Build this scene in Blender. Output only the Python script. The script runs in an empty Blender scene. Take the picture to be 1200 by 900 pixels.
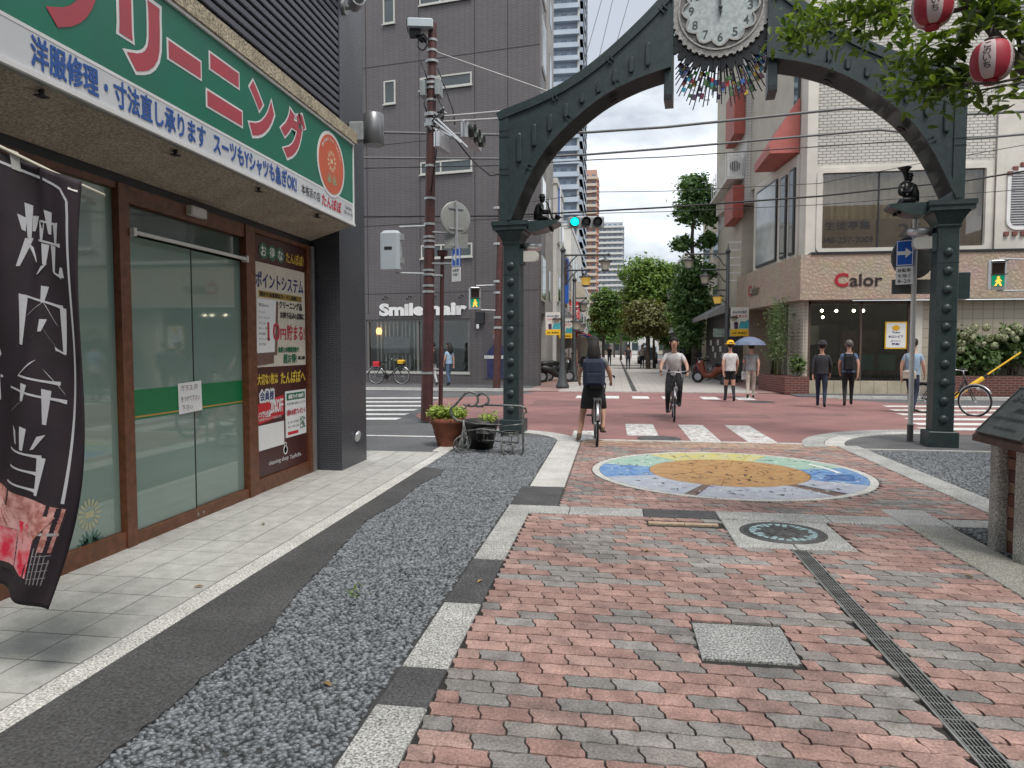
import bpy, bmesh, math, random
import numpy as np
from mathutils import Vector, Matrix
random.seed(7); rng = np.random.default_rng(7)
scene = bpy.context.scene
COL = scene.collection
R_ = math.radians

# ------------------------------------------------------------------ camera
PITCH, YAW, EYE = 2.9836, 8.2648, 1.5
cd = bpy.data.cameras.new('camera'); cam = bpy.data.objects.new('camera', cd); COL.objects.link(cam)
cam.location = (0, 0, EYE); cam.rotation_euler = (R_(90 - PITCH), 0, R_(YAW))
cd.sensor_width = 36; cd.lens = 24.75; cd.clip_start = 0.05; cd.clip_end = 3000
scene.camera = cam

# ------------------------------------------------------------------ sky, sun, exposure
SUN_EL, SUN_AZ = 62, 150          # high soft sun behind thin cloud
world = bpy.data.worlds.new("World"); scene.world = world; world.use_nodes = True
wn = world.node_tree.nodes; wl = world.node_tree.links; wn.clear()
wo = wn.new('ShaderNodeOutputWorld'); wb = wn.new('ShaderNodeBackground')
sky = wn.new('ShaderNodeTexSky'); sky.sky_type = 'NISHITA'; sky.sun_disc = False
sky.sun_elevation = R_(SUN_EL); sky.sun_rotation = R_(SUN_AZ); sky.air_density = 1.0; sky.dust_density = 2.0
tc = wn.new('ShaderNodeTexCoord'); mp = wn.new('ShaderNodeMapping'); mp.inputs['Scale'].default_value = (1.6, 1.6, 4.0)
n1 = wn.new('ShaderNodeTexNoise'); n1.inputs['Scale'].default_value = 1.7; n1.inputs['Detail'].default_value = 7; n1.inputs['Roughness'].default_value = .58
r1 = wn.new('ShaderNodeValToRGB')
r1.color_ramp.elements[0].position = .40; r1.color_ramp.elements[0].color = (3.5, 3.75, 4.1, 1)
r1.color_ramp.elements[1].position = .60; r1.color_ramp.elements[1].color = (7.5, 7.7, 7.9, 1)
mx = wn.new('ShaderNodeMixRGB'); mx.inputs['Fac'].default_value = .86
wl.new(tc.outputs['Generated'], mp.inputs['Vector']); wl.new(mp.outputs[0], n1.inputs['Vector'])
wl.new(n1.outputs['Fac'], r1.inputs['Fac']); wl.new(sky.outputs[0], mx.inputs['Color1']); wl.new(r1.outputs[0], mx.inputs['Color2'])
wl.new(mx.outputs[0], wb.inputs['Color']); wl.new(wb.outputs[0], wo.inputs['Surface'])
wb.inputs['Strength'].default_value = 0.10
sl = bpy.data.lights.new('sun', 'SUN'); sun = bpy.data.objects.new('sun', sl); COL.objects.link(sun)
sl.energy = 1.5; sl.angle = R_(20); sl.color = (1, .96, .9)
sun.rotation_euler = (R_(90 - SUN_EL), 0, R_(180 - SUN_AZ))
vs = scene.view_settings
scene.display_settings.display_device = 'sRGB'
vs.view_transform = 'Standard'; vs.look = 'None'; vs.gamma = 1; vs.use_curve_mapping = False
vs.exposure = 0.9
scene.cycles.max_bounces = 6; scene.cycles.diffuse_bounces = 4; scene.cycles.glossy_bounces = 3
scene.cycles.transmission_bounces = 5; scene.cycles.transparent_max_bounces = 8
scene.cycles.caustics_reflective = False; scene.cycles.caustics_refractive = False

# ------------------------------------------------------------------ measuring: rays through the photograph (1200 x 900)
_p, _y = R_(PITCH), R_(YAW)
FW = np.array([-math.sin(_y) * math.cos(_p), math.cos(_y) * math.cos(_p), -math.sin(_p)])
RT = np.array([math.cos(_y), math.sin(_y), 0.0]); UP = np.cross(RT, FW); CAM = np.array([0, 0, EYE])
def ray(x, y): return FW + RT * (x - 600) / 825. + UP * (450 - y) / 825.
def G(x, y, z=0.0):
    d = ray(x, y); return CAM + d * ((z - EYE) / d[2])
def AY(x, y, Y):
    d = ray(x, y); return CAM + d * (Y / d[1])
def AX(x, y, X):
    d = ray(x, y); return CAM + d * (X / d[0])
def proj(p):
    v = np.array(p) - CAM; z = v @ FW
    return 600 + 825 * (v @ RT) / z, 450 - 825 * (v @ UP) / z, z

# ------------------------------------------------------------------ mesh helpers
class MB:
    def __init__(s): s.v = []; s.f = []; s.m = []; s.s = []
    def add(s, vs, fs, mat=0, smooth=False):
        b = len(s.v); s.v += [tuple(map(float, q)) for q in vs]
        for f in fs:
            s.f.append(tuple(i + b for i in f)); s.m.append(mat); s.s.append(smooth)
        return s
    def box(s, x0, x1, y0, y1, z0, z1, mat=0):
        v = [(x0,y0,z0),(x1,y0,z0),(x1,y1,z0),(x0,y1,z0),(x0,y0,z1),(x1,y0,z1),(x1,y1,z1),(x0,y1,z1)]
        return s.add(v, [(0,3,2,1),(4,5,6,7),(0,1,5,4),(1,2,6,5),(2,3,7,6),(3,0,4,7)], mat)
    def bbox(s, x0, x1, y0, y1, z0, z1, b=.01, mat=0):
        """box with bevelled vertical edges and a bevelled top"""
        b = min(b, (x1-x0)*.45, (y1-y0)*.45, (z1-z0)*.9)
        def ring(i, z):
            return [(x0+i+b,y0+i,z),(x1-i-b,y0+i,z),(x1-i,y0+i+b,z),(x1-i,y1-i-b,z),(x1-i-b,y1-i,z),(x0+i+b,y1-i,z),(x0+i,y1-i-b,z),(x0+i,y0+i+b,z)]
        v = ring(0, z0) + ring(0, z1-b) + ring(b*.8, z1)
        f = [tuple(range(7,-1,-1)), tuple(range(16,24))]
        for k in range(2):
            for i in range(8):
                j = (i+1) % 8; f.append((k*8+i, k*8+j, k*8+8+j, k*8+8+i))
        return s.add(v, f, mat)
    def obox(s, o, ex, ey, ez, mat=0):
        """box from corner o with edge vectors"""
        o, ex, ey, ez = map(np.array, (o, ex, ey, ez))
        v = [o, o+ex, o+ex+ey, o+ey, o+ez, o+ex+ez, o+ex+ey+ez, o+ey+ez]
        return s.add(v, [(0,3,2,1),(4,5,6,7),(0,1,5,4),(1,2,6,5),(2,3,7,6),(3,0,4,7)], mat)
    def quad(s, a, b, c, d, mat=0): return s.add([a,b,c,d], [(0,1,2,3)], mat)
    def cyl(s, p0, p1, r0, r1=None, n=12, mat=0, smooth=True, caps=True):
        r1 = r0 if r1 is None else r1
        p0, p1 = Vector(p0), Vector(p1); d = (p1 - p0).normalized()
        a = d.orthogonal().normalized(); b = d.cross(a)
        v = []
        for p, r in ((p0, r0), (p1, r1)):
            for i in range(n):
                t = 2*math.pi*i/n; v.append(p + a*(r*math.cos(t)) + b*(r*math.sin(t)))
        s.add(v, [(i, (i+1) % n, n+(i+1) % n, n+i) for i in range(n)], mat, smooth)
        if caps:
            s.add(v, [], mat); k = len(s.v) - 2*n
            s.f += [tuple(k+i for i in range(n-1,-1,-1)), tuple(k+n+i for i in range(n))]; s.m += [mat]*2; s.s += [False]*2
        return s
    def tube(s, pts, r, n=8, mat=0, closed=False):
        P = [Vector(p) for p in pts]; k = len(P)
        rs = r if isinstance(r, (list, tuple)) else [r]*k
        v = []; a = None
        for i in range(k):
            t = (P[(i+1) % k] - P[i-1]) if closed else (P[min(i+1,k-1)] - P[max(i-1,0)])
            t = t.normalized() if t.length > 1e-9 else Vector((0,0,1))
            if a is None: a = t.orthogonal().normalized()
            else:
                a = a - t*a.dot(t); a = a.normalized() if a.length > 1e-6 else t.orthogonal().normalized()
            b = t.cross(a)
            v += [P[i] + (a*math.cos(2*math.pi*j/n) + b*math.sin(2*math.pi*j/n))*rs[i] for j in range(n)]
        f = []
        for i in range(k if closed else k-1):
            for j in range(n):
                f.append((i*n+j, i*n+(j+1) % n, ((i+1) % k)*n+(j+1) % n, ((i+1) % k)*n+j))
        s.add(v, f, mat, True)
        if not closed:
            b0 = len(s.v) - k*n
            s.f += [tuple(b0+i for i in range(n-1,-1,-1)), tuple(b0+(k-1)*n+i for i in range(n))]; s.m += [mat]*2; s.s += [False]*2
        return s
    def lathe(s, prof, c=(0,0,0), n=16, mat=0, ax=(0,0,1), smooth=True, mats=None):
        c = Vector(c); ax = Vector(ax).normalized(); a = ax.orthogonal().normalized(); b = ax.cross(a)
        if abs(ax.z) > .99: a, b = Vector((1,0,0)), Vector((0,1,0)) if ax.z > 0 else Vector((0,-1,0))
        v = [c + ax*z + (a*math.cos(2*math.pi*i/n) + b*math.sin(2*math.pi*i/n))*r for r, z in prof for i in range(n)]
        base = len(s.v); s.add(v, [], mat)
        for k in range(len(prof)-1):
            for i in range(n):
                s.f.append((base+k*n+i, base+k*n+(i+1) % n, base+(k+1)*n+(i+1) % n, base+(k+1)*n+i))
                s.m.append(mats(i) if mats else mat); s.s.append(smooth)
        for kk, rev in ((0, True), (len(prof)-1, False)):
            if prof[kk][0] > 1e-5:
                q = [base+kk*n+i for i in range(n)]
                s.f.append(tuple(q[::-1] if rev else q)); s.m.append(mat); s.s.append(False)
        return s
    def ball(s, c, r, n=12, m=8, mat=0, smooth=True):
        r = (r, r, r) if not isinstance(r, (tuple, list)) else r
        v = [(c[0], c[1], c[2]-r[2])]
        for k in range(1, m):
            t = math.pi*k/m - math.pi/2
            for i in range(n):
                a = 2*math.pi*i/n; v.append((c[0]+r[0]*math.cos(t)*math.cos(a), c[1]+r[1]*math.cos(t)*math.sin(a), c[2]+r[2]*math.sin(t)))
        v.append((c[0], c[1], c[2]+r[2])); f = []
        for i in range(n):
            f.append((0, 1+(i+1) % n, 1+i)); f.append((len(v)-1, 1+(m-2)*n+i, 1+(m-2)*n+(i+1) % n))
        for k in range(m-2):
            for i in range(n):
                f.append((1+k*n+i, 1+k*n+(i+1) % n, 1+(k+1)*n+(i+1) % n, 1+(k+1)*n+i))
        return s.add(v, f, mat, smooth)
    def prism(s, poly, h0, h1, fr=None, mat=0, smooth=False):
        """extrude a 2D polygon; fr = (o, ex, ey, en)"""
        if fr is None: fr = ((0,0,0),(1,0,0),(0,1,0),(0,0,1))
        o, ex, ey, en = map(np.array, fr); n = len(poly)
        v = [o + ex*x + ey*y + en*h for h in (h0, h1) for x, y in poly]
        f = [tuple(range(n-1,-1,-1)), tuple(range(n, 2*n))] 
        s.add(v, f, mat); b = len(s.v) - 2*n
        for i in range(n):
            j = (i+1) % n; s.f.append((b+i, b+j, b+n+j, b+n+i)); s.m.append(mat); s.s.append(smooth)
        return s
    def xf(s, M):
        s.v = [tuple(M @ Vector(q)) for q in s.v]; return s

def wmat(o):
    m = Matrix.Identity(4)
    while o is not None: m = o.matrix_basis @ m; o = o.parent
    return m
def raw(name, V, F, mats, parent=None, matidx=None, smooth=None, local=False):
    me = bpy.data.meshes.new(name)
    if parent is not None and not local:
        M = wmat(parent).inverted()
        V = [tuple(M @ Vector(q)) for q in V] if not isinstance(V, np.ndarray) else (V @ np.array(M.to_3x3()).T + np.array(M.translation))
    me.from_pydata(V if not isinstance(V, np.ndarray) else V.tolist(), [], F if not isinstance(F, np.ndarray) else F.tolist())
    for m in (mats if isinstance(mats, (list, tuple)) else [mats]): me.materials.append(m)
    if matidx is not None: me.polygons.foreach_set('material_index', matidx)
    if smooth is not None: me.polygons.foreach_set('use_smooth', smooth)
    me.update()
    o = bpy.data.objects.new(name, me); COL.objects.link(o)
    if parent is not None: o.parent = parent
    return o
def part(name, mb, mats, parent, label=None):
    o = raw(name, mb.v, mb.f, mats, parent, mb.m, mb.s)
    if label: o['label'] = label
    return o
def tag(o, label=None, cat=None, group=None, kind=None):
    if label: o['label'] = label
    if cat: o['category'] = cat
    if group: o['group'] = group
    if kind: o['kind'] = kind
    return o
def thing(name, label, cat, loc=(0,0,0), rz=0, group=None):
    o = bpy.data.objects.new(name, None); COL.objects.link(o)
    o.location = tuple(map(float, loc)); o.rotation_euler = (0, 0, rz); o.empty_display_size = .2
    return tag(o, label, cat, group)
def struct(name, mb, mats, parent=None, kind='structure'):
    o = raw(name, mb.v, mb.f, mats, parent, mb.m, mb.s); o['kind'] = kind; return o
def copy_tree(o, parent=None):
    c = o.copy(); COL.objects.link(c)
    if parent is not None: c.parent = parent
    for ch in list(o.children): copy_tree(ch, c)
    return c
def dup(o, loc, rz=0, label=None, sc=None):
    c = copy_tree(o); c.location = tuple(map(float, loc)); c.rotation_euler = (0, 0, rz)
    if sc: c.scale = (sc, sc, sc)
    if label: c['label'] = label
    return c

# ------------------------------------------------------------------ text
_tc = {}
def text_mesh(s, bold=0.0, res=3):
    k = (s, bold, res)
    if k in _tc: return _tc[k]
    cu = bpy.data.curves.new('lettering', 'FONT'); cu.body = s; cu.resolution_u = res; cu.offset = bold; cu.fill_mode = 'FRONT'
    o = bpy.data.objects.new('lettering', cu); COL.objects.link(o)
    dg = bpy.context.evaluated_depsgraph_get(); me = bpy.data.meshes.new_from_object(o.evaluated_get(dg))
    V = np.array([v.co[:2] for v in me.vertices], float).reshape(-1, 2); F = [tuple(p.vertices) for p in me.polygons]
    bpy.data.objects.remove(o); bpy.data.curves.remove(cu); bpy.data.meshes.remove(me)
    if len(V) == 0: V = np.zeros((3, 2)); F = []
    _tc[k] = (V, F); return V, F
def lettering(parent, s, m, o, ex, w, h, up=(0,0,1), bold=0.0, off=0.004, name='lettering', rot=0, fn=None, res=3, keep=False, fat=0):
    """text fitted to w x h with its lower left corner at o; fn maps (a, b, off) to a point when the surface is curved"""
    V, F = text_mesh(s, bold, res)
    lo, hi = V.min(0), V.max(0); sz = np.maximum(hi - lo, 1e-6); k = np.array([w, h]) / sz
    if keep: k[:] = min(k)
    A = (V - lo) * k
    if rot:
        c, sn = math.cos(rot), math.sin(rot); A = A @ np.array([[c, sn], [-sn, c]])
    if fn: P = np.array([fn(a, b, off) for a, b in A])
    else:
        o, ex, up = map(lambda q: np.array(q, float), (o, ex, up)); ex /= np.linalg.norm(ex); up /= np.linalg.norm(up); nn = np.cross(ex, up)
        P = o + A[:, :1]*ex + A[:, 1:]*up + nn*off
    if fat:   # heavier strokes: the same glyphs again, shifted a little and each a hair prouder
        Q, FF, n = [P], list(F), len(P)
        for i, (a, b) in enumerate(((1,0),(-1,0),(0,1),(0,-1),(.7,.7),(-.7,-.7),(.7,-.7),(-.7,.7))):
            Q.append(P + ex*a*fat + up*b*fat + nn*.00022*(i+1)); FF += [tuple(k+n*(i+1) for k in f) for f in F]
        P, F = np.concatenate(Q), FF
    return raw(name, P, F, m, parent)
def printed(parent, items, name='printed_text'): # several lines joined as one flat print
    Vs, Fs, ms, mats = [], [], [], []
    b = 0
    for (s, m, o, ex, w, h, kw) in items:
        V, F = text_mesh(s, kw.get('bold', 0), kw.get('res', 2)); lo, hi = V.min(0), V.max(0)
        A = (V-lo)*(np.array([w, h])/np.maximum(hi-lo, 1e-6)); r = kw.get('rot', 0)
        if r: A = A @ np.array([[math.cos(r), math.sin(r)], [-math.sin(r), math.cos(r)]])
        o_, e_ = np.array(o, float), np.array(ex, float); u_ = np.array(kw.get('up', (0,0,1)), float); e_ /= np.linalg.norm(e_)
        P = o_ + A[:, :1]*e_ + A[:, 1:]*u_ + np.cross(e_, u_)*kw.get('off', .004)
        Vs += P.tolist(); Fs += [tuple(i+b for i in f) for f in F]; b += len(P)
        if m not in mats: mats.append(m)
        ms += [mats.index(m)]*len(F)
    return raw(name, Vs, Fs, mats, parent, ms)

# ------------------------------------------------------------------ materials
def srgb(*c):
    c = c[0] if len(c) == 1 else c
    return tuple((x/255/12.92 if x/255 <= .04045 else ((x/255+.055)/1.055)**2.4) for x in c)
def _base(name):
    m = bpy.data.materials.new(name); m.use_nodes = True
    nt = m.node_tree; return m, nt, nt.nodes['Principled BSDF']
def N(nt, t, **kw):
    n = nt.nodes.new(t)
    for k, v in kw.items():
        if k in n.inputs.keys(): n.inputs[k].default_value = v
        else: setattr(n, k, v)
    return n
def mat(name, col, rough=.6, metal=0, var=.12, vs=3., bump=0., bs=60., col2=None, vs2=None, spec=.5, emit=None, es=1., src='obj', coat=0, thr=(.35,.65), island=0, fine=0.):
    m, nt, b = _base(name); L = nt.links
    b.inputs['Roughness'].default_value = rough; b.inputs['Metallic'].default_value = metal; b.inputs['Specular IOR Level'].default_value = spec
    b.inputs['Coat Weight'].default_value = coat
    tcn = N(nt, 'ShaderNodeTexCoord'); co = tcn.outputs['Object']
    if src == 'pos': co = N(nt, 'ShaderNodeNewGeometry').outputs['Position']
    c = tuple(col)[:3] + (1,)
    c2 = tuple(col2)[:3] + (1,) if col2 else tuple(x*(1-var) for x in c[:3]) + (1,)
    c1 = c if col2 else tuple(min(1, x*(1+var)) for x in c[:3]) + (1,)
    if var or col2:
        nz = N(nt, 'ShaderNodeTexNoise', Scale=vs, Detail=6., Roughness=.62); L.new(co, nz.inputs['Vector'])
        rp = N(nt, 'ShaderNodeValToRGB'); rp.color_ramp.elements[0].position, rp.color_ramp.elements[1].position = thr
        rp.color_ramp.elements[0].color, rp.color_ramp.elements[1].color = c2, c1
        L.new(nz.outputs['Fac'], rp.inputs['Fac']); out = rp.outputs['Color']
        if fine:
            fz = N(nt, 'ShaderNodeTexNoise', Scale=bs, Detail=2.); L.new(co, fz.inputs['Vector'])
            mm = N(nt, 'ShaderNodeMapRange'); mm.inputs['From Min'].default_value = .3; mm.inputs['From Max'].default_value = .7
            mm.inputs['To Min'].default_value = 1-fine; mm.inputs['To Max'].default_value = 1+fine; L.new(fz.outputs['Fac'], mm.inputs['Value'])
            vm = N(nt, 'ShaderNodeVectorMath', operation='SCALE'); L.new(out, vm.inputs[0]); L.new(mm.outputs[0], vm.inputs['Scale']); out = vm.outputs[0]
        if island:
            g = N(nt, 'ShaderNodeNewGeometry'); mm = N(nt, 'ShaderNodeMapRange'); mm.inputs['To Min'].default_value = 1-island; mm.inputs['To Max'].default_value = 1+island
            L.new(g.outputs['Random Per Island'], mm.inputs['Value'])
            vm = N(nt, 'ShaderNodeVectorMath', operation='SCALE'); L.new(out, vm.inputs[0]); L.new(mm.outputs[0], vm.inputs['Scale']); out = vm.outputs[0]
        L.new(out, b.inputs['Base Color'])
    else: b.inputs['Base Color'].default_value = c
    if bump:
        bz = N(nt, 'ShaderNodeTexNoise', Scale=bs, Detail=4.); L.new(co, bz.inputs['Vector'])
        bp = N(nt, 'ShaderNodeBump', Strength=min(1, bump), Distance=.01); L.new(bz.outputs['Fac'], bp.inputs['Height']); L.new(bp.outputs[0], b.inputs['Normal'])
    if emit:
        b.inputs['Emission Color'].default_value = tuple(emit) + (1,); b.inputs['Emission Strength'].default_value = es
    return m
def tilewall(name, c1, c2, mortar, tw, th, ms=.08, rough=.5, bump=.4, axis=(1,1), off=.5, spec=.5, vary=.0):
    """running tile pattern on a vertical wall; axis picks the direction in plan"""
    m, nt, b = _base(name); L = nt.links
    g = N(nt, 'ShaderNodeNewGeometry'); sp = N(nt, 'ShaderNodeSeparateXYZ'); L.new(g.outputs['Position'], sp.inputs[0])
    a1 = N(nt, 'ShaderNodeMath', operation='MULTIPLY'); a1.inputs[1].default_value = axis[0]; L.new(sp.outputs[0], a1.inputs[0])
    a2 = N(nt, 'ShaderNodeMath', operation='MULTIPLY_ADD'); a2.inputs[1].default_value = axis[1]; L.new(sp.outputs[1], a2.inputs[0]); L.new(a1.outputs[0], a2.inputs[2])
    cb = N(nt, 'ShaderNodeCombineXYZ'); L.new(a2.outputs[0], cb.inputs[0]); L.new(sp.outputs[2], cb.inputs[1])
    br = N(nt, 'ShaderNodeTexBrick'); br.offset = off; br.inputs['Scale'].default_value = 1; br.inputs['Brick Width'].default_value = tw; br.inputs['Row Height'].default_value = th
    br.inputs['Mortar Size'].default_value = ms*th; br.inputs['Mortar Smooth'].default_value = .1
    br.inputs['Color1'].default_value = tuple(c1)+(1,); br.inputs['Color2'].default_value = tuple(c2)+(1,); br.inputs['Mortar'].default_value = tuple(mortar)+(1,)
    L.new(cb.outputs[0], br.inputs['Vector'])
    nz = N(nt, 'ShaderNodeTexNoise', Scale=.35, Detail=5.); L.new(g.outputs['Position'], nz.inputs['Vector'])
    mr = N(nt, 'ShaderNodeMapRange'); mr.inputs['From Min'].default_value = .3; mr.inputs['From Max'].default_value = .7; mr.inputs['To Min'].default_value = .86; mr.inputs['To Max'].default_value = 1.1
    L.new(nz.outputs['Fac'], mr.inputs['Value'])
    vm = N(nt, 'ShaderNodeVectorMath', operation='SCALE'); L.new(br.outputs['Color'], vm.inputs[0]); L.new(mr.outputs[0], vm.inputs['Scale']); L.new(vm.outputs[0], b.inputs['Base Color'])
    b.inputs['Roughness'].default_value = rough; b.inputs['Specular IOR Level'].default_value = spec
    if bump:
        bp = N(nt, 'ShaderNodeBump', Strength=bump, Distance=.005); bp.invert = True; L.new(br.outputs['Fac'], bp.inputs['Height']); L.new(bp.outputs[0], b.inputs['Normal'])
    return m
def objcol(name, attr=None, rough=.75, fine=.30, bs=85., wear=1.):
    """stone whose colour comes from the object (or a per-piece attribute), with speckle and wear"""
    m, nt, b = _base(name); L = nt.links
    if attr: src = N(nt, 'ShaderNodeAttribute', attribute_name=attr).outputs['Color']
    else: src = N(nt, 'ShaderNodeObjectInfo').outputs['Color']
    pos = N(nt, 'ShaderNodeNewGeometry').outputs['Position']
    f1 = N(nt, 'ShaderNodeTexNoise', Scale=bs, Detail=3.); L.new(pos, f1.inputs['Vector'])
    f2 = N(nt, 'ShaderNodeTexNoise', Scale=9., Detail=5.); L.new(pos, f2.inputs['Vector'])
    f3 = N(nt, 'ShaderNodeTexNoise', Scale=1.1, Detail=4.); L.new(pos, f3.inputs['Vector']); m1 = N(nt, 'ShaderNodeMapRange'); m2 = N(nt, 'ShaderNodeMapRange'); m3 = N(nt, 'ShaderNodeMapRange')
    for mm, a, bb in ((m1, 1-fine, 1+fine), (m2, 1-.28*wear, 1+.2*wear), (m3, 1-.22*wear, 1+.12*wear)):
        mm.inputs['From Min'].default_value = .32; mm.inputs['From Max'].default_value = .68; mm.inputs['To Min'].default_value = a; mm.inputs['To Max'].default_value = bb
    L.new(f1.outputs['Fac'], m1.inputs['Value']); L.new(f2.outputs['Fac'], m2.inputs['Value']); L.new(f3.outputs['Fac'], m3.inputs['Value'])
    mu = N(nt, 'ShaderNodeMath', operation='MULTIPLY'); L.new(m1.outputs[0], mu.inputs[0]); L.new(m2.outputs[0], mu.inputs[1]); mu2 = N(nt, 'ShaderNodeMath', operation='MULTIPLY'); L.new(mu.outputs[0], mu2.inputs[0]); L.new(m3.outputs[0], mu2.inputs[1]); mu = mu2
    vm = N(nt, 'ShaderNodeVectorMath', operation='SCALE'); L.new(src, vm.inputs[0]); L.new(mu.outputs[0], vm.inputs['Scale'])
    L.new(vm.outputs[0], b.inputs['Base Color']); b.inputs['Roughness'].default_value = rough
    bp = N(nt, 'ShaderNodeBump', Strength=.35, Distance=.004); L.new(f1.outputs['Fac'], bp.inputs['Height']); L.new(bp.outputs[0], b.inputs['Normal'])
    return m
def glassy(name, col, rough=.04, spec=.6, var=.15):
    return mat(name, col, rough=rough, spec=spec, var=var, vs=.8)
def clear_glass(name, tint=(.85,.9,.88), alpha=.22):
    m, nt, b = _base(name); L = nt.links
    gl = N(nt, 'ShaderNodeBsdfGlossy'); gl.inputs['Roughness'].default_value = .02; gl.inputs['Color'].default_value = (1,1,1,1)
    tr = N(nt, 'ShaderNodeBsdfTransparent'); tr.inputs['Color'].default_value = tuple(tint)+(1,)
    fr = N(nt, 'ShaderNodeFresnel', IOR=1.5); ms = N(nt, 'ShaderNodeMixShader')
    ad = N(nt, 'ShaderNodeMath', operation='ADD'); ad.inputs[1].default_value = alpha*.06; L.new(fr.outputs[0], ad.inputs[0])
    L.new(ad.outputs[0], ms.inputs[0]); L.new(tr.outputs[0], ms.inputs[1]); L.new(gl.outputs[0], ms.inputs[2])
    L.new(ms.outputs[0], nt.nodes['Material Output'].inputs['Surface']); return m

M = {}
def pm(key, *a, **k): M[key] = mat(key, *a, **k); return M[key]
pm('white', (.78,.78,.77), .5, var=.05); pm('offwhite', (.62,.61,.58), .6, var=.1); pm('black', (.012,.012,.013), .5, var=.1); pm('dark_metal', (.03,.032,.035), .45, var=.2, metal=.3)
pm('grey_metal', (.32,.33,.34), .42, metal=.6, var=.15); pm('light_metal', (.55,.56,.57), .35, metal=.7, var=.1); pm('steel', (.45,.46,.47), .3, metal=.9, var=.1)
pm('red', (.55,.02,.03), .5, var=.1); pm('yellow', (.75,.45,.02), .5, var=.1); pm('blue', (.02,.11,.5), .45, var=.05); pm('green', (.0,.19,.10), .45, var=.06)
pm('navy_ink', (.02,.03,.16), .6, var=0); pm('blue_ink', (.025,.10,.37), .5, var=0.05); pm('red_ink', (.52,.035,.06), .5, var=.06); pm('orange_red', (.62,.10,.045), .5, var=.05)
pm('yellow_ink', (.72,.5,.06), .5, var=0); pm('green_ink', (.01,.15,.07), .5, var=0); pm('black_ink', (.02,.02,.022), .6, var=0); pm('white_ink', (.8,.8,.8), .5, var=0)
pm('arch_paint', (.042,.062,.064), .4, var=.3, vs=7, bump=.08, bs=30, spec=.5, col2=(.028,.043,.045), src='pos', thr=(.3,.6), fine=.12)
pm('maroon', (.098,.034,.032), .6, var=.35, vs=6, bump=.15, bs=40, col2=(.055,.023,.022)); pm('zinc', (.42,.44,.45), .5, metal=.4, var=.15, vs=8)
pm('rubber', (.015,.015,.016), .8, var=.1); pm('skin', (.55,.32,.23), .6, var=.05)
# ================================================================== GROUND
asph = mat('asphalt', (.11,.112,.116), .85, var=.3, vs=.6, bump=.6, bs=70, fine=.4, src='pos', thr=(.25,.75))
asph_new = mat('asphalt_patch', (.072,.071,.072), .85, var=.28, vs=2.2, bump=.8, bs=75, fine=.5, src='pos', thr=(.25,.75))
red_road = mat('red_road', (.30,.155,.145), .85, col2=(.205,.11,.105), vs=.9, bump=.4, bs=70, fine=.3, src='pos', thr=(.3,.6))
road_white = mat('road_paint', (.70,.70,.68), .7, src='pos', col2=(.36,.32,.31), vs=9, thr=(.30,.46), bump=.2, bs=90)
road_worn = mat('road_paint_worn', (.62,.62,.60), .75, src='pos', col2=(.30,.23,.22), vs=11, thr=(.38,.52), bump=.25, bs=90)
granite = mat('granite', (.37,.37,.355), .8, var=.16, vs=3, bump=.3, bs=95, fine=.75, src='pos')
granite_light = mat('granite_light', (.52,.51,.48), .8, var=.12, vs=3, bump=.3, bs=90, fine=.6, src='pos')
granite_old = mat('granite_old', (.32,.315,.285), .85, var=.3, vs=2.2, bump=.3, bs=90, fine=.6, src='pos', col2=(.22,.215,.18))
dark_stone = mat('dark_stone', (.072,.072,.075), .85, var=.2, vs=4, bump=.4, bs=80, fine=.6, src='pos')
bed = mat('joint_sand', (.025,.024,.022), .95, var=.3, vs=6, bump=.4, bs=120, src='pos')
pave_tile = mat('floor_tile', (.47,.47,.445), .6, src='pos', col2=(.34,.34,.322), vs=4.5, thr=(.3,.62), bump=.08, bs=40, fine=.12)
pebble_m = mat('pebble', (.19,.205,.22), .4, src='pos', col2=(.10,.11,.122), vs=12, island=.6, thr=(.3,.7))
pebble_bed = mat('pebble_bed', (.05,.05,.05), .95, var=.3, vs=20, src='pos')
far_pave = tilewall('far_paving', (.42,.40,.38), (.37,.355,.34), (.24,.23,.22), .3, .3, .05, bump=.1)
# the paving texture above runs on a vertical frame; this one lies flat
def floor_pattern(name, c1, c2, mortar, tw, th, ms, rough=.8):
    m, nt, b = _base(name); L = nt.links
    g = N(nt, 'ShaderNodeNewGeometry'); br = N(nt, 'ShaderNodeTexBrick'); br.offset = .5
    for k, v in (('Scale', 1), ('Brick Width', tw), ('Row Height', th), ('Mortar Size', ms)): br.inputs[k].default_value = v
    br.inputs['Color1'].default_value = c1+(1,); br.inputs['Color2'].default_value = c2+(1,); br.inputs['Mortar'].default_value = mortar+(1,)
    L.new(g.outputs['Position'], br.inputs['Vector'])
    nz = N(nt, 'ShaderNodeTexNoise', Scale=.7, Detail=5.); L.new(g.outputs['Position'], nz.inputs['Vector'])
    mr = N(nt, 'ShaderNodeMapRange'); mr.inputs['To Min'].default_value = .8; mr.inputs['To Max'].default_value = 1.2; L.new(nz.outputs['Fac'], mr.inputs['Value'])
    vm = N(nt, 'ShaderNodeVectorMath', operation='SCALE'); L.new(br.outputs['Color'], vm.inputs[0]); L.new(mr.outputs[0], vm.inputs['Scale']); L.new(vm.outputs[0], b.inputs['Base Color'])
    b.inputs['Roughness'].default_value = rough; return m
far_pave = floor_pattern('far_paving', (.47,.44,.41), (.41,.38,.355), (.25,.235,.22), .6, .3, .014)
far_red = floor_pattern('far_red_paving', (.36,.21,.18), (.31,.20,.18), (.2,.14,.13), .22, .11, .01)

mb = MB(); mb.quad((-900,-900,-.09),(900,-900,-.09),(900,1500,-.09),(-900,1500,-.09)); struct('ground', mb, asph)
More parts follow.
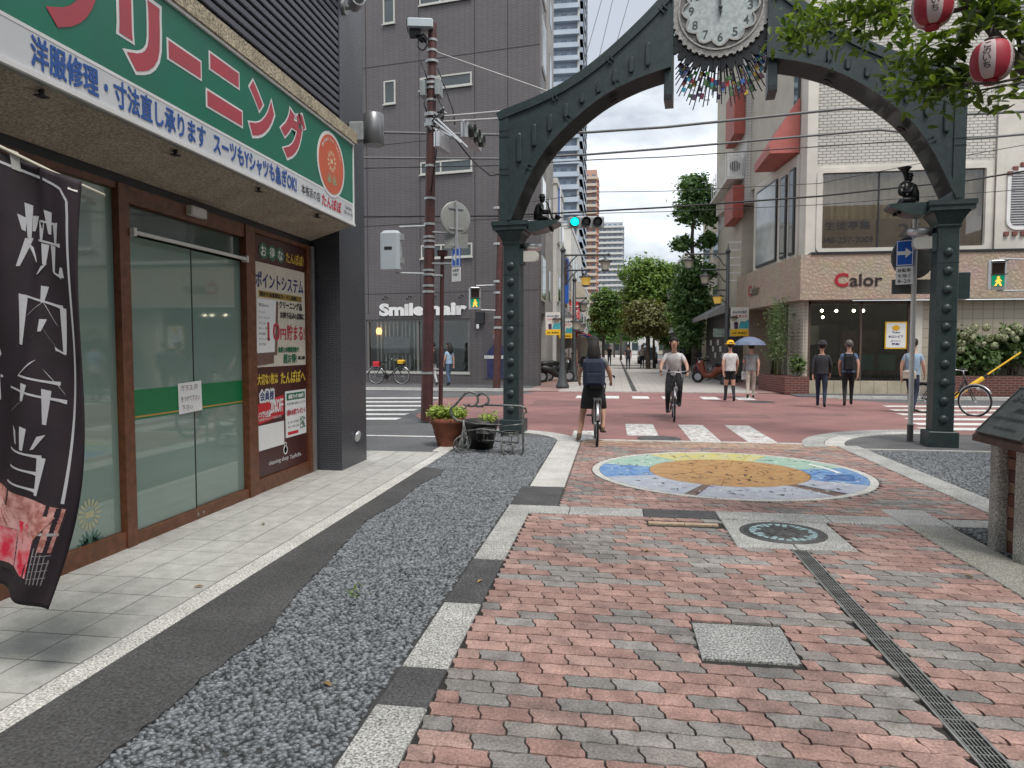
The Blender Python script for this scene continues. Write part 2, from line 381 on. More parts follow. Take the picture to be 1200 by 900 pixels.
# the road crossing the street, lying a little below the paving
mb = MB(); mb.quad((-90,11.0,-.035),(90,11.0,-.035),(90,24.2,-.035),(-90,24.2,-.035)); struct('road', mb, asph)
mb = MB()
pts = [(-2.6,10.9),(9.2,10.9),(9.6,13.4),(10.9,18.5),(7.4,20.9),(6.2,22.6),(6.0,24.6),(-2.6,24.6),(-2.9,22.9),(-5.2,20.6),(-4.4,15.2),(-3.2,12.8)]
mb.add([(x,y,-.030) for x, y in pts], [tuple(range(len(pts)))]); struct('red_road', mb, red_road)
# far pedestrian street
mb = MB(); mb.box(-1.9,4.7,24.2,140,-.06,-.006); struct('street_paving', mb, far_pave)
mb = MB(); mb.box(-3.0,-1.9,24.2,140,-.06,-.004); mb.box(4.7,5.6,24.2,140,-.06,-.004); struct('red_pavement', mb, far_red)
mb = MB(); mb.box(-40,-3.0,24.9,30,-.06,.0); mb.box(5.6,40,22.6,30,-.06,.0); struct('pavement', mb, asph)
mb = MB()
for k in range(24): mb.box(-40+k*1.56, -40+k*1.56+1.55, 24.72, 24.895, -.05, .03)
for k in range(22): mb.box(6.1+k*1.56, 6.1+k*1.56+1.55, 22.42, 22.595, -.05, .03)
struct('far_kerb', mb, granite_light)
mb = MB(); mb.box(.62,.78,24.4,90,-.05,-.001); struct('drain_line', mb, dark_stone)
# zebra crossings: painted stripes, each a piece
road_marks = thing('road_marking', None, None); road_marks['kind'] = 'structure'
def stripe(poly, m=road_white, z=-.026):
    mb = MB(); mb.add([(p[0],p[1],z) for p in poly], [tuple(range(len(poly)))]); part('stripe', mb, m, road_marks)
for i, (x0, x1, xb0, xb1) in enumerate(((732,763,736,774),(795,826,811,843),(853,880,880,917),(912,938,948,985))):
    if i == 3: continue
    y1, y0 = (495, 509) if i == 0 else ((496, 517) if i == 1 else (497, 522))
    a, b_, c, d = G(x0,y1), G(x1,y1), G(xb1,y0), G(xb0,y0)
    x_l = (a[0]+d[0])/2; x_r = (b_[0]+c[0])/2
    stripe([(x_l,11.55 if i else 12.3),(x_r,11.55 if i else 12.3),(x_r,14.2),(x_l,14.2)], road_worn)
stripe([(-.72,11.55),(-.27,11.55),(-.27,12.9),(-.72,12.9)], road_worn)
ys = [14.45,15.45,16.55,17.75,19.1,20.6]
for k, y in enumerate(ys): stripe([(-10.5,y-1.25+.2),(-4.55-.12*k,y-.15+.0),(-4.55-.12*k,y+.28),(-10.5,y-1.25+.65)])
ys = [13.9,14.8,15.8,16.9,18.0,19.2]
for k, y in enumerate(ys): stripe([(5.7+.25*k,y),(12.5,y+.55),(12.5,y+.98),(5.7+.25*k,y+.43)])
for x in (-1.15,-.35,.55,1.45,2.6,3.6): stripe([(x,21.2),(x+.5,21.2),(x+.5,22.3),(x,22.3)])
stripe([(-30,24.45),(-3.6,24.2),(-3.6,24.33),(-30,24.58)])
stripe([(6.6,22.0),(20,22.15),(20,22.28),(6.6,22.13)])

# ------------------------------------------------------------------ brick paving
BW, BH = .2133, .1066
def brick_outline(w, h, k=1):
    # interlocking paver: both long sides follow one wave, the ends an S
    wv = lambda x: .0052*k*math.sin(4*math.pi*x/.2133)
    xs = [-w/2+w*i/5 for i in range(6)]; e = .0115
    return [(x+(e if i in (0,5) else 0), -h/2+wv(x)) for i, x in enumerate(xs)] + [(w/2+e*.9, -h*.17), (w/2-e*.9, h*.17)] + [(x-(e if i in (0,5) else 0), h/2+wv(x)) for i, x in reversed(list(enumerate(xs)))] + [(-w/2-e*.9, h*.17), (-w/2+e*.9, -h*.17)]
def brick_geo(w, h, k=1):
    pl = brick_outline(w-.0065, h-.0065, k); n = len(pl); v = []
    for z, ins in ((-.022, -.0008), (0, .0016)):
        for x, y in pl: v.append((x*(1-2*ins/w), y*(1-2*ins/h), z))
    f = [tuple(range(n, 2*n))]
    for r in range(1):
        for i in range(n): f.append((r*n+i, r*n+(i+1) % n, (r+1)*n+(i+1) % n, (r+1)*n+i))
    return v, f
brick_m = objcol('paving_brick'); brick_m2 = objcol('paving_brick_joined', 'Col')
brick_meshes = []
for k in (1, 1.15, .9):
    v, f = brick_geo(BW, BH, k); me = bpy.data.meshes.new('brick'); me.from_pydata(v, [], f); me.materials.append(brick_m); brick_meshes.append(me)
paving = thing('brick_paving', None, None); paving['kind'] = 'structure'
mb = MB(); mb.box(-.76,2.44,.2,6.3,-.08,-.012); mb.box(-.52,3.36,6.58,11.46,-.081,-.012); part('joint_sand', mb, bed, paving)
RED = [(.365,.228,.198),(.335,.207,.18),(.39,.25,.218),(.36,.24,.21),(.315,.203,.18)]
GRY = [(.255,.238,.224),(.23,.217,.207),(.28,.265,.25),(.265,.242,.225)]
def rcol(x, y):
    pg = .37 if y < 6.3 else .24
    if y > 10.75: c = random.choice([(.44,.30,.22),(.40,.25,.2),(.38,.3,.24)])
    else:
        t = math.sin(x*1.9+y*1.3)*.5 + math.sin(y*2.7-x*2.2)*.5
        if 4.2 < y < 6.3 : pg -= .1
        c = random.choice(GRY) if random.random() < pg + .16*t else random.choice(RED)
    s = random.uniform(.86, 1.12); return tuple(q*s for q in c)
bricks = []   # x, y, length, colour
def rows(x0, x1, y0, y1, obs):
    nrow = int(round((y1-y0)/BH)); hh = (y1-y0)/nrow
    for r in range(nrow):
        yc = y0 + (r+.5)*hh
        free = [(x0, x1)]
        for (a, b, c, d) in [o(yc) for o in obs]:
            if a is None or not (c-.03 < yc < d+.03): continue
            nf = []
            for (p, q) in free:
                if b <= p or a >= q: nf.append((p, q)); continue
                if a > p: nf.append((p, a))
                if b < q: nf.append((b, q))
            free = nf
        ph = (r % 2)*BW/2 + .012*math.sin(r*1.7)
        n0 = int((x0-ph)/BW) - 2
        for i in range(n0, n0 + int((x1-x0)/BW) + 6):
            a, b = ph+i*BW, ph+(i+1)*BW
            for p, q in free:
                s, e = max(a, p), min(b, q)
                if e-s > .035: bricks.append(((s+e)/2, yc, e-s, rcol((s+e)/2, yc)))
DR = (1.305, 1.425)
MOS = (1.36, 8.70, 1.63)
def o_rect(a,b,c,d): return lambda y: (a,b,c,d)
def o_circ(y):
    t = MOS[2]**2 - (y-MOS[1])**2
    return (None,0,0,0) if t <= 0 else (MOS[0]-math.sqrt(t), MOS[0]+math.sqrt(t), y-1, y+1)
rows(-.752, 2.434, .9, 6.275, [o_rect(DR[0],DR[1],.0,5.42), o_rect(.92,1.80,5.40,6.28), o_rect(.42,.90,3.42,3.88), o_rect(.28,.9,6.02,6.13)])
rows(-.512, 3.352, 6.595, 11.4, [o_circ])
def vis_size(b):
    x, y, z = proj((b[0], b[1], 0))
    if not (-20 < x < 1220 and y < 915): return -1/z
    return 1/z
bricks.sort(key=vis_size, reverse=True)
for (x, y, l, c) in bricks[:297]:
    o = bpy.data.objects.new('brick', random.choice(brick_meshes)); COL.objects.link(o); o.parent = paving
    o.location = (x, y, random.uniform(-.002, .0008)); o.scale = (l/BW, 1, 1); o.rotation_euler = (random.gauss(0,.0035), random.gauss(0,.0035), random.gauss(0,.008) + (math.pi if random.random() < .5 else 0)*0); o.color = c + (1,)
V, F, CC = [], [], []
for (x, y, l, c) in bricks[297:]:
    v, f = brick_geo(l, BH, random.choice((1,1.15,.9))); b0 = len(V); dz = random.uniform(-.0025,.001)
    V += [(a+x, b+y, d+dz) for a, b, d in v]; F += [tuple(i+b0 for i in q) for q in f]; CC += [c]*len(v)
o = raw('brick', V, F, brick_m2, paving); o['kind'] = 'stuff'; o.name = 'brick_field'
ca = o.data.color_attributes.new('Col', 'FLOAT_COLOR', 'POINT'); ca.data.foreach_set('color', np.array([c+(1,) for c in CC]).ravel())

# ------------------------------------------------------------------ border strips: granite and dark blocks one by one
border = thing('stone_border', None, None); border['kind'] = 'structure'
def slab(x0, x1, y0, y1, m, name='stone', z=.002, b=.006, t=.08, par=None, g=.003):
    mb = MB(); mb.bbox(x0+g, x1-g, y0+g, y1-g, z-t, z+random.uniform(-.001,.001), b); return part(name, mb, m, par or border)
ys = [.6,1.35,1.9,2.32,2.9,3.13,3.62,4.13,4.83,5.55,6.28]
seg = [(.3,1.2,0),(1.2,1.8,1),(1.8,2.78,0),(2.78,3.14,1),(3.14,3.98,0),(3.98,4.84,1),(4.84,5.62,0),(5.62,6.28,0)]
for a, b, d in seg: slab(-.985, -.757, a, b, dark_stone if d else granite)
for a, b, d in ((-.985,-.40,0),(-.40,.27,0),(.27,.92,1),(.92,1.86,0),(1.86,2.44,0)): slab(a, b, 6.285, 6.585, dark_stone if d else granite)
for a, b, d in ((6.59,7.52,0),(6.59,7.52,0),): pass
slab(-.985,-.52,6.59,7.5,dark_stone)
for a, b in ((7.5,8.9),(8.9,10.2),(10.2,11.3)):
    s = (a-7.5)*.0; slab(-.90,-.52,a,b,granite_light)
for a, b in ((.9,2.0),(2.0,3.1),(3.1,4.2),(4.2,5.3),(5.3,6.28)): slab(2.44,2.80,a,b,granite_old)
slab(2.44,2.82,6.285,6.9,granite)
for a, b in ((6.9,8.0),(8.0,9.2),(9.2,10.3),(10.3,11.3)): slab(3.36,3.68,a,b,granite)
slab(2.83,3.355,6.29,6.56,granite); slab(3.37,4.6,6.29,6.56,granite)
for a, b in ((-.45,.2),(.2,.95),(.95,1.7),(1.7,2.5),(2.5,3.3)): slab(a, b, 11.41, 11.52, granite_light, z=.003)
# manhole surround, patch, drain
slab(.925,1.36,5.41,6.27,granite); slab(1.36,1.795,5.41,6.27,granite)
slab(.425,.895,3.425,3.875,mat('granite_mid', (.285,.29,.285), .85, src='pos', var=.15, vs=4, bump=.4, bs=95, fine=.85),z=.0005,b=.003)
cover = thing('manhole_cover', 'round cast iron manhole cover with pale blue inlay set in square granite slabs', 'manhole cover', (1.36,5.88,0))
iron = mat('cast_iron', (.10,.10,.10), .55, metal=.4, var=.3, vs=12, bump=.5, bs=90); inlay = mat('inlay', (.30,.42,.44), .6, var=.35, vs=25)
mb = MB(); mb.lathe([(.335,-.01),(.335,.006),(.315,.009),(.31,.005)], (1.36,5.88,0), 40); part('rim', mb, iron, cover)
mb = MB(); mb.lathe([(.305,-.01),(.305,.0065),(.0,.0065)], (1.36,5.88,0), 40); part('lid', mb, iron, cover)
mb = MB()
for k in range(26):
    t = 2*math.pi*k/26; r0 = .20+.03*math.sin(k*2.1); r1 = .26
    c, s = math.cos(t), math.sin(t); c2, s2 = math.cos(t+.17), math.sin(t+.17)
    mb.prism([(r0*c,r0*s),(r1*c,r1*s),(r1*c2,r1*s2),(r0*c2,r0*s2)], .006, .0095, ((1.36,5.88,0),(1,0,0),(0,1,0),(0,0,1)))
part('inlay', mb, inlay, cover)
mb = MB()
for k in range(40):
    a = random.uniform(0,6.28); r = .17*math.sqrt(random.random()); mb.box(1.36+r*math.cos(a)-.012,1.36+r*math.cos(a)+.012,5.88+r*math.sin(a)-.008,5.88+r*math.sin(a)+.008,.006,.0095)
part('stud', mb, iron, cover)['kind'] = 'stuff'
drain = thing('drain_channel', 'long slotted steel drain grate running through the brick paving', 'drain', (1.365,3.5,0))
gm = mat('grate_steel', (.33,.34,.33), .4, metal=.6, var=.3, vs=9)
mb = MB(); mb.box(1.307,1.318,.6,5.40,-.05,.003); mb.box(1.412,1.423,.6,5.40,-.05,.003); part('frame', mb, gm, drain)
mb = MB(); mb.box(1.318,1.412,.6,5.40,-.08,-.07); part('channel_floor', mb, M['black'], drain)
mb = MB()
for k in range(88): mb.box(1.3185,1.4115,.62+k*.0545,.6235+k*.0545,-.02,-.001)
part('rod', mb, gm, drain)['kind'] = 'stuff'
mb = MB()
for k in range(6): x = 1.323+k*.0148; mb.box(x, x+.0045, .6, 5.4, -.03, .001)
part('bar', mb, gm, drain)
for k in range(6):
    mb = MB(); mb.box(1.3185,1.4115,.6+k*.8+.79,.6+k*.8+.797,-.03,.0015); part('cross_bar', mb, gm, drain)
mb = MB(); mb.box(.30,.60,6.04,6.115,-.05,.002); mb.box(.605,.88,6.04,6.115,-.05,.002); part('name_tile', mb, [mat('cream_tile', (.50,.44,.30), .6, col2=(.35,.2,.16), vs=22)], border)

# ------------------------------------------------------------------ round mosaic of painted tiles
mos = thing('round_mosaic', 'large round mosaic plaque with orange centre and blue, green and yellow border', 'mosaic', (MOS[0],MOS[1],0))
def sector(r0, r1, a0, a1, n, z0=-.05, z1=.002, g=.004):
    a0 += g/r1; a1 -= g/r1
    P = [(r1*math.cos(a0+(a1-a0)*i/n), r1*math.sin(a0+(a1-a0)*i/n)) for i in range(n+1)]
    if r0 > .01: P += [(r0*math.cos(a1-(a1-a0)*i/n), r0*math.sin(a1-(a1-a0)*i/n)) for i in range(n+1)]
    else: P += [(0,0)]
    mb = MB(); mb.prism(P, z0, z1, ((MOS[0],MOS[1],0),(1,0,0),(0,1,0),(0,0,1))); return mb
def paint(name, c, c2): return mat(name, c, .5, col2=c2, vs=7, thr=(.38,.6), src='pos', bump=.1, bs=60, fine=.15)
mcol = {'b': paint('mosaic_blue',(.07,.19,.46),(.22,.36,.52)), 'g': paint('mosaic_green',(.27,.43,.34),(.38,.5,.42)), 'y': paint('mosaic_yellow',(.56,.50,.13),(.5,.48,.3)), 'w': paint('mosaic_pale',(.44,.49,.52),(.36,.36,.46)), 'o': paint('mosaic_orange',(.45,.265,.105),(.36,.19,.07)), 'br': paint('mosaic_brown',(.12,.09,.08),(.2,.12,.09))}
for k in range(14): part('rim_stone', sector(1.535,1.62,2*math.pi*k/14,2*math.pi*(k+1)/14,4), granite_light, mos)
bands = [(-2,18,'b'),(18,62,'g'),(62,70,'y'),(70,125,'y'),(125,165,'g'),(165,200,'b'),(200,245,'w'),(245,250,'br'),(250,304,'w'),(304,310,'br'),(312,335,'w'),(335,358,'b')]
for a, b, c in bands: part('border_tile', sector(.93,1.53,R_(a),R_(b),5), mcol[c], mos)
for k in range(6): part('centre_tile', sector(.42,.925,2*math.pi*k/6+.3,2*math.pi*(k+1)/6+.3,6), mcol['o'], mos)
for k in range(4): part('centre_tile', sector(0,.415,2*math.pi*k/4,2*math.pi*(k+1)/4,5), mcol['o'], mos)
# drawn marks on the mosaic: little figures, boats and leaves
mb = MB(); mb2 = MB(); mb3 = MB()
for k in range(230):
    a = random.uniform(0,2*math.pi); r = random.choice([random.uniform(.2,.88), random.uniform(.97,1.44), random.uniform(.97,1.44)])
    x, y = MOS[0]+r*math.cos(a), MOS[1]+r*math.sin(a); t = random.uniform(0,3.14); l = random.uniform(.03,.10); w = random.uniform(.005,.014)
    d = np.array([math.cos(t), math.sin(t), 0])*l; e = np.array([-math.sin(t), math.cos(t), 0])*w; p = np.array([x,y,.0035]); q = p + d + e*random.uniform(-2,2)
    (mb if r < .95 or k % 3 else mb2).add([p-e, p+d*.5-e*1.8, q, p+d*.5+e*.4, p+e], [(0,1,2,3,4)])
for k in range(9):   # white sails on the right
    a = R_(4+k*3.2); r = 1.30; x, y = MOS[0]+r*math.cos(a), MOS[1]+r*math.sin(a); mb2.add([(x-.05,y,.004),(x+.04,y+.01,.004),(x+.015,y+.10,.004)], [(0,1,2)])
for k in range(8):
    a = R_(-20+k*2.4); p = np.array([MOS[0]+1.1*math.cos(a), MOS[1]+1.1*math.sin(a), .004]); q = np.array([MOS[0]+1.4*math.cos(a+.05), MOS[1]+1.4*math.sin(a+.05), .004]); mb3.add([p, q, q+np.array([.0,.02,0]), p+np.array([0,.02,0])], [(0,1,2,3)])
part('ink_drawing', mb, M['black_ink'], mos)['kind'] = 'stuff'; part('white_drawing', mb2, M['white_ink'], mos)['kind'] = 'stuff'; part('blue_drawing', mb3, M['blue_ink'], mos)

# ------------------------------------------------------------------ shop tiles, kerb strip, asphalt, pebbles
tiles = thing('tile_pavement', None, None); tiles['kind'] = 'structure'
mb = MB(); mb.box(-3.66,-2.50,-.5,9.75,-.08,-.012); part('tile_bed', mb, mat('grout', (.06,.06,.056), .9, src='pos'), tiles)
tile_me = {}; tile_stone = objcol('tile_stone', None, .6, .10, 60., .55)
def tile(x0, x1, y0, y1):
    k = (round(x1-x0,3), round(y1-y0,3))
    if k not in tile_me:
        mb = MB(); mb.bbox(-k[0]/2+.0048, k[0]/2-.0048, -k[1]/2+.0048, k[1]/2-.0048, -.03, 0, .002)
        me = bpy.data.meshes.new('tile'); me.from_pydata(mb.v, [], mb.f); me.materials.append(tile_stone); tile_me[k] = me
    o = bpy.data.objects.new('tile', tile_me[k]); COL.objects.link(o); o.parent = tiles; o.location = ((x0+x1)/2, (y0+y1)/2, random.uniform(-.001,.0005)); s_ = random.uniform(.93,1.06); o.color = (.46*s_,.455*s_,.425*s_,1)
xs = [-3.645,-3.36,-3.075,-2.79,-2.505]
y = .27
while y < 9.6:
    for a, b in zip(xs[:-1], xs[1:]):
        if 8.0 < y < 8.9 and a < -3.4: continue
        tile(a, b, y, y+.297)
    y += .297
for k in range(12):
    mb = MB(); mb.bbox(-2.498,-2.352,.3+k*.8,.3+k*.8+.797,-.08,.002,.006); part('kerb_stone', mb, granite_light, tiles)
mb = MB(); mb.bbox(-2.60,-2.36,9.85,10.7,-.08,.004,.006); part('kerb_stone', mb, granite_light, tiles)
edge = [(-1.84,.2),(-1.82,2.2),(-1.84,2.9),(-1.80,3.4),(-1.92,4.07),(-1.97,4.6),(-2.05,5.2),(-2.12,5.8),(-2.06,6.5),(-2.10,7.3),(-2.02,8.05),(-2.05,8.35),(-2.30,8.5)]
ed = []
for (a, b), (c, d) in zip(edge[:-1], edge[1:]):
    n = max(2, int(abs(d-b)/.05))
    for i in range(n): t = i/n; ed.append((a+(c-a)*t + random.uniform(-.014,.014), b+(d-b)*t))
pl = [(-2.351,.2)] + ed + [(-2.351,8.5)]
mb = MB(); mb.prism(pl, -.08, .003); struct('asphalt_strip', mb, asph_new)
mb = MB(); mb.box(-2.351,-.985,.2,7.5,-.082,-.014); mb.box(-2.351,-.905,7.5,9.9,-.082,-.014); mb.box(-2.351,-.905,9.9,12.3,-.082,-.014); mb.box(2.83,4.5,3.2,6.29,-.082,-.014); mb.box(3.68,5.6,6.56,11.0,-.082,-.014); pebbed = struct('pebble_bed', mb, pebble_bed)
mb = MB(); mb.box(4.5,20,.2,6.28,-.08,-.004); mb.box(2.83,4.5,.2,4.6,-.08,-.004); mb.box(5.6,20,6.28,10.9,-.08,-.005); struct('side_pavement', mb, asph)
def in_strip(x, y):
    import bisect
    yy = [p[1] for p in edge]; i = min(max(bisect.bisect(yy, y)-1, 0), len(edge)-2)
    (a, b), (c, d) = edge[i], edge[i+1]; t = (y-b)/(d-b) if d != b else 0
    return x > a+(c-a)*t-.008 if y < 8.5 else True
def pebbles(regions, test, dens, name, big=1.0):
    pts = []
    for x0, x1, y0, y1 in regions:
        sx, sy = .0295*big/dens, .0176*big/dens
        for j in range(int((y1-y0)/sy)):
            for i in range(int((x1-x0)/sx)):
                x = x0+(i+.5*(j % 2)+random.uniform(.1,.9))*sx; y = y0+(j+random.uniform(.1,.9))*sy
                if test(x, y): pts.append((x, y))
    n = len(pts); P = np.array(pts)
    r8 = 7; ang = np.arange(r8)*2*np.pi/r8
    L = rng.uniform(.0135,.0205,n)*big; W = rng.uniform(.0062,.0092,n)*big; th = rng.normal(.25,.5,n); hz = rng.uniform(.0122,.0143,n)
    base = []
    for rr, zz in ((1.0, .15), (.86, .80)):
        x = np.cos(ang)[None]*L[:,None]*rr; y = np.sin(ang)[None]*W[:,None]*rr
        base.append(np.stack([x*np.cos(th)[:,None]-y*np.sin(th)[:,None]+P[:,:1], x*np.sin(th)[:,None]+y*np.cos(th)[:,None]+P[:,1:], np.full_like(x, -.014)+zz*hz[:,None]], -1))
    top = np.stack([P[:,0], P[:,1], -.014+hz], -1)[:,None]
    V = np.concatenate(base+[top], 1).reshape(-1,3); nv = 2*r8+1
    F1 = [(i, (i+1) % r8, r8+(i+1) % r8, r8+i) for i in range(r8)]; F2 = [(r8+i, r8+(i+1) % r8, 2*r8) for i in range(r8)]
    off = (np.arange(n)*nv)[:,None,None]
    q = (np.array(F1)[None]+off).reshape(-1,4); t = (np.array(F2)[None]+off).reshape(-1,3)
    me = bpy.data.meshes.new(name); me.vertices.add(len(V)); me.vertices.foreach_set('co', V.ravel())
    loops = np.concatenate([q.ravel(), t.ravel()]); me.loops.add(len(loops)); me.loops.foreach_set('vertex_index', loops.astype(np.int32))
    st = np.concatenate([np.arange(len(q))*4, len(q)*4+np.arange(len(t))*3]); me.polygons.add(len(st)); me.polygons.foreach_set('loop_start', st.astype(np.int32))
    me.polygons.foreach_set('use_smooth', np.ones(len(st), bool)); me.update(calc_edges=True); me.validate(); me.materials.append(pebble_m)
    o = bpy.data.objects.new(name, me); COL.objects.link(o); o['kind'] = 'stuff'; return n
n1_ = pebbles([(-2.34,-.985,2.0,6.6)], in_strip, 1.0, 'pebbles')
n2_ = pebbles([(-2.34,-.985,6.6,7.5),(-2.34,-.905,7.5,8.9)], in_strip, .92, 'pebbles')
n3_ = pebbles([(-2.34,-.905,8.9,9.85),(-2.34,-.91,9.85,11.6)], lambda x, y: True, .8, 'pebbles', 1.15)
n4_ = pebbles([(2.83,4.4,4.6,6.28),(3.69,5.6,6.6,10.9)], lambda x, y: True, .8, 'pebbles', 1.2)
print('pebbles', n1_+n2_+n3_+n4_, 'bricks', len(bricks))
# straight joints that divide the pebble panels
mb = MB()
for y in (4.45, 5.75, 7.1, 8.5, 9.9): mb.box(-1.62 if y < 8 else -2.0, -.99, y, y+.008, -.013, -.002)
mb.box(-1.55,-1.542,6.2,11.5,-.013,-.002)
struct('panel_joint', mb, dark_stone)
# side street left of the pots and corner kerbs
mb = MB(); mb.box(-40,-2.362,9.76,13.4,-.082,-.004); struct('side_pavement', mb, asph)
mb = MB(); mb.box(-40,-2.9,11.45,11.55,-.05,-.002); struct('white_line', mb, road_white)
def corner(cx, cy, r, a0, a1, n, w, m, nm='kerb_stone'):
    for i in range(n):
        b0, b1 = a0+(a1-a0)*i/n, a0+(a1-a0)*(i+1)/n; P = []
        for k in range(4): t = b0+(b1-b0)*k/3+(.002 if k == 0 else 0); P.append((cx+r*math.cos(t), cy+r*math.sin(t)))
        for k in range(4): t = b1-(b1-b0)*k/3; P.append((cx+(r-w)*math.cos(t), cy+(r-w)*math.sin(t)))
        mb = MB(); mb.prism(P, -.08, .006); part(nm, mb, m, border)
corner(-2.2, 11.05, 1.68, R_(8), R_(95), 6, .36, granite_light)
mb = MB(); mb.prism([(-2.35,12.3)]+[(-2.2+1.32*math.cos(R_(a)), 11.05+1.32*math.sin(R_(a))) for a in (95,80,65,50,35,20,8)]+[(-.905,11.2),(-.905,11.0),(-2.35,11.0)], -.082, -.006); struct('corner_pavement', mb, asph)
corner(5.6, 10.9, 2.42, R_(92), R_(172), 7, .28, granite_light); corner(5.6, 10.9, 2.75, R_(92), R_(176), 7, .32, granite)
P = [(5.6+2.13*math.cos(R_(a)), 10.9+2.13*math.sin(R_(a))) for a in range(92,180,8)] + [(3.5,10.95),(20,10.95),(20,13.02)]
mb = MB(); mb.prism(P[::-1], -.08, -.002); struct('corner_pavement', mb, mat('speckled_asphalt', (.13,.13,.132), .85, var=.25, vs=1.5, bump=.6, bs=120, fine=.5, src='pos'))
mb = MB(); mb.box(3.5,8,10.9,10.97,-.05,.006); struct('white_line', mb, granite_light)
for px_, py_, lb_ in ((890,471,'dark round manhole cover far out on the red road by the salon'),):
    q = G(px_,py_,-.03); mb = MB(); mb.lathe([(.42,-.05),(.42,-.0265),(.36,-.025),(0,-.025)], (q[0],q[1],0), 28); tag(part('manhole_cover', mb, iron, None), lb_, 'manhole cover')
red_patch = mat('road_patch', (.235,.125,.12), .9, src='pos', col2=(.18,.105,.10), vs=1.6, bump=.4, bs=60, fine=.35)
for P in ([(.2,15.6),(3.4,15.75),(3.4,16.7),(.2,16.55)],[(-2.2,18.2),(-.6,18.25),(-.6,20.3),(-2.2,20.2)],[(3.9,16.4),(5.2,16.5),(5.2,17.2),(3.9,17.1)]):
    mb = MB(); mb.add([(x,y,-.0275) for x, y in P], [(0,1,2,3)]); struct('road_patch', mb, red_patch)
mb = MB(); mb.lathe([(.36,-.05),(.36,-.024),(.30,-.022),(0,-.022)], (.75,11.95,0), 32); rc = part('manhole_cover', mb, iron, None); tag(rc, 'round iron manhole cover in the red road near the crossing stripes', 'manhole cover')
# ================================================================== CLEANING SHOP
dark_tile = tilewall('dark_mosaic', (.062,.066,.080), (.075,.079,.094), (.026,.026,.031), .095, .0245, .16, rough=.32, bump=.8, axis=(1,1), off=.5)
concrete = mat('rough_concrete', (.42,.365,.285), .9, src='pos', col2=(.29,.25,.195), vs=3.5, thr=(.25,.7), bump=.9, bs=60, fine=.4)
trim_m = mat('aggregate_trim', (.42,.36,.26), .9, src='pos', var=.2, vs=5, bump=.9, bs=70, fine=.55)
louver_m = mat('louver_paint', (.075,.08,.10), .42, var=.15, vs=2, src='pos')
wood_f = mat('brown_frame', (.135,.048,.022), .42, src='pos', var=.3, vs=14, bump=.1, bs=80)
film = mat('film_glass', (.20,.28,.245), .035, src='pos', var=.06, vs=.7, spec=1.0)
film_d = mat('dark_film_glass', (.06,.085,.078), .035, src='pos', var=.1, vs=.9, spec=.75)
sign_green = mat('sign_green', (.0,.18,.105), .38, src='pos', col2=(.012,.155,.10), vs=2.5, thr=(.3,.7)); sign_white = mat('sign_white', (.62,.64,.66), .42, src='pos', var=.06, vs=2)
sign_red = mat('sign_red', (.50,.055,.085), .45, src='pos', col2=(.42,.065,.085), vs=3)
alu = mat('aluminium', (.48,.48,.48), .38, metal=.7, var=.12); panel_br = mat('panel_brown', (.062,.016,.014), .35, var=.15, vs=2)
cream_p = mat('panel_cream', (.60,.55,.45), .5, var=.06)
shop = thing('cleaning_shop', 'cleaning shop with long green signboard, brown framed frosted glass front and dark mosaic tiled walls', 'shop building', (-3.6,5,0))
mb = MB(); mb.box(-9,-3.285,-6,8.12,4.02,13); mb.box(-9,-3.27,8.12,8.98,0,13); mb.box(-9,-3.76,-6,8.12,0,4.02)
mb.box(-3.76,-3.285,-6,-.2,0,2.9); part('wall', mb, dark_tile, shop)
mb = MB(); mb.box(-3.29,-3.25,8.10,8.30,.0,2.6)
mb = MB()   # canopy: sloped concrete underside
prof = [(-3.76,2.80),(-3.60,2.77),(-3.10,2.93),(-3.10,3.92),(-3.76,3.92)]
mb.prism([(y_, z_) for y_, z_ in prof], -6, 8.06, ((0,0,0),(1,0,0),(0,0,1),(0,1,0))); part('canopy', mb, concrete, shop)
mb = MB(); mb.box(-3.29,-3.02,-6,8.09,3.89,4.015); part('cornice', mb, trim_m, shop)
# louver slats over the canopy
mb = MB(); mb.box(-3.27,-3.262,2.5,8.04,4.02,7.3); part('louver_back', mb, M['black'], shop)
sv = [(0,0),(.045,-.004),(.05,.006),(.05,.05),(.045,.056),(0,.06)]
for k in range(36):
    z = 4.035+k*.088; mb = MB(); mb.prism(sv, 2.5, 8.03, ((-3.26,0,z),(1,0,0),(0,0,1),(0,1,0))); part('slat', mb, louver_m, shop)
mb = MB(); mb.box(-3.262,-3.20,8.03,8.075,4.02,7.3); part('louver_frame', mb, louver_m, shop)
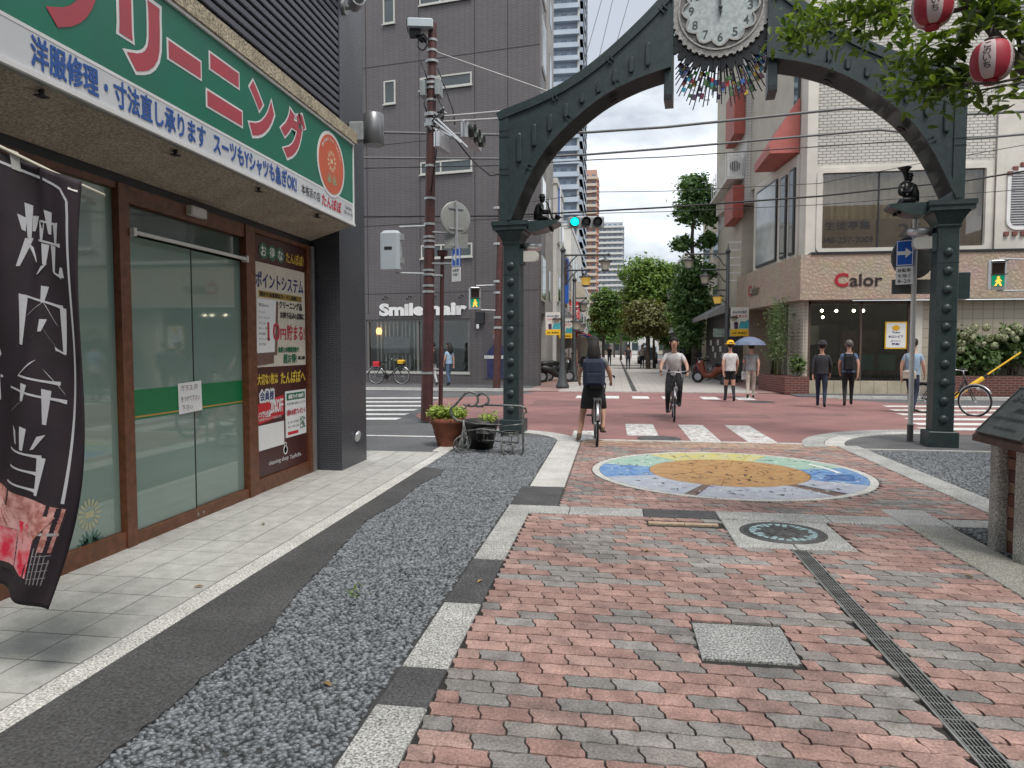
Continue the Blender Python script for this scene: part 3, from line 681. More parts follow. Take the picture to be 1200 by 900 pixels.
# signboard
sb_ = raw('signboard', *(lambda m_: (m_.v, m_.f))(MB().box(-3.10,-3.06,-3,8.045,2.925,3.875)), alu, shop)
mb = MB(); mb.box(-3.06,-3.054,-3,8.02,3.185,3.86); part('green_panel', mb, sign_green, sb_)
mb = MB(); mb.box(-3.06,-3.054,-3,8.02,2.955,3.165); part('white_panel', mb, sign_white, sb_)
mb = MB(); mb.box(-3.06,-3.052,-3,8.02,3.165,3.185); part('white_line', mb, M['white'], sb_)
mb = MB(); mb.box(-3.06,-3.035,-3,8.045,2.925,2.953); mb.box(-3.06,-3.045,8.02,8.045,2.953,3.875); mb.box(-3.06,-3.035,-3,8.045,3.862,3.885); part('trim', mb, M['white'], sb_)
EY = (0,1,0); SX = -3.054
for ch, y0, y1, z0, z1 in (('ク',3.44,3.93,3.25,3.79),('リ',4.06,4.49,3.26,3.79),('ー',4.55,4.96,3.475,3.625),('ニ',5.02,5.54,3.31,3.75),('ン',5.63,6.10,3.285,3.77),('グ',6.20,6.75,3.265,3.79)):
    if ch in 'ーニ':
        bars = [(4.55,4.96,3.475,3.625)] if ch == 'ー' else [(5.06,5.50,3.60,3.745),(5.01,5.54,3.305,3.45)]
        mw, mr_ = MB(), MB()
        for a, b, c, d in bars: mw.box(SX,SX+.003,a,b,c,d); mr_.box(SX,SX+.005,a+.016,b-.016,c+.016,d-.016)
        part('letter_outline', mw, M['white'], sb_); part('letter', mr_, sign_red, sb_); continue
    lettering(sb_, ch, M['white'], (SX,y0-.015,z0-.015), EY, y1-y0+.03, z1-z0+.03, bold=.085, off=.002, name='letter_outline')
    lettering(sb_, ch, sign_red, (SX,y0+.012,z0+.012), EY, y1-y0-.024, z1-z0-.024, bold=.052, off=.004, name='letter')
lettering(sb_, '洋服修理・寸法直し承ります', M['blue_ink'], (SX,3.39,2.985), EY, 1.60, .165, fat=.0042, off=.003, res=2)
lettering(sb_, 'スーツもYシャツも急ぎOK!', M['blue_ink'], (SX,5.10,2.99), EY, 1.42, .16, fat=.0045, off=.003, res=2)
lettering(sb_, '本格派の店', M['black_ink'], (SX,6.63,3.01), EY, .45, .10, bold=.006, off=.003, res=2)
lettering(sb_, 'たんぽぽ', M['red_ink'], (SX,7.12,2.995), EY, .53, .13, bold=.03, off=.003, res=2)
printed(sb_, [('TanPoPo', M['black_ink'], (SX,7.76,3.085), EY, .22, .035, dict(off=.003)), ('鳩ヶ谷一店', M['black_ink'], (SX,7.74,3.02), EY, .26, .045, dict(off=.003))])
def disc(y, z, ry, rz, m, off, name, par, n=40, x=SX, t=.003):
    mb = MB(); P = [(ry*math.cos(2*math.pi*i/n), rz*math.sin(2*math.pi*i/n)) for i in range(n)]
    mb.prism(P, 0, t, ((x+off-t+.002,y,z),(0,1,0),(0,0,1),(1,0,0))); return part(name, mb, m, par)
disc(7.38,3.475,.37,.345,M['white'],.003,'emblem_ring',sb_); disc(7.38,3.475,.335,.31,mat('sign_orange',(.62,.12,.05),.4,var=.05),.006,'emblem',sb_)
fl = MB(); lf = MB()
for k in range(12):
    t = 2*math.pi*k/12; c, s = math.cos(t), math.sin(t); o = np.array([SX+.0095,7.38,3.51]); d = np.array([0,c,s]); e = np.array([0,-s,c])
    fl.add([o+d*.065-e*.006, o+d*.09-e*.016, o+d*.125, o+d*.09+e*.016, o+d*.065+e*.006], [(0,1,2,3,4)])
for sgn in (-1,1):
    for k in range(4): o = np.array([SX+.0095,7.38+sgn*.02,3.27]); a = R_(90-sgn*(18+k*20)); d = np.array([0,math.cos(a),math.sin(a)]); e = np.array([0,-d[2],d[1]]); lf.add([o, o+d*.07-e*.014, o+d*.14, o+d*.07+e*.014], [(0,1,2,3)])
fl.box(SX+.007,SX+.0095,7.35,7.41,3.487,3.533); part('emblem_flower', fl, mat('petal',(.75,.55,.35),.5,var=0), sb_); part('emblem_leaves', lf, mat('emblem_leaf',(.35,.36,.22),.5,var=0), sb_)
arcs = 'cleaning shop TanPoPo'
for i, ch in enumerate(arcs):
    if ch == ' ': continue
    t = R_(150-120*i/(len(arcs)-1)); lettering(sb_, ch, M['white'], (SX+.0065,7.38+.265*math.cos(t)-.012,3.47+.25*math.sin(t)), EY, .022, .032, off=.003, res=1, name='emblem_letter', rot=t-math.pi/2)
mb = MB()
for y in (3.55,4.75,5.95,7.2):
    mb.cyl((-3.14,y,2.93),(-3.14,y,2.885),.016,.012,8); mb.box(-3.165,-3.115,y-.03,y+.03,2.88,2.888)
part('sign_bolt', mb, M['dark_metal'], shop)
# shop front: frames and glass
def fb(y0, y1, z0, z1, m=wood_f, name='frame', x0=-3.68, x1=-3.585, par=None):
    mb = MB(); mb.box(x0,x1,y0,y1,z0,z1); return part(name, mb, m, par or shop)
fb(-.2,8.12,2.70,2.80,M['dark_metal'],'header',-3.7,-3.61)
fb(4.715,4.825,.0,2.70,x1=-3.575); fb(6.50,6.585,0,2.70,x1=-3.572); fb(6.595,6.69,0,2.70,x1=-3.580); fb(8.0,8.06,0,2.70,alu,'shutter_rail',-3.70,-3.56); fb(7.90,7.99,.0,2.70,x1=-3.582)
fb(8.06,8.115,0,2.75,M['black'],'shutter_gap',-3.72,-3.60)
mb = MB(); mb.box(-3.70,-3.281,8.121,8.135,0,2.78)
fb(-.2,4.712,.0,.125); fb(4.828,6.497,.0,.09); fb(6.693,7.897,.0,.145); fb(4.828,6.497,2.575,2.70); fb(6.693,7.897,2.655,2.70); fb(-.2,4.712,2.655,2.70,x1=-3.59)
fb(1.6,1.69,.128,2.652)
fb(1.693,4.712,.128,2.652,film,'glass_pane',-3.64,-3.63); fb(-.2,1.597,.128,2.652,film,'glass_pane',-3.64,-3.63)
d1 = fb(4.828,5.662,.093,2.34,film,'sliding_door',-3.632,-3.622); d2 = fb(5.666,6.497,.093,2.34,film,'sliding_door',-3.65,-3.640)
mb = MB(); mb.box(-3.634,-3.618,5.652,5.663,.093,2.34); part('door_edge', mb, M['dark_metal'], d1)
fb(4.828,6.497,2.385,2.572,film_d,'transom_glass',-3.65,-3.64)
mb = MB(); mb.cyl((-3.56,4.86,2.36),(-3.56,6.46,2.36),.016,n=10); mb.box(-3.60,-3.54,4.83,4.86,2.33,2.39); mb.box(-3.60,-3.54,6.46,6.49,2.33,2.39); part('rail', mb, M['offwhite'], shop)
mb = MB(); mb.bbox(-3.62,-3.53,5.55,5.78,2.62,2.70,.01); part('sensor_box', mb, M['offwhite'], shop)
for d, a, b in ((d1,4.83,5.662),(d2,5.666,6.497)):
    x = -3.6205 if d is d1 else -3.6385
    mb = MB(); mb.box(x-.003,x,a,b,.945,1.175); part('green_stripe', mb, mat('stripe_green',(.005,.17,.06),.3,var=.04), d)
    mb = MB(); mb.box(x-.002,x+.001,a,b,.96,.972); part('orange_line', mb, mat('line_orange',(.5,.25,.06),.4,var=0), d)
mb = MB()
for y in (5.62,5.70): mb.cyl((-3.584,y,.045),(-3.580,y,.045),.014,n=10)
part('lock', mb, M['grey_metal'], shop)
def flower_decal(y, z, k):
    fl = MB(); lf = MB()
    for i in range(16):
        t = 2*math.pi*i/16; c, s = math.cos(t), math.sin(t); o = np.array([-3.6285,y,z]); d = np.array([0,c,s])*k; e = np.array([0,-s,c])*k
        fl.add([o+d*.055-e*.006, o+d*.10-e*.010, o+d*.115, o+d*.10+e*.010, o+d*.055+e*.006], [(0,1,2,3,4)])
    fl.box(-3.6300,-3.6285,y-.04*k,y+.04*k,z-.022*k,z+.022*k)
    for sgn in (-1,1):
        for i in range(5):
            o = np.array([-3.6285,y,z-.25*k]); a = R_(90-sgn*(14+i*16)); d = np.array([0,math.cos(a),math.sin(a)])*k; e = np.array([0,-d[2],d[1]]); lf.add([o+d*.03, o+d*.08-e*.022, o+d*.15, o+d*.08+e*.022], [(0,1,2,3)])
    part('flower_decal', fl, mat('decal_cream',(.42,.40,.25),.5,var=0), shop); part('leaf_decal', lf, mat('decal_leaf',(.07,.15,.125),.5,var=0), shop)
flower_decal(4.40,.33,1.0); flower_decal(3.72,.30,1.0)
# poster panel of the third bay
pn = fb(6.693,7.897,.148,2.652,panel_br,'poster_panel',-3.63,-3.612); PX = -3.612
fb(6.71,7.885,1.295,2.375,cream_p,'poster_sheet',-3.612,-3.610,pn); P2 = -3.610
for k, ch in enumerate('お得な'):
    disc(6.915+.185*k,2.50,.095,.085,mat('circle_green',(.05,.14,.08),.5,var=0),.003,'poster_circle',pn,24,PX); lettering(pn, ch, M['white_ink'], (PX,6.915+.185*k-.055,2.445), EY, .11, .11, bold=.012, off=.0055)
pr = lambda s, m, y0, y1, z0, z1, x=P2, bold=.012, **k: lettering(pn, s, M[m] if isinstance(m, str) else m, (x,y0,z0), EY, y1-y0, z1-z0, fat=bold*.22, off=k.pop('off',.003), res=2, name='poster_text', **k)
pr('たんぽぽ!','yellow_ink',7.42,7.86,2.44,2.56,PX)
pr('ポイントシステム','navy_ink',6.74,7.84,2.12,2.28,bold=.014)
mb = MB(); mb.box(P2,P2+.002,6.80,7.80,2.02,2.085); part('poster_band', mb, mat('band_ochre',(.35,.22,.03),.5,var=0), pn); pr('預かり会員様はカードに記録して','black_ink',6.82,7.78,2.03,2.075,bold=.008,off=.004)
mb = MB(); mb.add([(P2+.002,6.73,1.42),(P2+.002,7.12,1.45),(P2+.002,7.17,2.0),(P2+.002,6.76,2.0)], [(0,1,2,3)]); part('receipt_print', mb, M['white'], pn)
mb = MB(); mb.add([(P2+.0015,6.75,1.38),(P2+.0015,7.18,1.42),(P2+.0015,7.22,1.99),(P2+.0015,7.1,2.0)], [(0,1,2,3)]); mb.add([(P2+.003,6.73,1.31),(P2+.003,7.1,1.33),(P2+.003,7.1,1.45),(P2+.003,6.73,1.44)], [(0,1,2,3)]); part('receipt_shadow_print', mb, mat('print_brown',(.16,.09,.07),.5,var=.3,vs=30), pn)
printed(pn, [('預り証 No.16', M['black_ink'], (P2+.003,6.79,1.92), EY, .20, .035, {})]+[(s, M['black_ink'], (P2+.003,6.78,1.85-.055*k), EY, .14+.1*(k % 2), .025, {}) for k, s in enumerate(('ワイシャツ','スーツ上下','ズボン 2点','セーター','合計金額','ポイント残高','お渡し予定日'))], 'receipt_text')
pr('クリーニング品','black_ink',7.24,7.80,1.925,2.005); pr('お持ち込み1点毎に','black_ink',7.26,7.86,1.82,1.89)
pr('10','red_ink',6.97,7.24,1.57,1.765,bold=.015); pr('円','red_ink',7.26,7.39,1.585,1.70,bold=.014); pr('貯まる!','red_ink',7.42,7.86,1.58,1.75,bold=.014)
pr('金券との特典交換で','green_ink',7.20,7.70,1.445,1.505,bold=.015); pr('超お得!','green_ink',7.32,7.64,1.325,1.425,bold=.014); pr('会員様ご入会金無料','black_ink',7.68,7.86,1.36,1.40,bold=.005)
pr('大切な1枚は','yellow_ink',6.74,7.18,1.11,1.225,PX,.014); pr('たんぽぽへ','yellow_ink',7.25,7.86,1.10,1.235,PX,.018)
pr('会員様','white_ink',6.78,7.09,.935,1.05,PX,.09); pr('会員様','navy_ink',6.79,7.08,.945,1.04,PX,.01,off=.005)
mb = MB(); mb.add([(PX+.002,6.71,.70),(PX+.002,7.31,.76),(PX+.002,7.31,.98),(PX+.002,6.71,.91)], [(0,1,2,3)]); part('red_band', mb, M['red'], pn)
pr('いつでも全品','white_ink',6.73,7.0,.77,.84,PX,.01,off=.004); pr('20%OFF','white_ink',7.0,7.29,.80,.94,PX,.015,off=.004); pr('当店発行のカードお持ちの方','white_ink',6.75,7.25,.735,.765,PX,.0,off=.004)
mb = MB(); mb.box(PX,PX+.002,6.71,7.31,.43,.69); part('blank_sheet', mb, M['white'], pn)
mb = MB(); mb.box(PX,PX+.002,7.35,7.875,.49,1.01); part('white_sheet', mb, M['white'], pn); mb = MB(); mb.box(PX,PX+.003,7.38,7.845,.905,.985); part('green_band', mb, M['green_ink'], pn)
pr('会費パック 3000円','white_ink',7.42,7.80,.92,.97,PX,.015,off=.005); pr('1回の会費プレゼント','red_ink',7.38,7.85,.735,.80,PX,.01,off=.004); pr('大変お得な会員パックです','black_ink',7.38,7.85,.85,.88,PX,0,off=.004); pr('1月・4月・6月 利用分','black_ink',7.40,7.68,.64,.67,PX,0,off=.004); pr('9月・10月 10点','black_ink',7.40,7.68,.59,.62,PX,0,off=.004); pr('さらに','green_ink',7.71,7.84,.56,.70,PX,.012,off=.004)
mb = MB(); mb.box(PX,PX+.003,7.40,7.66,.515,.55); part('red_label', mb, M['red'], pn)
pr('cleaning shop','white_ink',6.95,7.40,.235,.295,PX,.0); pr('TanPoPo','white_ink',7.44,7.72,.24,.285,PX,.0)
mb = MB(); mb.lathe([(.05,0),(.05,.002),(.036,.002),(.036,0)], (PX,7.34,.36), 20, ax=(1,0,0)); mb.lathe([(.028,0),(.028,.002),(.018,.002),(.018,0)], (PX,7.34,.42), 16, ax=(1,0,0)); part('poster_emblem', mb, M['white'], pn)
# notice on the sliding doors
nt_ = raw('paper_notice', *(lambda m_: (m_.v, m_.f))(MB().obox((-3.616,5.43,.935),(0,.335,.012),(0,-.008,.26),(.003,0,0))), mat('paper', (.72,.72,.71), .8, var=.03))
tag(nt_, 'white handwritten paper notice taped over the join of the sliding glass doors', 'notice')
for s, y, z, w in (('ガラス 戸',5.46,1.13,.24),('をつけて下さい',5.46,1.035,.27),('下さい',5.47,.96,.15)): lettering(nt_, s, mat('pen', (.2,.08,.14), .6, var=0), (-3.613,y,z), EY, w, .05, off=.002, res=1)
mb = MB(); mb.lathe([(.075,0),(.075,.01),(.06,.035),(.04,.04),(.0,.04)], (-3.27,8.62,.36), 16, ax=(1,0,-.3)); part('vent_hood', mb, M['light_metal'], shop)
# camera and lamp hanging on the shop wall
cm = thing('security_camera', 'small grey bullet security camera on the tiled wall above the signboard', 'camera', (-3.2,8.5,5.64))
mb = MB(); mb.cyl((-3.27,8.35,5.60),(-3.24,8.35,5.60),.085,n=16); part('mount', mb, M['zinc'], cm)
mb = MB(); mb.tube([(-3.24,8.35,5.60),(-3.14,8.36,5.60),(-3.10,8.36,5.63)], .03); part('arm', mb, M['zinc'], cm)
mb = MB(); mb.cyl((-3.16,8.42,5.66),(-3.02,8.20,5.63),.085,n=18); part('body', mb, M['zinc'], cm); mb = MB(); mb.cyl((-3.02,8.20,5.63),(-3.017,8.195,5.6295),.06,n=16); part('lens', mb, M['black'], cm)
lm = thing('wall_lamp', 'grey cylinder wall lamp fixed beside the end of the signboard', 'lamp', (-3.1,8.6,4.2))
mb = MB(); mb.bbox(-3.27,-3.08,8.46,8.6,4.06,4.28,.01); part('bracket', mb, M['zinc'], lm)
mb = MB(); mb.lathe([(.115,4.0),(.125,4.01),(.125,4.37),(.115,4.38)], (-2.97,8.53,0), 24); part('shade', mb, mat('lamp_grey',(.20,.205,.21),.35,metal=.5,var=.1), lm)
# ------------------------------------------------------------------ banner on its pole
BP = np.array([-2.25,2.755,2.205]); BE = np.array([.985,.144,0]); 
def banner_pt(a, b, off=0.0):
    """a: metres from the right edge to the left, b: metres below the top"""
    t = b/1.8
    sw = -.02*t - .165*t**3.2            # hem blown to the left
    fold = .022*math.sin(a*16+b*3.2+.5) + .014*math.sin(a*30-b*5) * (.4+t) + .03*t*math.sin(a*9+1) + .035*math.exp(-((a-.16-.10*b)/.03)**2)*(b < 1.0)*(1-b)
    edge = .02*math.sin(b*4.2)*max(0, 1-a/.15)
    sag = .16*(a*.55) - (.03*math.sin(a*8) if b < .2 else .03*math.sin(a*8)*max(0, 1-(b-.2)/.4))
    p = BP - BE*(a*(.97) + edge) + BE*sw + np.array([0,0,-b*1.03 + .38*a*.9 + sag*.1])
    n = np.array([.144,-.985,0])
    return p + n*(fold + off)
ban = thing('banner', 'tall dark banner with white characters and meat photo by the shop window', 'banner', (-2.9,2.6,0))
cloth = mat('banner_cloth', (.022,.014,.020), .75, var=.25, vs=4); cl_w = mat('banner_white', (.52,.52,.55), .75, var=.05)
nx, ny = 36, 90; V = [banner_pt(.6*i/nx, 1.8*j/ny) for j in range(ny+1) for i in range(nx+1)]
F = [(j*(nx+1)+i, (j+1)*(nx+1)+i, (j+1)*(nx+1)+i+1, j*(nx+1)+i+1) for j in range(ny) for i in range(nx)]
bc = raw('cloth', V, F, cloth, ban, smooth=[True]*len(F))
so = bc.modifiers.new('solid', 'SOLIDIFY'); so.thickness = .002; so.offset = -1
def patch(poly, m, name, off=.0035, n=14):
    """print on the cloth: a quad given in cloth coordinates (a, b), subdivided so that it follows the folds"""
    (a0,b0),(a1,b1),(a2,b2),(a3,b3) = poly; V = []; F = []
    for j in range(n+1):
        for i in range(n+1):
            s, t = i/n, j/n; a = (a0*(1-s)+a1*s)*(1-t)+(a3*(1-s)+a2*s)*t; b = (b0*(1-s)+b1*s)*(1-t)+(b3*(1-s)+b2*s)*t; V.append(banner_pt(a, b, off))
    for j in range(n):
        for i in range(n): F.append((j*(n+1)+i, j*(n+1)+i+1, (j+1)*(n+1)+i+1, (j+1)*(n+1)+i))
    return raw(name, V, F, m, bc, smooth=[True]*len(F))
def strip(pts, w, m, name):
    V = []; F = []
    for (a, b), (c, d) in zip(pts[:-1], pts[1:]):
        n = max(2, int(math.hypot(c-a, d-b)/.03)); l = math.hypot(c-a, d-b); ex, ey = -(d-b)/l*w/2, (c-a)/l*w/2
        for k in range(n):
            q = len(V)
            for t in (k/n, (k+1)/n):
                for s in (-1, 1): V.append(banner_pt(a+(c-a)*t+ex*s, b+(d-b)*t+ey*s, .004))
            F.append((q,q+1,q+3,q+2))
    return raw(name, V, F, m, bc)
strip([(.60,.035),(.16,.045),(.085,.06),(.052,.10),(.048,.16),(.048,1.36)], .011, cl_w, 'border_line')
# brush characters: each stroke a tapering ribbon in a unit square (x right, y down)
GL = {'焼': [((.10,.22),(.13,.42)),((.36,.15),(.30,.38)),((.22,.02),(.22,.50),(.04,.95)),((.22,.58),(.36,.80)),((.46,.20),(.92,.16)),((.68,.02),(.68,.34)),((.52,.20),(.50,.46)),((.84,.17),(.84,.45)),((.42,.48),(.98,.44)),((.58,.50),(.54,.80),(.40,.97)),((.76,.48),(.76,.86),(.97,.88),(.98,.74))],
      '肉': [((.12,.24),(.10,.99)),((.12,.25),(.90,.22),(.88,.92),(.72,.88)),((.52,.0),(.47,.26),(.20,.52)),((.48,.24),(.76,.52)),((.50,.50),(.44,.70),(.22,.90)),((.48,.62),(.76,.88))],
      '弁': [((.48,.0),(.20,.34),(.88,.26)),((.68,.12),(.95,.42)),((.03,.60),(.99,.54)),((.34,.44),(.32,.74),(.05,1.0)),((.70,.42),(.70,1.02))],
      '当': [((.50,.0),(.50,.36)),((.22,.08),(.33,.30)),((.84,.05),(.70,.30)),((.14,.42),(.88,.39),(.86,1.0)),((.20,.68),(.85,.66)),((.14,.95),(.87,.93))]}
def glyph(ch, a_right, a_left, b0, b1, wd=.026):
    V, F = [], []
    for st in [tuple(sg) for s_ in GL[ch] for sg in ([s_] if len(s_) == 2 else list(zip(s_[:-1], s_[1:])))]:
        P = []
        for (x0,y0),(x1,y1) in zip(st[:-1], st[1:]):
            n = 7
            for k in range(n): t = k/n; P.append((x0+(x1-x0)*t, y0+(y1-y0)*t))
        P.append(st[-1]); n = len(P); q = len(V)
        for i, (x, y) in enumerate(P):
            x1, y1 = P[min(i+1,n-1)]; x0, y0 = P[max(i-1,0)]; dx, dy = x1-x0, y1-y0; l = math.hypot(dx,dy) or 1
            horiz = abs(dx) > 2.2*abs(dy); t = i/(n-1)
            w = (wd*.42 if horiz else wd)*(1.25-.75*t if not horiz else (.8+.9*t**6))
            ex, ey = -dy/l*w/2, dx/l*w/2
            for s in (-1,1): V.append(banner_pt(a_left+(a_right-a_left)*x+ex*s, b0+(b1-b0)*y+ey*s, .0045))
        F += [(q+2*i,q+2*i+1,q+2*i+3,q+2*i+2) for i in range(n-1)]
    return raw('character', V, F, cl_w, bc)
glyph('焼',.085,.30,.165,.46); glyph('肉',.07,.30,.49,.77); glyph('弁',.085,.335,.815,1.06); glyph('当',.135,.335,1.10,1.365)
V, F = [], []
for k, ch in enumerate('お持ち帰り可'):
    tv, tf = text_mesh(ch, 0.0, 2); lo, hi = tv.min(0), tv.max(0); q = (tv-lo)/(hi-lo); b0 = .20+.145*k
    base = len(V); V += [banner_pt(.468-.105*x, b0+.115*(1-y_), .0045) for x, y_ in q]; F += [tuple(i+base for i in f) for f in tf]
raw('small_characters', V, F, cl_w, bc)
meat = mat('meat_print', (.70,.025,.07), .6, col2=(.72,.34,.36), vs=9, thr=(.45,.6)); meat2 = mat('meat_print_pale', (.66,.36,.33), .6, col2=(.36,.13,.11), vs=24, thr=(.4,.6)); grill = mat('grill_print', (.035,.028,.032), .6, var=.2)
patch([(.60,1.40),(.03,1.375),(.055,1.72),(.60,1.73)], grill, 'meat_photo', .003)
patch([(.60,1.40),(.035,1.38),(.05,1.57),(.60,1.60)], meat2, 'meat_photo', .0042)
patch([(.60,1.50),(.125,1.49),(.115,1.69),(.60,1.71)], meat, 'meat_photo', .0052); patch([(.35,1.46),(.06,1.42),(.12,1.53),(.42,1.56)], meat2, 'meat_photo', .0058); patch([(.6,1.42),(.32,1.44),(.20,1.53),(.6,1.60)], mat('meat_pink', (.68,.22,.27), .6, col2=(.75,.5,.48), vs=14), 'meat_photo', .0061)
strip([(.60,1.575),(.30,1.535),(.04,1.49)], .012, mat('tongs_print', (.45,.43,.44), .5), 'meat_photo')
for k in range(5): strip([(.108-.014*k,1.56+.01*k),(.105-.012*k,1.71)], .0035, mat('wire_print', (.33,.3,.32), .5), 'meat_photo')
for k in range(4): strip([(.11,1.595+.032*k),(.048,1.58+.032*k)], .0035, mat('wire_print', (.33,.3,.32), .5), 'meat_photo')
# cross pole, loops and the standing mast with its foot outside the frame
q0 = AY(-220,75,2.60); q1 = AY(0,172,2.70); q2 = AY(60,201,2.73); q3 = AY(123,229,2.76)
polem = mat('pole_cream', (.55,.52,.42), .4, var=.05)
mb = MB(); mb.tube([q0,q1,q2,q3], [.009,.008,.007,.006], 8); part('cross_pole', mb, polem, ban)
mast = np.array([q0[0],q0[1],0]); mb = MB(); mb.cyl(mast,(q0[0],q0[1],2.62),.014,.011,10); part('mast', mb, polem, ban)
mb = MB(); mb.lathe([(.20,0),(.22,.02),(.20,.09),(.06,.12),(.02,.13)], mast, 24); part('foot', mb, M['offwhite'], ban)
for a in (.03,.30,.55):
    p = banner_pt(a, .0); t = np.interp(p[0], [q0[0],q1[0],q2[0],q3[0]], [0,1,2,3]); i = min(int(t), 2); c = [q0,q1,q2,q3][i]*(1-(t-i))+[q0,q1,q2,q3][i+1]*(t-i)
    mb = MB(); mb.obox(banner_pt(a-.018,.05,.006), banner_pt(a+.018,.05,.006)-banner_pt(a-.018,.05,.006), c+np.array([0,0,.012])-banner_pt(a,.05,.006), (0,.004,0)); part('loop', mb, M['offwhite'], ban)
# ================================================================== ARCH GATE with clock
arch = thing('arch_gate', 'dark green riveted steel arch with a round clock spanning the brick street', 'arch', (1.605,11.9,0), math.atan2(-.8,6.69))
AW = wmat(arch)
ap = M['arch_paint']
def apart(name, mb, m=ap, par=None): mb.xf(AW); return part(name, mb, m, par or arch)
def ipol(P, n=5):
    """smooth curve through the points"""
    out = []
    for i in range(len(P)-1):
        p0, p1, p2, p3 = [np.array(P[min(max(k,0),len(P)-1)], float) for k in (i-1,i,i+1,i+2)]
        for k in range(n):
            t = k/n; out.append(tuple(.5*((2*p1)+(-p0+p2)*t+(2*p0-5*p1+4*p2-p3)*t*t+(-p0+3*p1-3*p2+p3)*t**3)))
    return out + [tuple(P[-1])]
upper = ipol([(3.60,5.40),(2.80,5.64),(2.2,5.91),(1.65,6.27),(1.1,6.72),(.74,7.06)]); inner = ipol([(3.36,3.66),(3.05,4.35),(2.72,4.85),(2.25,5.28),(1.78,5.60),(1.25,5.82),(.72,5.95)])
XZ = lambda y: ((0,y,0),(1,0,0),(0,0,1),(0,-1,0))
for sg in (-1, 1):
    cx = -3.39 if sg < 0 else 3.33; E_ = 3.56 if sg < 0 else 3.47
    mb = MB(); mb.bbox(cx-.205,cx+.205,-.215,.215,0,.235,.008); apart('post_base', mb)
    po = apart('post', MB().bbox(cx-.145,cx+.145,-.165,.165,.235,3.30,.012))
    mb = MB()
    for z in (.95,1.88,2.75): mb.box(cx-.148,cx+.148,-.168,.168,z,z+.008)
    apart('post_joint', mb, M['dark_metal'], po)
    for k in range(10):
        z = .42+.277*k; mb = MB(); mb.lathe([(.066,0),(.062,.015),(.046,.03),(.025,.039),(0,.042)], (cx,-.165,z), 14, ax=(0,-1,0)); apart('rivet', mb, ap, po)
    # capital: stepped and flared
    mb = MB(); v = []
    prof = [(.165,.19,3.26),(.185,.21,3.30),(.18,.205,3.32),(.205,.23,3.38),(.25,.275,3.45),(.29,.30,3.49),(.29,.30,3.505),(.35,.34,3.51),(.35,.34,3.58),(.37,.36,3.585),(.37,.36,3.655)]
    for a, b, z in [(a*.86, b*.87, z) for a, b, z in prof]: v += [(cx-a,-b,z),(cx+a,-b,z),(cx+a,b,z),(cx-a,b,z)]
    f = [(3,2,1,0), tuple(range(4*len(prof)-4, 4*len(prof)))]
    for k in range(len(prof)-1):
        for i in range(4): f.append((k*4+i, k*4+(i+1) % 4, k*4+4+(i+1) % 4, k*4+4+i))
    mb.add(v, f); apart('capital', mb)
    # statue shelf reaching inwards
    xi = cx-sg*.312; mb = MB(); P = [(xi,3.655),(xi-sg*.50,3.655),(xi-sg*.50,3.61),(xi-sg*.25,3.50),(xi-sg*.05,3.47),(xi,3.47)]
    if sg > 0: P = P[::-1]
    mb.prism(P[::-1], -.2, .2, XZ(0)); apart('shelf', mb)
    # beam: recessed web between curved flanges
    up = [(sg*min(x, E_), z) for x, z in upper]; inn = [(sg*x, z) for x, z in inner]
    def ring(P, y0, y1, m=ap, name='web', par=None):
        mb = MB(); mb.prism(P if sg < 0 else P[::-1], y0, y1, ((0,0,0),(1,0,0),(0,0,1),(0,-1,0))); return apart(name, mb, m, par)
    web = ring([(sg*E_,3.66)] + inn[:] + up[::-1], -.29, .29)
    def flange(C, n0, w, dep, name):
        """band of width w along curve C on the front and back, shifted along the normal n0 side"""
        A = []; B = []
        for i in range(len(C)):
            x1, z1 = C[min(i+1,len(C)-1)]; x0, z0 = C[max(i-1,0)]; dx, dz = x1-x0, z1-z0; l = math.hypot(dx,dz); A.append(C[i]); B.append((C[i][0]-dz/l*w*n0, C[i][1]+dx/l*w*n0))
        V = []; F = []
        for (a, b) in zip(A, B): V += [(a[0],-dep,a[1]),(b[0],-dep,b[1]),(b[0],dep,b[1]),(a[0],dep,a[1])]
        for i in range(len(A)-1):
            for k in range(4): F.append((i*4+k, i*4+(k+1) % 4, i*4+4+(k+1) % 4, i*4+4+k))
        F += [(3,2,1,0), tuple(range(4*len(A)-4,4*len(A)))]
        mb = MB(); mb.add(V, F); return apart(name, mb), A, B
    fl1, A1, B1 = flange([(x, z) for x, z in inn], -1 if sg < 0 else 1, -.06, .325, 'arch_flange')
    fl2, A2, B2 = flange(up, 1 if sg > 0 else -1, .05, .325, 'top_flange')
    # raised band under the top flange
    flange([(x, z-.06) for x, z in up], 1 if sg > 0 else -1, -.16 if False else -.15, .305, 'top_band')
    mb = MB(); mb.box(*sorted((sg*E_,sg*(E_-.16))),-.31,.31,3.66,5.40); apart('end_post', mb)
    for z in (4.42,4.52,5.06,5.16): mb = MB(); mb.box(*sorted((sg*(E_+.005),sg*(E_-.165))),-.314,.314,z,z+.014); apart('seam', mb, M['dark_metal'])
    # raised slots on the web
    S = [(3.21,4.62,5.11),(2.95,4.87,5.24),(2.68,5.10,5.38),(2.41,5.30,5.53),(2.14,5.51,5.68),(1.87,5.65,5.83),(1.61,5.79,6.0),(1.34,5.92,6.17),(1.08,6.0,6.37)]
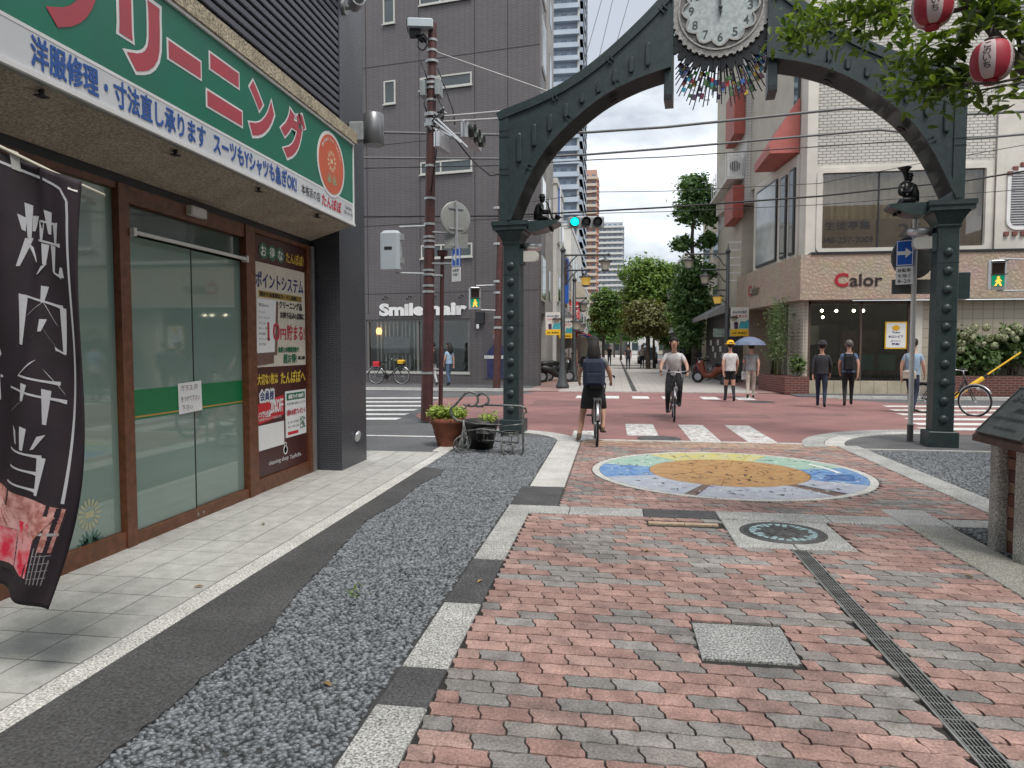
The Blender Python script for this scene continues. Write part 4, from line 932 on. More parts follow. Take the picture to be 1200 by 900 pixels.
    for x, z0, z1 in S:
        P = []
        for k in range(9): t = math.pi*k/8; P.append((.042*math.cos(t), z1-.042+.042*math.sin(t)))
        for k in range(9): t = math.pi+math.pi*k/8; P.append((.042*math.cos(t), z0+.042+.042*math.sin(t)))
        mb = MB(); n = len(P); c = np.array([0,(z0+z1)/2])
        V = [(sg*x+p[0],-.289,p[1]) for p in P] + [(sg*x+p[0]*.9,-.322,p[1]) for p in P] + [(sg*x+p[0]*.55,-.335,c[1]+(p[1]-c[1])*.93) for p in P]
        F = [tuple(range(2*n,3*n))] + [(r*n+i, r*n+(i+1) % n, (r+1)*n+(i+1) % n, (r+1)*n+i) for r in range(2) for i in range(n)]
        mb.add(V, F); apart('slot_plate', mb, ap, web)
    # stiffeners on both flanges
    for i in (6, 14, 22):
        for C, s2 in ((A1, -1), (A2, 1)):
            if i >= len(C)-1: continue
            x, z = C[i]; x2, z2 = C[i+1]; a = math.atan2(z2-z, x2-x)
            for d in (0, .07):
                px, pz = x+math.cos(a)*d, z+math.sin(a)*d; nx, nz = -math.sin(a), math.cos(a); w = .09*( -1 if s2 < 0 else -1); 
                w = .12
                q = np.array([px,-.335,pz]); sgn = (1 if nz > 0 else -1)*(1 if s2 < 0 else -1)
                mb = MB(); mb.obox(q, (math.cos(a)*.018,0,math.sin(a)*.018), (0,.05,0), (nx*w*sgn,0,nz*w*sgn)); apart('stiffener', mb)
    for i in (10, 21):
        x, z = inn[i]; mb = MB(); mb.lathe([(.075,.0),(.075,-.02),(.05,-.022),(.045,-.01),(0,-.01)], (x-sg*.035,0,z-.045), 16, ax=(sg*.5,0,1)); apart('downlight', mb, M['black'])
    # side lamps of the posts: dark arm and pale rounded cover
    xl = cx-sg*.145
    mb = MB(); mb.box(*sorted((xl,xl-sg*.07)),-.14,.04,2.93,3.20); apart('lamp_arm', mb)
    mb = MB(); P = [(0,0),(.20,0),(.24,.03),(.25,.09),(.24,.15),(.20,.18),(0,.18)]; P = [(xl-sg*(.07+a), 2.975+b) for a, b in P]
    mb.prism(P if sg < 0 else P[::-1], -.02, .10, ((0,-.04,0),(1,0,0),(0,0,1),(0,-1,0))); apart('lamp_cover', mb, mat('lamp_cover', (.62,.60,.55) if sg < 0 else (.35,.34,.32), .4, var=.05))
    mb = MB(); mb.lathe([(.0,.0),(.12,.01),(.17,.05),(.18,.12),(.0,.12)], (xl-sg*.17,.1,3.18), 16); apart('dome', mb, M['light_metal'])
# box on the side of the right post
mb = MB(); mb.bbox(3.475,3.65,-.10,.14,2.22,2.62,.01); apart('control_box', mb, M['arch_paint'])
# clock frame
CX, CZ = .03, 6.82
fr_ = MB()
for x0 in (CX-.86, CX+.72): 
    mb = MB(); mb.bbox(x0,x0+.14,-.22,.22,5.47,8.3,.01); cf = apart('clock_frame', mb); mb = MB(); mb.box(x0+.01,x0+.13,-.224,-.2,5.48,5.56); apart('frame_foot', mb, M['dark_metal'], cf)
mb = MB(); mb.box(CX-.86,CX+.86,-.1,.1,8.15,8.3); apart('clock_frame', mb)
silver = mat('clock_silver', (.46,.44,.41), .42, metal=.55, col2=(.25,.24,.22), vs=18, bump=.4, bs=60); pewter = mat('clock_pewter', (.20,.19,.18), .5, metal=.5, var=.25, vs=14)
face_m = mat('clock_face', (.55,.60,.59), .18, col2=(.40,.45,.45), vs=14, thr=(.4,.6), bump=.3, bs=40); num_m = mat('numeral', (.07,.08,.085), .5, var=0)
clk = apart('clock', MB().lathe([(.69,.16),(.69,-.16),(.60,-.19),(0,-.19)], (0,0,0), 48, ax=(0,1,0)).xf(Matrix.Translation((CX,0,CZ))), pewter)
def rot_poly(fn, n, y0, y1, m, name):
    mb = MB(); P = [fn(2*math.pi*i/n) for i in range(n)]; mb.prism(P, -y1, -y0, ((CX,0,CZ),(1,0,0),(0,0,1),(0,-1,0))); return apart(name, mb, m, clk)
rot_poly(lambda t: ((.735+.016*math.cos(48*t))*math.cos(t), (.735+.016*math.cos(48*t))*math.sin(t)), 288, .13, .17, silver, 'gear_ring') if False else None
def annulus(f0, f1, n, ya, yb, m, name, par=None):
    V = []; F = []
    for i in range(n):
        t = 2*math.pi*i/n; a, b = f0(t), f1(t); c, s = math.cos(t), math.sin(t)
        V += [(CX+a*c,ya,CZ+a*s),(CX+b*c,ya,CZ+b*s),(CX+b*c,yb,CZ+b*s),(CX+a*c,yb,CZ+a*s)]
    for i in range(n):
        j = (i+1) % n
        for k in range(4): F.append((i*4+k, j*4+k, j*4+(k+1) % 4, i*4+(k+1) % 4))
    mb = MB(); mb.add(V, F); return apart(name, mb, m, par or clk)
annulus(lambda t: .65, lambda t: .745+.014*math.copysign(1, math.cos(44*t)), 352, -.21, -.05, silver, 'gear_ring')
annulus(lambda t: .625, lambda t: .65, 72, -.235, -.1, silver, 'bead_ring')
scal = lambda r, d: (lambda t: r + d*abs(math.cos(6*t)))
annulus(scal(.515,.08), lambda t: .625, 144, -.205, -.1, pewter, 'rosette')
annulus(scal(.488,.08), scal(.515,.08), 144, -.235, -.1, silver, 'scallop_rim')
mb = MB(); mb.prism([(scal(.488,.08)(2*math.pi*i/96)*math.cos(2*math.pi*i/96), scal(.488,.08)(2*math.pi*i/96)*math.sin(2*math.pi*i/96)) for i in range(96)], .18, .20, ((CX,0,CZ),(1,0,0),(0,0,1),(0,-1,0))); apart('dial', mb, face_m, clk)
exA = np.array(AW.to_3x3() @ Vector((1,0,0)))
for h in range(1, 13):
    t = math.pi/2-2*math.pi*h/12; hh = .135; s = str(h); w = .082 if h < 10 else .15
    if h == 11: w = .10
    p = AW @ Vector((CX+.445*math.cos(t)-w/2,-.20,CZ+.445*math.sin(t)-hh/2)); lettering(clk, s, num_m, p, exA, w, hh, bold=.012, off=.004, name='numeral')
def hand(ang, l, w, tail, name, y):
    c, s = math.cos(ang), math.sin(ang); mb = MB(); P = [(-tail,-w*.6),(-tail*.3,-w*1.5),(0,-w),(l*.7,-w*.8),(l,0),(l*.7,w*.8),(0,w),(-tail*.3,w*1.5),(-tail,w*.6)]
    mb.prism([(a*c-b*s, a*s+b*c) for a, b in P], y, y+.01, ((CX,0,CZ),(1,0,0),(0,0,1),(0,-1,0))); apart(name, mb, num_m, clk)
hand(R_(90.5), .27, .014, .14, 'hour_hand', .225); hand(R_(97), .40, .009, .08, 'minute_hand', .24)
mb = MB(); mb.lathe([(.03,0),(.03,.02),(0,.03)], (CX,-.235,CZ), 16, ax=(0,-1,0)); apart('hub', mb, num_m, clk)
# dark petals and rods with coloured glass round the clock
petal_m = mat('petal_black', (.014,.014,.016), .35, var=.2)
gl_cols = [mat('glass_'+n, c, .15, var=.1, coat=.3) for n, c in (('red',(.55,.012,.02)),('green',(.06,.42,.04)),('blue',(.03,.12,.45)),('cyan',(.02,.34,.5)),('yellow',(.62,.40,.02)),('wine',(.14,.02,.05)),('moss',(.07,.16,.05)),('violet',(.10,.05,.12)))]
NR = 40
for k in range(NR):
    t = 2*math.pi*k/NR + .04; c, s = math.cos(t), math.sin(t)
    if abs(c) > .86 and False: continue
    ex = Vector((c,0,s)); ez = Vector((-s,0,c)); o = Vector((CX,-.10,CZ)); mb = MB()
    mb.prism([(.73,-.055),(.83,-.066),(.92,-.045),(.955,0),(.92,.045),(.83,.066),(.73,.055)], -.02, .05, (o, ex, ez, Vector((0,-1,0))))
    if abs(.9*c) < .83: apart('petal', mb, petal_m, clk)
def inside(r, t): return abs(r*math.cos(t)) < .70 and CZ+r*math.sin(t) > 5.2
for k in range(64):
    t = R_(180) + R_(180)*(k+.5)/64; r1 = 1.24+.22*random.random()+.08*math.cos(t+math.pi/2)
    while not inside(r1, t): r1 -= .04
    if r1 < .98: continue
    c, s = math.cos(t), math.sin(t); P = lambda r, y: (CX+r*c, y, CZ+r*s)
    y = random.uniform(-.16,.02); mb = MB(); mb.cyl(P(.78,y), P(r1,y), .0125, .009, 5); apart('ray', mb, petal_m, clk)
    if k % 2:
        t2 = t+R_(2.0); mb = MB(); mb.cyl((CX+.8*math.cos(t2),y+.06,CZ+.8*math.sin(t2)),(CX+(r1-.18)*math.cos(t2),y+.06,CZ+(r1-.18)*math.sin(t2)),.010,.008,5); apart('ray', mb, petal_m, clk)
    for q in range(3):
        r = random.uniform(.92, r1-.12); ln = random.uniform(.05,.10); g = t+R_(1.9)
        if not inside(r+ln, g): continue
        mb = MB(); e1 = Vector((c,0,s))*ln; e2 = Vector((-s,0,c))*random.uniform(.04,.065); mb.obox(Vector(P(r,y-.008)), e1, (0,.016,0), e2); apart('glass_chip', mb, random.choice(gl_cols if random.random() < .75 else gl_cols[5:]), clk)
    for q in range(2):
        r = random.uniform(.95, r1-.06); t2 = t+R_(3.9)
        if inside(r, t2): mb = MB(); mb.cyl(P(r,y), (CX+r*math.cos(t2),y,CZ+r*math.sin(t2)), .005, n=4); apart('ray_link', mb, petal_m, clk)
# ================================================================== HAIR SALON BUILDING across the road
SO = np.array([-10.5,28.7,0]); SRZ = math.atan2(-1.3,7.6)
smile_tile = tilewall('brown_grey_tile', (.135,.123,.126), (.118,.108,.112), (.085,.077,.08), .24, .062, .18, rough=.5, bump=.5, axis=(.9857,-.1686), off=.0)
side_grey = mat('pale_side_wall', (.30,.29,.275), .8, src='pos', var=.15, vs=1.2)
glass_win = glassy('window_glass', (.05,.065,.07), .05, .7); frame_w = mat('window_frame', (.50,.50,.46), .45, var=.05)
salon = thing('hair_salon', 'tall dark brown tiled building with a hair salon shopfront across the road', 'building', SO, SRZ); SW = wmat(salon)
def sp(name, mb, m, par=None): mb.xf(SW); return part(name, mb, m, par or salon)
mb = MB(); fp = [(-16,31.5),(-14.4,29.35),(-2.95,27.42),(-2.95,33.4),(-16,33.4)]
wl_ = MB()
# front wall built round the shop window opening (local coordinates, y into the building)
for x0, x1, z0, z1 in ((-6,.10,0,19),(.10,4.80,2.66,19),(4.80,7.7,0,19),(.10,4.80,0,.36)): wl_.box(x0,x1,0,.3,z0,z1)
sp('wall', wl_, smile_tile)
mb = MB(); mb.prism([(-16,30.2),(-10.4,29.1),(-2.96,27.75),(-2.96,30.3),(-16,30.3)], 2.9, 19.0); part('upper_block', mb, smile_tile, salon)
mb = MB(); mb.box(-16,-2.90,30.3,33.4,0,19.2); part('side_wall', mb, side_grey, salon)
for z0, z1 in ((3.4,5.2),(6.4,8.4),(9.7,11.6),(12.6,14.6),(15.4,17)):
    mb = MB(); mb.box(-2.955,-2.90,28.3,29.9,z0,z1); f = part('window_frame', mb, frame_w, salon); mb = MB(); mb.box(-2.91,-2.885,28.4,29.8,z0+.1,z1-.1); part('pane', mb, glass_win, f)
    mb = MB(); mb.box(-2.93,-2.885,31.3,32.4,z0+.2,z1-.3); part('window', mb, glass_win, salon)
joint_m = mat('panel_gap', (.035,.033,.034), .8, var=0)
for x in (2.62,5.02,6.4,.2,-2.2):
    mb = MB(); mb.box(x,x+.03,-.006,.0,2.9,19); sp('panel_joint', mb, joint_m)
for z in (3.72,6.55,9.85,13.05,16.2):
    mb = MB(); mb.box(-6,7.7,-.004,.0,z,z+.03); sp('panel_joint', mb, joint_m)
def swin(x0, x1, z0, z1, split=None):
    mb = MB(); t = .06
    for a in ((x0,x1,z0,z0+t),(x0,x1,z1-t,z1),(x0,x0+t,z0+t,z1-t),(x1-t,x1,z0+t,z1-t)) + (((split,split+t,z0+t,z1-t),) if split else ()): mb.box(a[0],a[1],-.05,.02,a[2],a[3])
    f = sp('window', mb, frame_w); mb = MB(); mb.box(x0+t,x1-t,-.012,-.005,z0+t,z1-t); sp('pane', mb, glass_win, f)
    mb = MB(); mb.box(x0-.04,x1+.04,-.09,-.052,z0-.05,z0); sp('sill', mb, frame_w, f)
swin(1.05,1.58,11.48,12.42); swin(1.05,1.58,14.7,15.75)
for z in (5.12,8.5,11.86,15.2): swin(2.68,4.93,z,z+.5 if z > 6 else z+.55,3.55)
# shop window
mb = MB()
for a in ((.10,4.80,.36,.52),(.10,4.80,2.58,2.66),(.10,.20,.52,2.58),(4.70,4.80,.52,2.58),(2.44,2.52,.52,2.58)): mb.box(a[0],a[1],.04,.20,a[2],a[3])
shf = sp('shop_window', mb, mat('window_frame_grey', (.16,.155,.15), .5)); mb = MB(); mb.box(.10,4.80,-.02,.05,.40,.50); sp('sill', mb, frame_w, shf)
mb = MB(); mb.box(.20,2.44,.11,.12,.52,2.58); sp('pane', mb, clear_glass('shop_glass', (.93,.96,.95)), shf); mb = MB(); mb.box(2.52,4.70,.11,.12,.52,2.58); sp('pane', mb, M.setdefault('sg', clear_glass('shop_glass_dark', (.86,.90,.89), .5)), shf)
mb = MB(); mb.box(.1,4.8,2.2,2.25,.3,2.8); mb.box(.1,4.8,.3,2.2,.34,.38); mb.box(.1,4.8,.3,2.2,2.66,2.7); sp('interior', mb, mat('salon_interior', (.30,.29,.25), .7, var=.2, vs=1.5))
for x in (.32,.50,.72,.90,1.1,1.28,1.5,1.66,1.85,2.05,2.2,2.33):
    mb = MB(); mb.box(x,x+.07,.5,.56,.38,2.66); sp('partition_slat', mb, frame_w, salon)
mb = MB(); mb.box(.78,2.0,.28,.31,1.25,1.95); sp('poster', mb, mat('grey_poster', (.22,.24,.24), .5, var=.3, vs=4), salon)
mb = MB(); mb.lathe([(.10,0),(.13,.16),(.08,.28)], (.52,.34,2.05), 12); sp('lamp', mb, mat('warm_lamp', (.8,.45,.15), .5, emit=(1,.55,.2), es=1.2, var=0), salon)
mb = MB(); mb.box(2.6,4.6,1.6,1.65,.4,1.7); sp('counter', mb, mat('counter_dark', (.06,.07,.07), .5, var=.2), salon)
for ch, x0, w, h in (('Smile',.76,2.05,.53),('hair',3.05,1.66,.54)):
    lettering(salon, ch, M['white'], SW @ Vector((x0,-.07,2.80)), np.array(SW.to_3x3() @ Vector((1,0,0))), w, h, bold=.055, off=.0, name='letter')
for x in (1.1,2.2,3.3,4.5):
    mb = MB(); mb.tube([(x,0,3.58),(x,-.25,3.60),(x,-.33,3.54)], .02, 6); mb.cyl((x,-.30,3.56),(x,-.36,3.47),.05,n=10); sp('spotlight', mb, M['dark_metal'])
mb = MB(); mb.box(5.1,5.45,-.16,-.02,2.45,2.9); sp('lantern', mb, M['dark_metal']); mb = MB(); mb.box(5.15,5.25,-.165,-.155,2.25,2.42); sp('lamp_glow', mb, M['white'])
# tall poster of a person in a navy coat, kept plain
mb = MB(); mb.box(5.42,6.5,-.03,0,.25,2.5); pf = sp('wall_poster', mb, mat('poster_dark', (.09,.08,.085), .5, var=.1)); pn2 = M['navy_ink']
mb = MB(); mb.add([(5.55,-.034,.28),(6.40,-.034,.28),(6.38,-.034,1.35),(6.15,-.034,1.60),(5.80,-.034,1.60),(5.55,-.034,1.30)], [(0,1,2,3,4,5)]); sp('poster_coat', mb, mat('poster_navy', (.025,.03,.10), .6, var=.4, vs=8), pf)
mb = MB(); mb.prism([(5.98+.15*math.cos(t), 1.92+.2*math.sin(t)) for t in np.linspace(0,6.1,14)], .032, .036, ((0,0,0),(1,0,0),(0,0,1),(0,-1,0))); sp('poster_face', mb, mat('poster_skin', (.45,.30,.23), .6), pf)
mb = MB(); mb.prism([(5.98+.19*math.cos(t), 2.08+.17*math.sin(t)) for t in np.linspace(.0,3.14,8)], .036, .04, ((0,0,0),(1,0,0),(0,0,1),(0,-1,0))); sp('poster_hair', mb, mat('poster_hair', (.28,.10,.05), .6), pf)
mb = MB(); mb.box(5.44,6.3,-.05,-.042,1.05,1.17); sp('poster_label', mb, M['white'], pf)
lettering(pf, 'BEAUTY SALON', M['black_ink'], SW @ Vector((5.48,-.051,1.08)), np.array(SW.to_3x3() @ Vector((1,0,0))), .78, .06, off=.003, res=1)
# ------------------------------------------------------------------ far towers
def tower(name, label, x0, x1, y0, y1, h, fl, wall, bal, glass, cols, zb=0, split=None):
    t = thing(name, label, 'tower block', ((x0+x1)/2, (y0+y1)/2, 0))
    mb = MB(); mb.box(x0,x1,y0,y1,0,h); part('wall', mb, wall, t)
    n = int(h/fl)
    for k in range(n):
        z = k*fl
        if z+fl < zb: continue
        mb = MB(); mb.box(x0-.1,x1+.1,y0-1.6,y0-.02,z,z+.28); part('balcony_slab', mb, bal, t)
        mb = MB(); mb.box(x0,x1,y0-1.55,y0-1.45,z+.3,z+1.15); part('balcony_rail', mb, bal, t)
        for i in range(cols):
            w = (x1-x0)/cols; a = x0+w*i+.25*w; mb = MB(); mb.box(a,a+w*.55,y0-.06,y0-.02,z+.35,z+2.3); part('window', mb, glass, t)
        for i in range(2 if y1-y0 > 12 else 1):
            d = (y1-y0)/2; a = y0+d*i+.3*d; mb = MB(); mb.box(x1,x1+.8,a-.2*d,a+.5*d,z,z+1.0); part('side_balcony', mb, wall, t)
    return t
tw_blue = mat('tower_blue_wall', (.36,.42,.50), .6, src='pos', var=.08, vs=.1); tw_rail = mat('tower_rail', (.42,.48,.55), .25, var=.08, vs=.3); tw_glass = glassy('tower_glass', (.18,.24,.32), .08, .6)
tw = tower('apartment_tower', 'very tall blue grey apartment tower with rows of balconies', -34, -8.9, 174, 206, 138, 3.05, tw_blue, tw_rail, tw_glass, 10)
wr = mat('tower_white', (.52,.52,.50), .7, src='pos', var=.05, vs=.1); 
mb = MB()
for k in range(45): mb.box(-8.9,-8.2,176,206,k*3.05,k*3.05+1.2)
mb.box(-9.3,-8.85,173.0,174.2,0,138); o = part('corner_column', mb, wr, tw); o['kind'] = 'stuff'
tower('apartment_tower', 'tall pink and cream apartment tower behind the blue one', -13.9, -8.0, 310, 326, 78, 2.95, mat('tower_pink', (.52,.30,.22), .7, src='pos', var=.06, vs=.1), mat('tower_cream', (.55,.46,.38), .6, var=.05), tw_glass, 2)
tower('apartment_tower', 'pale grey apartment tower lower than the pink one', -10.4, 4.2, 400, 420, 71, 2.95, mat('tower_pale', (.42,.44,.46), .7, src='pos', var=.06, vs=.05), mat('tower_pale_rail', (.60,.60,.58), .6, var=.05), tw_glass, 5)
# ------------------------------------------------------------------ left row of low shops down the street
def shopbox(name, label, x0, x1, y0, y1, h, wall, cat='building', ground=2.8, face='left', wins=2, awn=None, inter=None):
    t = thing(name, label, cat, ((x0+x1)/2, (y0+y1)/2, 0))
    xf = x1 if face == 'left' else x0; sgn = 1 if face == 'left' else -1
    mb = MB(); mb.box(x0,x1,y0,y1,ground,h); mb.box(x0,x1,y0,y0+.25,0,ground); mb.box(x0,x1,y1-.25,y1,0,ground); mb.box(*sorted((xf-sgn*2.0,xf-sgn*2.2)),y0+.25,y1-.25,0,ground); part('wall', mb, wall, t)
    mb = MB(); mb.box(x0-.05,x1+.05,y0-.05,y1+.05,h,h+.25); part('roof', mb, M['offwhite'], t)
    mb = MB(); mb.box(*sorted((xf-sgn*1.99,xf-sgn*.05)),y0+.25,y1-.25,0,.12); part('shop_floor', mb, inter or M['offwhite'], t)
    nf = max(1, int((h-ground)/2.8))
    for f in range(nf):
        for i in range(wins):
            w = (y1-y0)/wins; a = y0+w*(i+.2); z = ground+.9+f*2.8
            if z+1.3 > h: continue
            mb = MB(); mb.box(*sorted((xf,xf+sgn*.06)),a,a+w*.6,z,z+1.3); wf = part('window', mb, frame_w, t); mb = MB(); mb.box(*sorted((xf+sgn*.055,xf+sgn*.07)),a+.08,a+w*.6-.08,z+.08,z+1.22); part('pane', mb, glass_win, wf)
    if awn:
        mb = MB(); mb.prism([(0,2.9),(0,2.7),(1.1,2.35),(1.1,2.45)], y0+.1, y1-.1, ((xf,0,0),(sgn,0,0),(0,0,1),(0,-sgn if False else 1,0))); part('awning', mb, awn, t)
    return t
cream = mat('cream_wall', (.47,.43,.35), .8, src='pos', var=.12, vs=1); whitew = mat('white_wall', (.58,.57,.54), .8, src='pos', var=.1, vs=1); greyw = mat('grey_wall', (.25,.25,.25), .8, src='pos', var=.12, vs=1)
shopbox('shop_house', 'white shop building with a blue upright sign behind the hair salon', -9,-2.75,33.5,38,9.2,whitew,awn=greyw)
shopbox('shop_house', 'low grey shop with clothes hung outside beside the pedestrian street', -9,-2.85,38.1,47,6.8,greyw,awn=M['offwhite'])
shopbox('shop_house', 'white three storey shop house beyond the low grey shop', -10,-2.9,47.1,62,9.4,whitew,wins=4,awn=M['red'])
shopbox('shop_house', 'cream far shop house at the bend of the street', -11,-3.3,62.2,95,8.0,cream,wins=5,awn=M['blue'])
def signbox(name, label, x0, x1, y, z0, z1, m, stripes=(), d=.18):
    t = raw(name, *(lambda q: (q.v, q.f))(MB().box(x0,x1,y,y+d,z0,z1)), m); tag(t, label, 'sign')
    for (a, b, c, d2, mm) in stripes:
        mb = MB(); mb.box(a,b,y-.012,y-.001,c,d2); part('sign_print', mb, mm, t)
    return t
signbox('shop_sign', 'tall blue upright shop sign on the white building', -3.05,-2.62,34.6,6.6,9.3,M['blue'],[(-2.68,-2.62,6.6,9.3,M['white'])])
signbox('shop_sign', 'hanging street sign with a dark picture above blue', -3.25,-2.5,38.6,3.9,6.3,M['blue'],[(-3.2,-2.55,4.9,6.25,mat('sign_photo',(.12,.06,.05),.5,var=.8,vs=6,col2=(.02,.02,.03)))])
s_ = signbox('shop_sign', 'red upright sign with white lettering down the street', -2.85,-2.35,48,3.2,4.6,M['red']); lettering(s_, '特売', M['white'], (-2.78,47.99,3.5), (1,0,0), .36, .9, res=1)
signbox('shop_sign', 'pale upright sign beside the red one', -2.9,-2.2,52,2.4,3.3,M['white'],[(-2.85,-2.3,2.5,2.6,M['black_ink']),(-2.85,-2.4,2.75,2.85,M['blue_ink'])])
signbox('shop_sign', 'small red sign low under the awning', -2.7,-2.35,45,2.1,2.55,M['red'])
signbox('shop_sign', 'beige projecting box sign above the red one', -2.9,-2.1,50,4.9,6.1,cream)
# clothes on rails outside the low shop
cols = [(.5,.03,.05),(.6,.58,.55),(.05,.25,.12),(.55,.5,.48),(.5,.02,.1),(.08,.1,.3),(.6,.55,.2)]
ckm = [mat('cloth_%s' % n, c, .9) for n, c in zip(('red','cream','green','beige','pink','navy','mustard'), cols)]
for y0 in (38.6,41.0):
    rack = thing('clothes_rack', 'steel rack of colourful clothes standing %s the low grey shop' % ('at the near end of' if y0 < 40 else 'further along'), 'clothes rack', (-2.45,y0+.8,0))
    mb = MB(); mb.cyl((-2.45,y0,0),(-2.45,y0,1.5),.02,n=6); mb.cyl((-2.45,y0+1.7,0),(-2.45,y0+1.7,1.5),.02,n=6); mb.cyl((-2.45,y0,1.5),(-2.45,y0+1.7,1.5),.02,n=6); part('frame', mb, M['steel'], rack)
    for k in range(8):
        y = y0+.1+.2*k; mb = MB(); mb.prism([(-.06,1.46),(.06,1.46),(.28,1.36),(.25,.62-.1*(k % 3)),(-.25,.62-.1*(k % 3)),(-.28,1.36)], -.04, .04, ((-2.45,y,0),(1,0,0),(0,0,1),(0,-1,0))); part('garment', mb, ckm[(k*3+int(y0)) % 7], rack)
# ================================================================== HAIR AND CAFE BUILDING on the right
white_brick = tilewall('white_brick', (.58,.56,.51), (.52,.50,.455), (.21,.20,.18), .235, .095, .13, rough=.6, bump=.8, axis=(1,1))
white_tile = tilewall('white_tile', (.56,.55,.52), (.53,.52,.50), (.36,.35,.33), .12, .12, .12, rough=.5, bump=.3, axis=(1,1), off=0)
stucco = mat('white_stucco', (.62,.59,.53), .85, src='pos', var=.10, vs=1.1, bump=.3, bs=40)
beige_tile = tilewall('beige_tile', (.47,.42,.34), (.44,.395,.32), (.31,.275,.22), .30, .30, .05, rough=.45, bump=.2, axis=(1,1), off=0)
col_tile = tilewall('column_tile', (.50,.46,.39), (.47,.43,.37), (.33,.30,.25), .11, .11, .09, rough=.45, bump=.2, axis=(1,1), off=0)
def scale_stone(name, c1, c2, gap):
    m, nt, b = _base(name); L = nt.links; g = N(nt, 'ShaderNodeNewGeometry')
    vo = N(nt, 'ShaderNodeTexVoronoi', Scale=7.0); vo.feature = 'DISTANCE_TO_EDGE'; L.new(g.outputs['Position'], vo.inputs['Vector'])
    v2 = N(nt, 'ShaderNodeTexVoronoi', Scale=7.0); L.new(g.outputs['Position'], v2.inputs['Vector'])
    rp = N(nt, 'ShaderNodeValToRGB'); rp.color_ramp.elements[0].position = .0; rp.color_ramp.elements[1].position = .07; rp.color_ramp.elements[0].color = gap+(1,); rp.color_ramp.elements[1].color = c1+(1,)
    L.new(vo.outputs['Distance'], rp.inputs['Fac']); nz = N(nt, 'ShaderNodeTexNoise', Scale=2.2, Detail=6.); L.new(g.outputs['Position'], nz.inputs['Vector'])
    mxn = N(nt, 'ShaderNodeMixRGB'); mxn.blend_type = 'MULTIPLY'; mxn.inputs['Fac'].default_value = .35; L.new(rp.outputs[0], mxn.inputs['Color1']); L.new(nz.outputs['Color'], mxn.inputs['Color2'])
    L.new(mxn.outputs[0], b.inputs['Base Color']); b.inputs['Roughness'].default_value = .85
    bp = N(nt, 'ShaderNodeBump', Strength=.7, Distance=.035); L.new(vo.outputs['Distance'], bp.inputs['Height']); L.new(bp.outputs[0], b.inputs['Normal']); return m
fascia_m = scale_stone('scaled_stone', (.49,.385,.30), (.3,.2,.17), (.37,.28,.215))
YF = 24.2
cal = thing('cafe_building', 'white brick corner building with a pinkish stone fascia band and a glass fronted salon below', 'building', (9,27,0))
def cp(name, x0, x1, y0, y1, z0, z1, m, par=None):
    mb = MB(); mb.box(x0,x1,y0,y1,z0,z1); return part(name, mb, m, par or cal)
# footprint: street side runs back and slightly inwards
def side(y): return 6.1-.103*(y-24.2)
def sprism(name, ya, yb, xin, z0, z1, m, out=0.0, par=None):
    mb = MB(); mb.prism([(side(ya)-out,ya),(xin,ya),(xin,yb),(side(yb)-out,yb)], z0, z1); return part(name, mb, m, par or cal)
cp('upper_wall', 6.42, 11.88, YF, 36, 7.36, 15.5, white_brick); 
sprism('corner_pilaster', YF-.03, 24.75, 6.415, 4.5, 15.5, stucco); cp('right_wall', 11.885, 22, YF-.02, 36, 4.5, 15.5, stucco)
cp('pilaster', 11.72,11.95,YF-.08,YF-.025,4.5,15.5,stucco)
sprism('side_upper_wall', 24.755, 36, 6.41, 7.9, 15.5, mat('cream_stucco', (.52,.48,.41), .85, src='pos', var=.1, vs=1))
mb = MB()    # wall around the second floor window
for a in ((6.42,6.62,4.5,7.355),(11.42,11.715,4.5,7.355),(6.62,11.42,4.5,4.68),(6.62,11.42,7.12,7.355)): mb.box(a[0],a[1],YF,YF+.2,a[2],a[3])
part('window_wall', mb, stucco, cal)
cp('second_floor_back', 6.42, 11.88, 26.6, 26.7, 4.5, 7.36, M['black'])
def rrect(x0, x1, z0, z1, r, n=5):
    P = []
    for cx, cz, a in ((x1-r,z0+r,-90),(x1-r,z1-r,0),(x0+r,z1-r,90),(x0+r,z0+r,180)):
        for k in range(n+1): t = R_(a+90*k/n); P.append((cx+r*math.cos(t), cz+r*math.sin(t)))
    return P
def rframe(x0, x1, z0, z1, r, w, y0, y1, m, name, par):
    A, B = rrect(x0,x1,z0,z1,r), rrect(x0+w,x1-w,z0+w,z1-w,max(r-w,.02)); n = len(A); V = []; F = []
    for (a, b) in zip(A, B): V += [(a[0],y0,a[1]),(b[0],y0,b[1]),(b[0],y1,b[1]),(a[0],y1,a[1])]
    for i in range(n):
        j = (i+1) % n
        for k in range(4): F.append((i*4+k, i*4+(k+1) % 4, j*4+(k+1) % 4, j*4+k))
    mb = MB(); mb.add(V, F); return part(name, mb, m, par)
wf = rframe(6.42,11.6,4.53,7.25,.22,.16,YF-.06,YF+.01,stucco,'window_frame',cal)
mb = MB(); mb.prism(rrect(6.60,11.42,4.70,7.10,.12), 0, .02, ((0,YF+.06,0),(1,0,0),(0,0,1),(0,-1,0))); part('pane', mb, clear_glass('tinted_glass', (.93,.91,.88), .5), wf)
for x in (8.30,10.1): mb = MB(); mb.box(x,x+.05,YF+.03,YF+.055,4.7,7.1); part('mullion', mb, M['dark_metal'], wf)
mb = MB(); n = 150
V = []; F = []
for i in range(n+1):
    x = 6.5+5.0*i/n; y = YF+.35+.06*math.sin(i*.9)+.03*math.sin(i*2.3); V += [(x,y,5.1),(x,y,7.12)]
F = [(2*i,2*i+2,2*i+3,2*i+1) for i in range(n)]; mb.add(V, F, 0, True); part('curtain', mb, mat('curtain', (.75,.66,.48), .9, var=.1), wf)
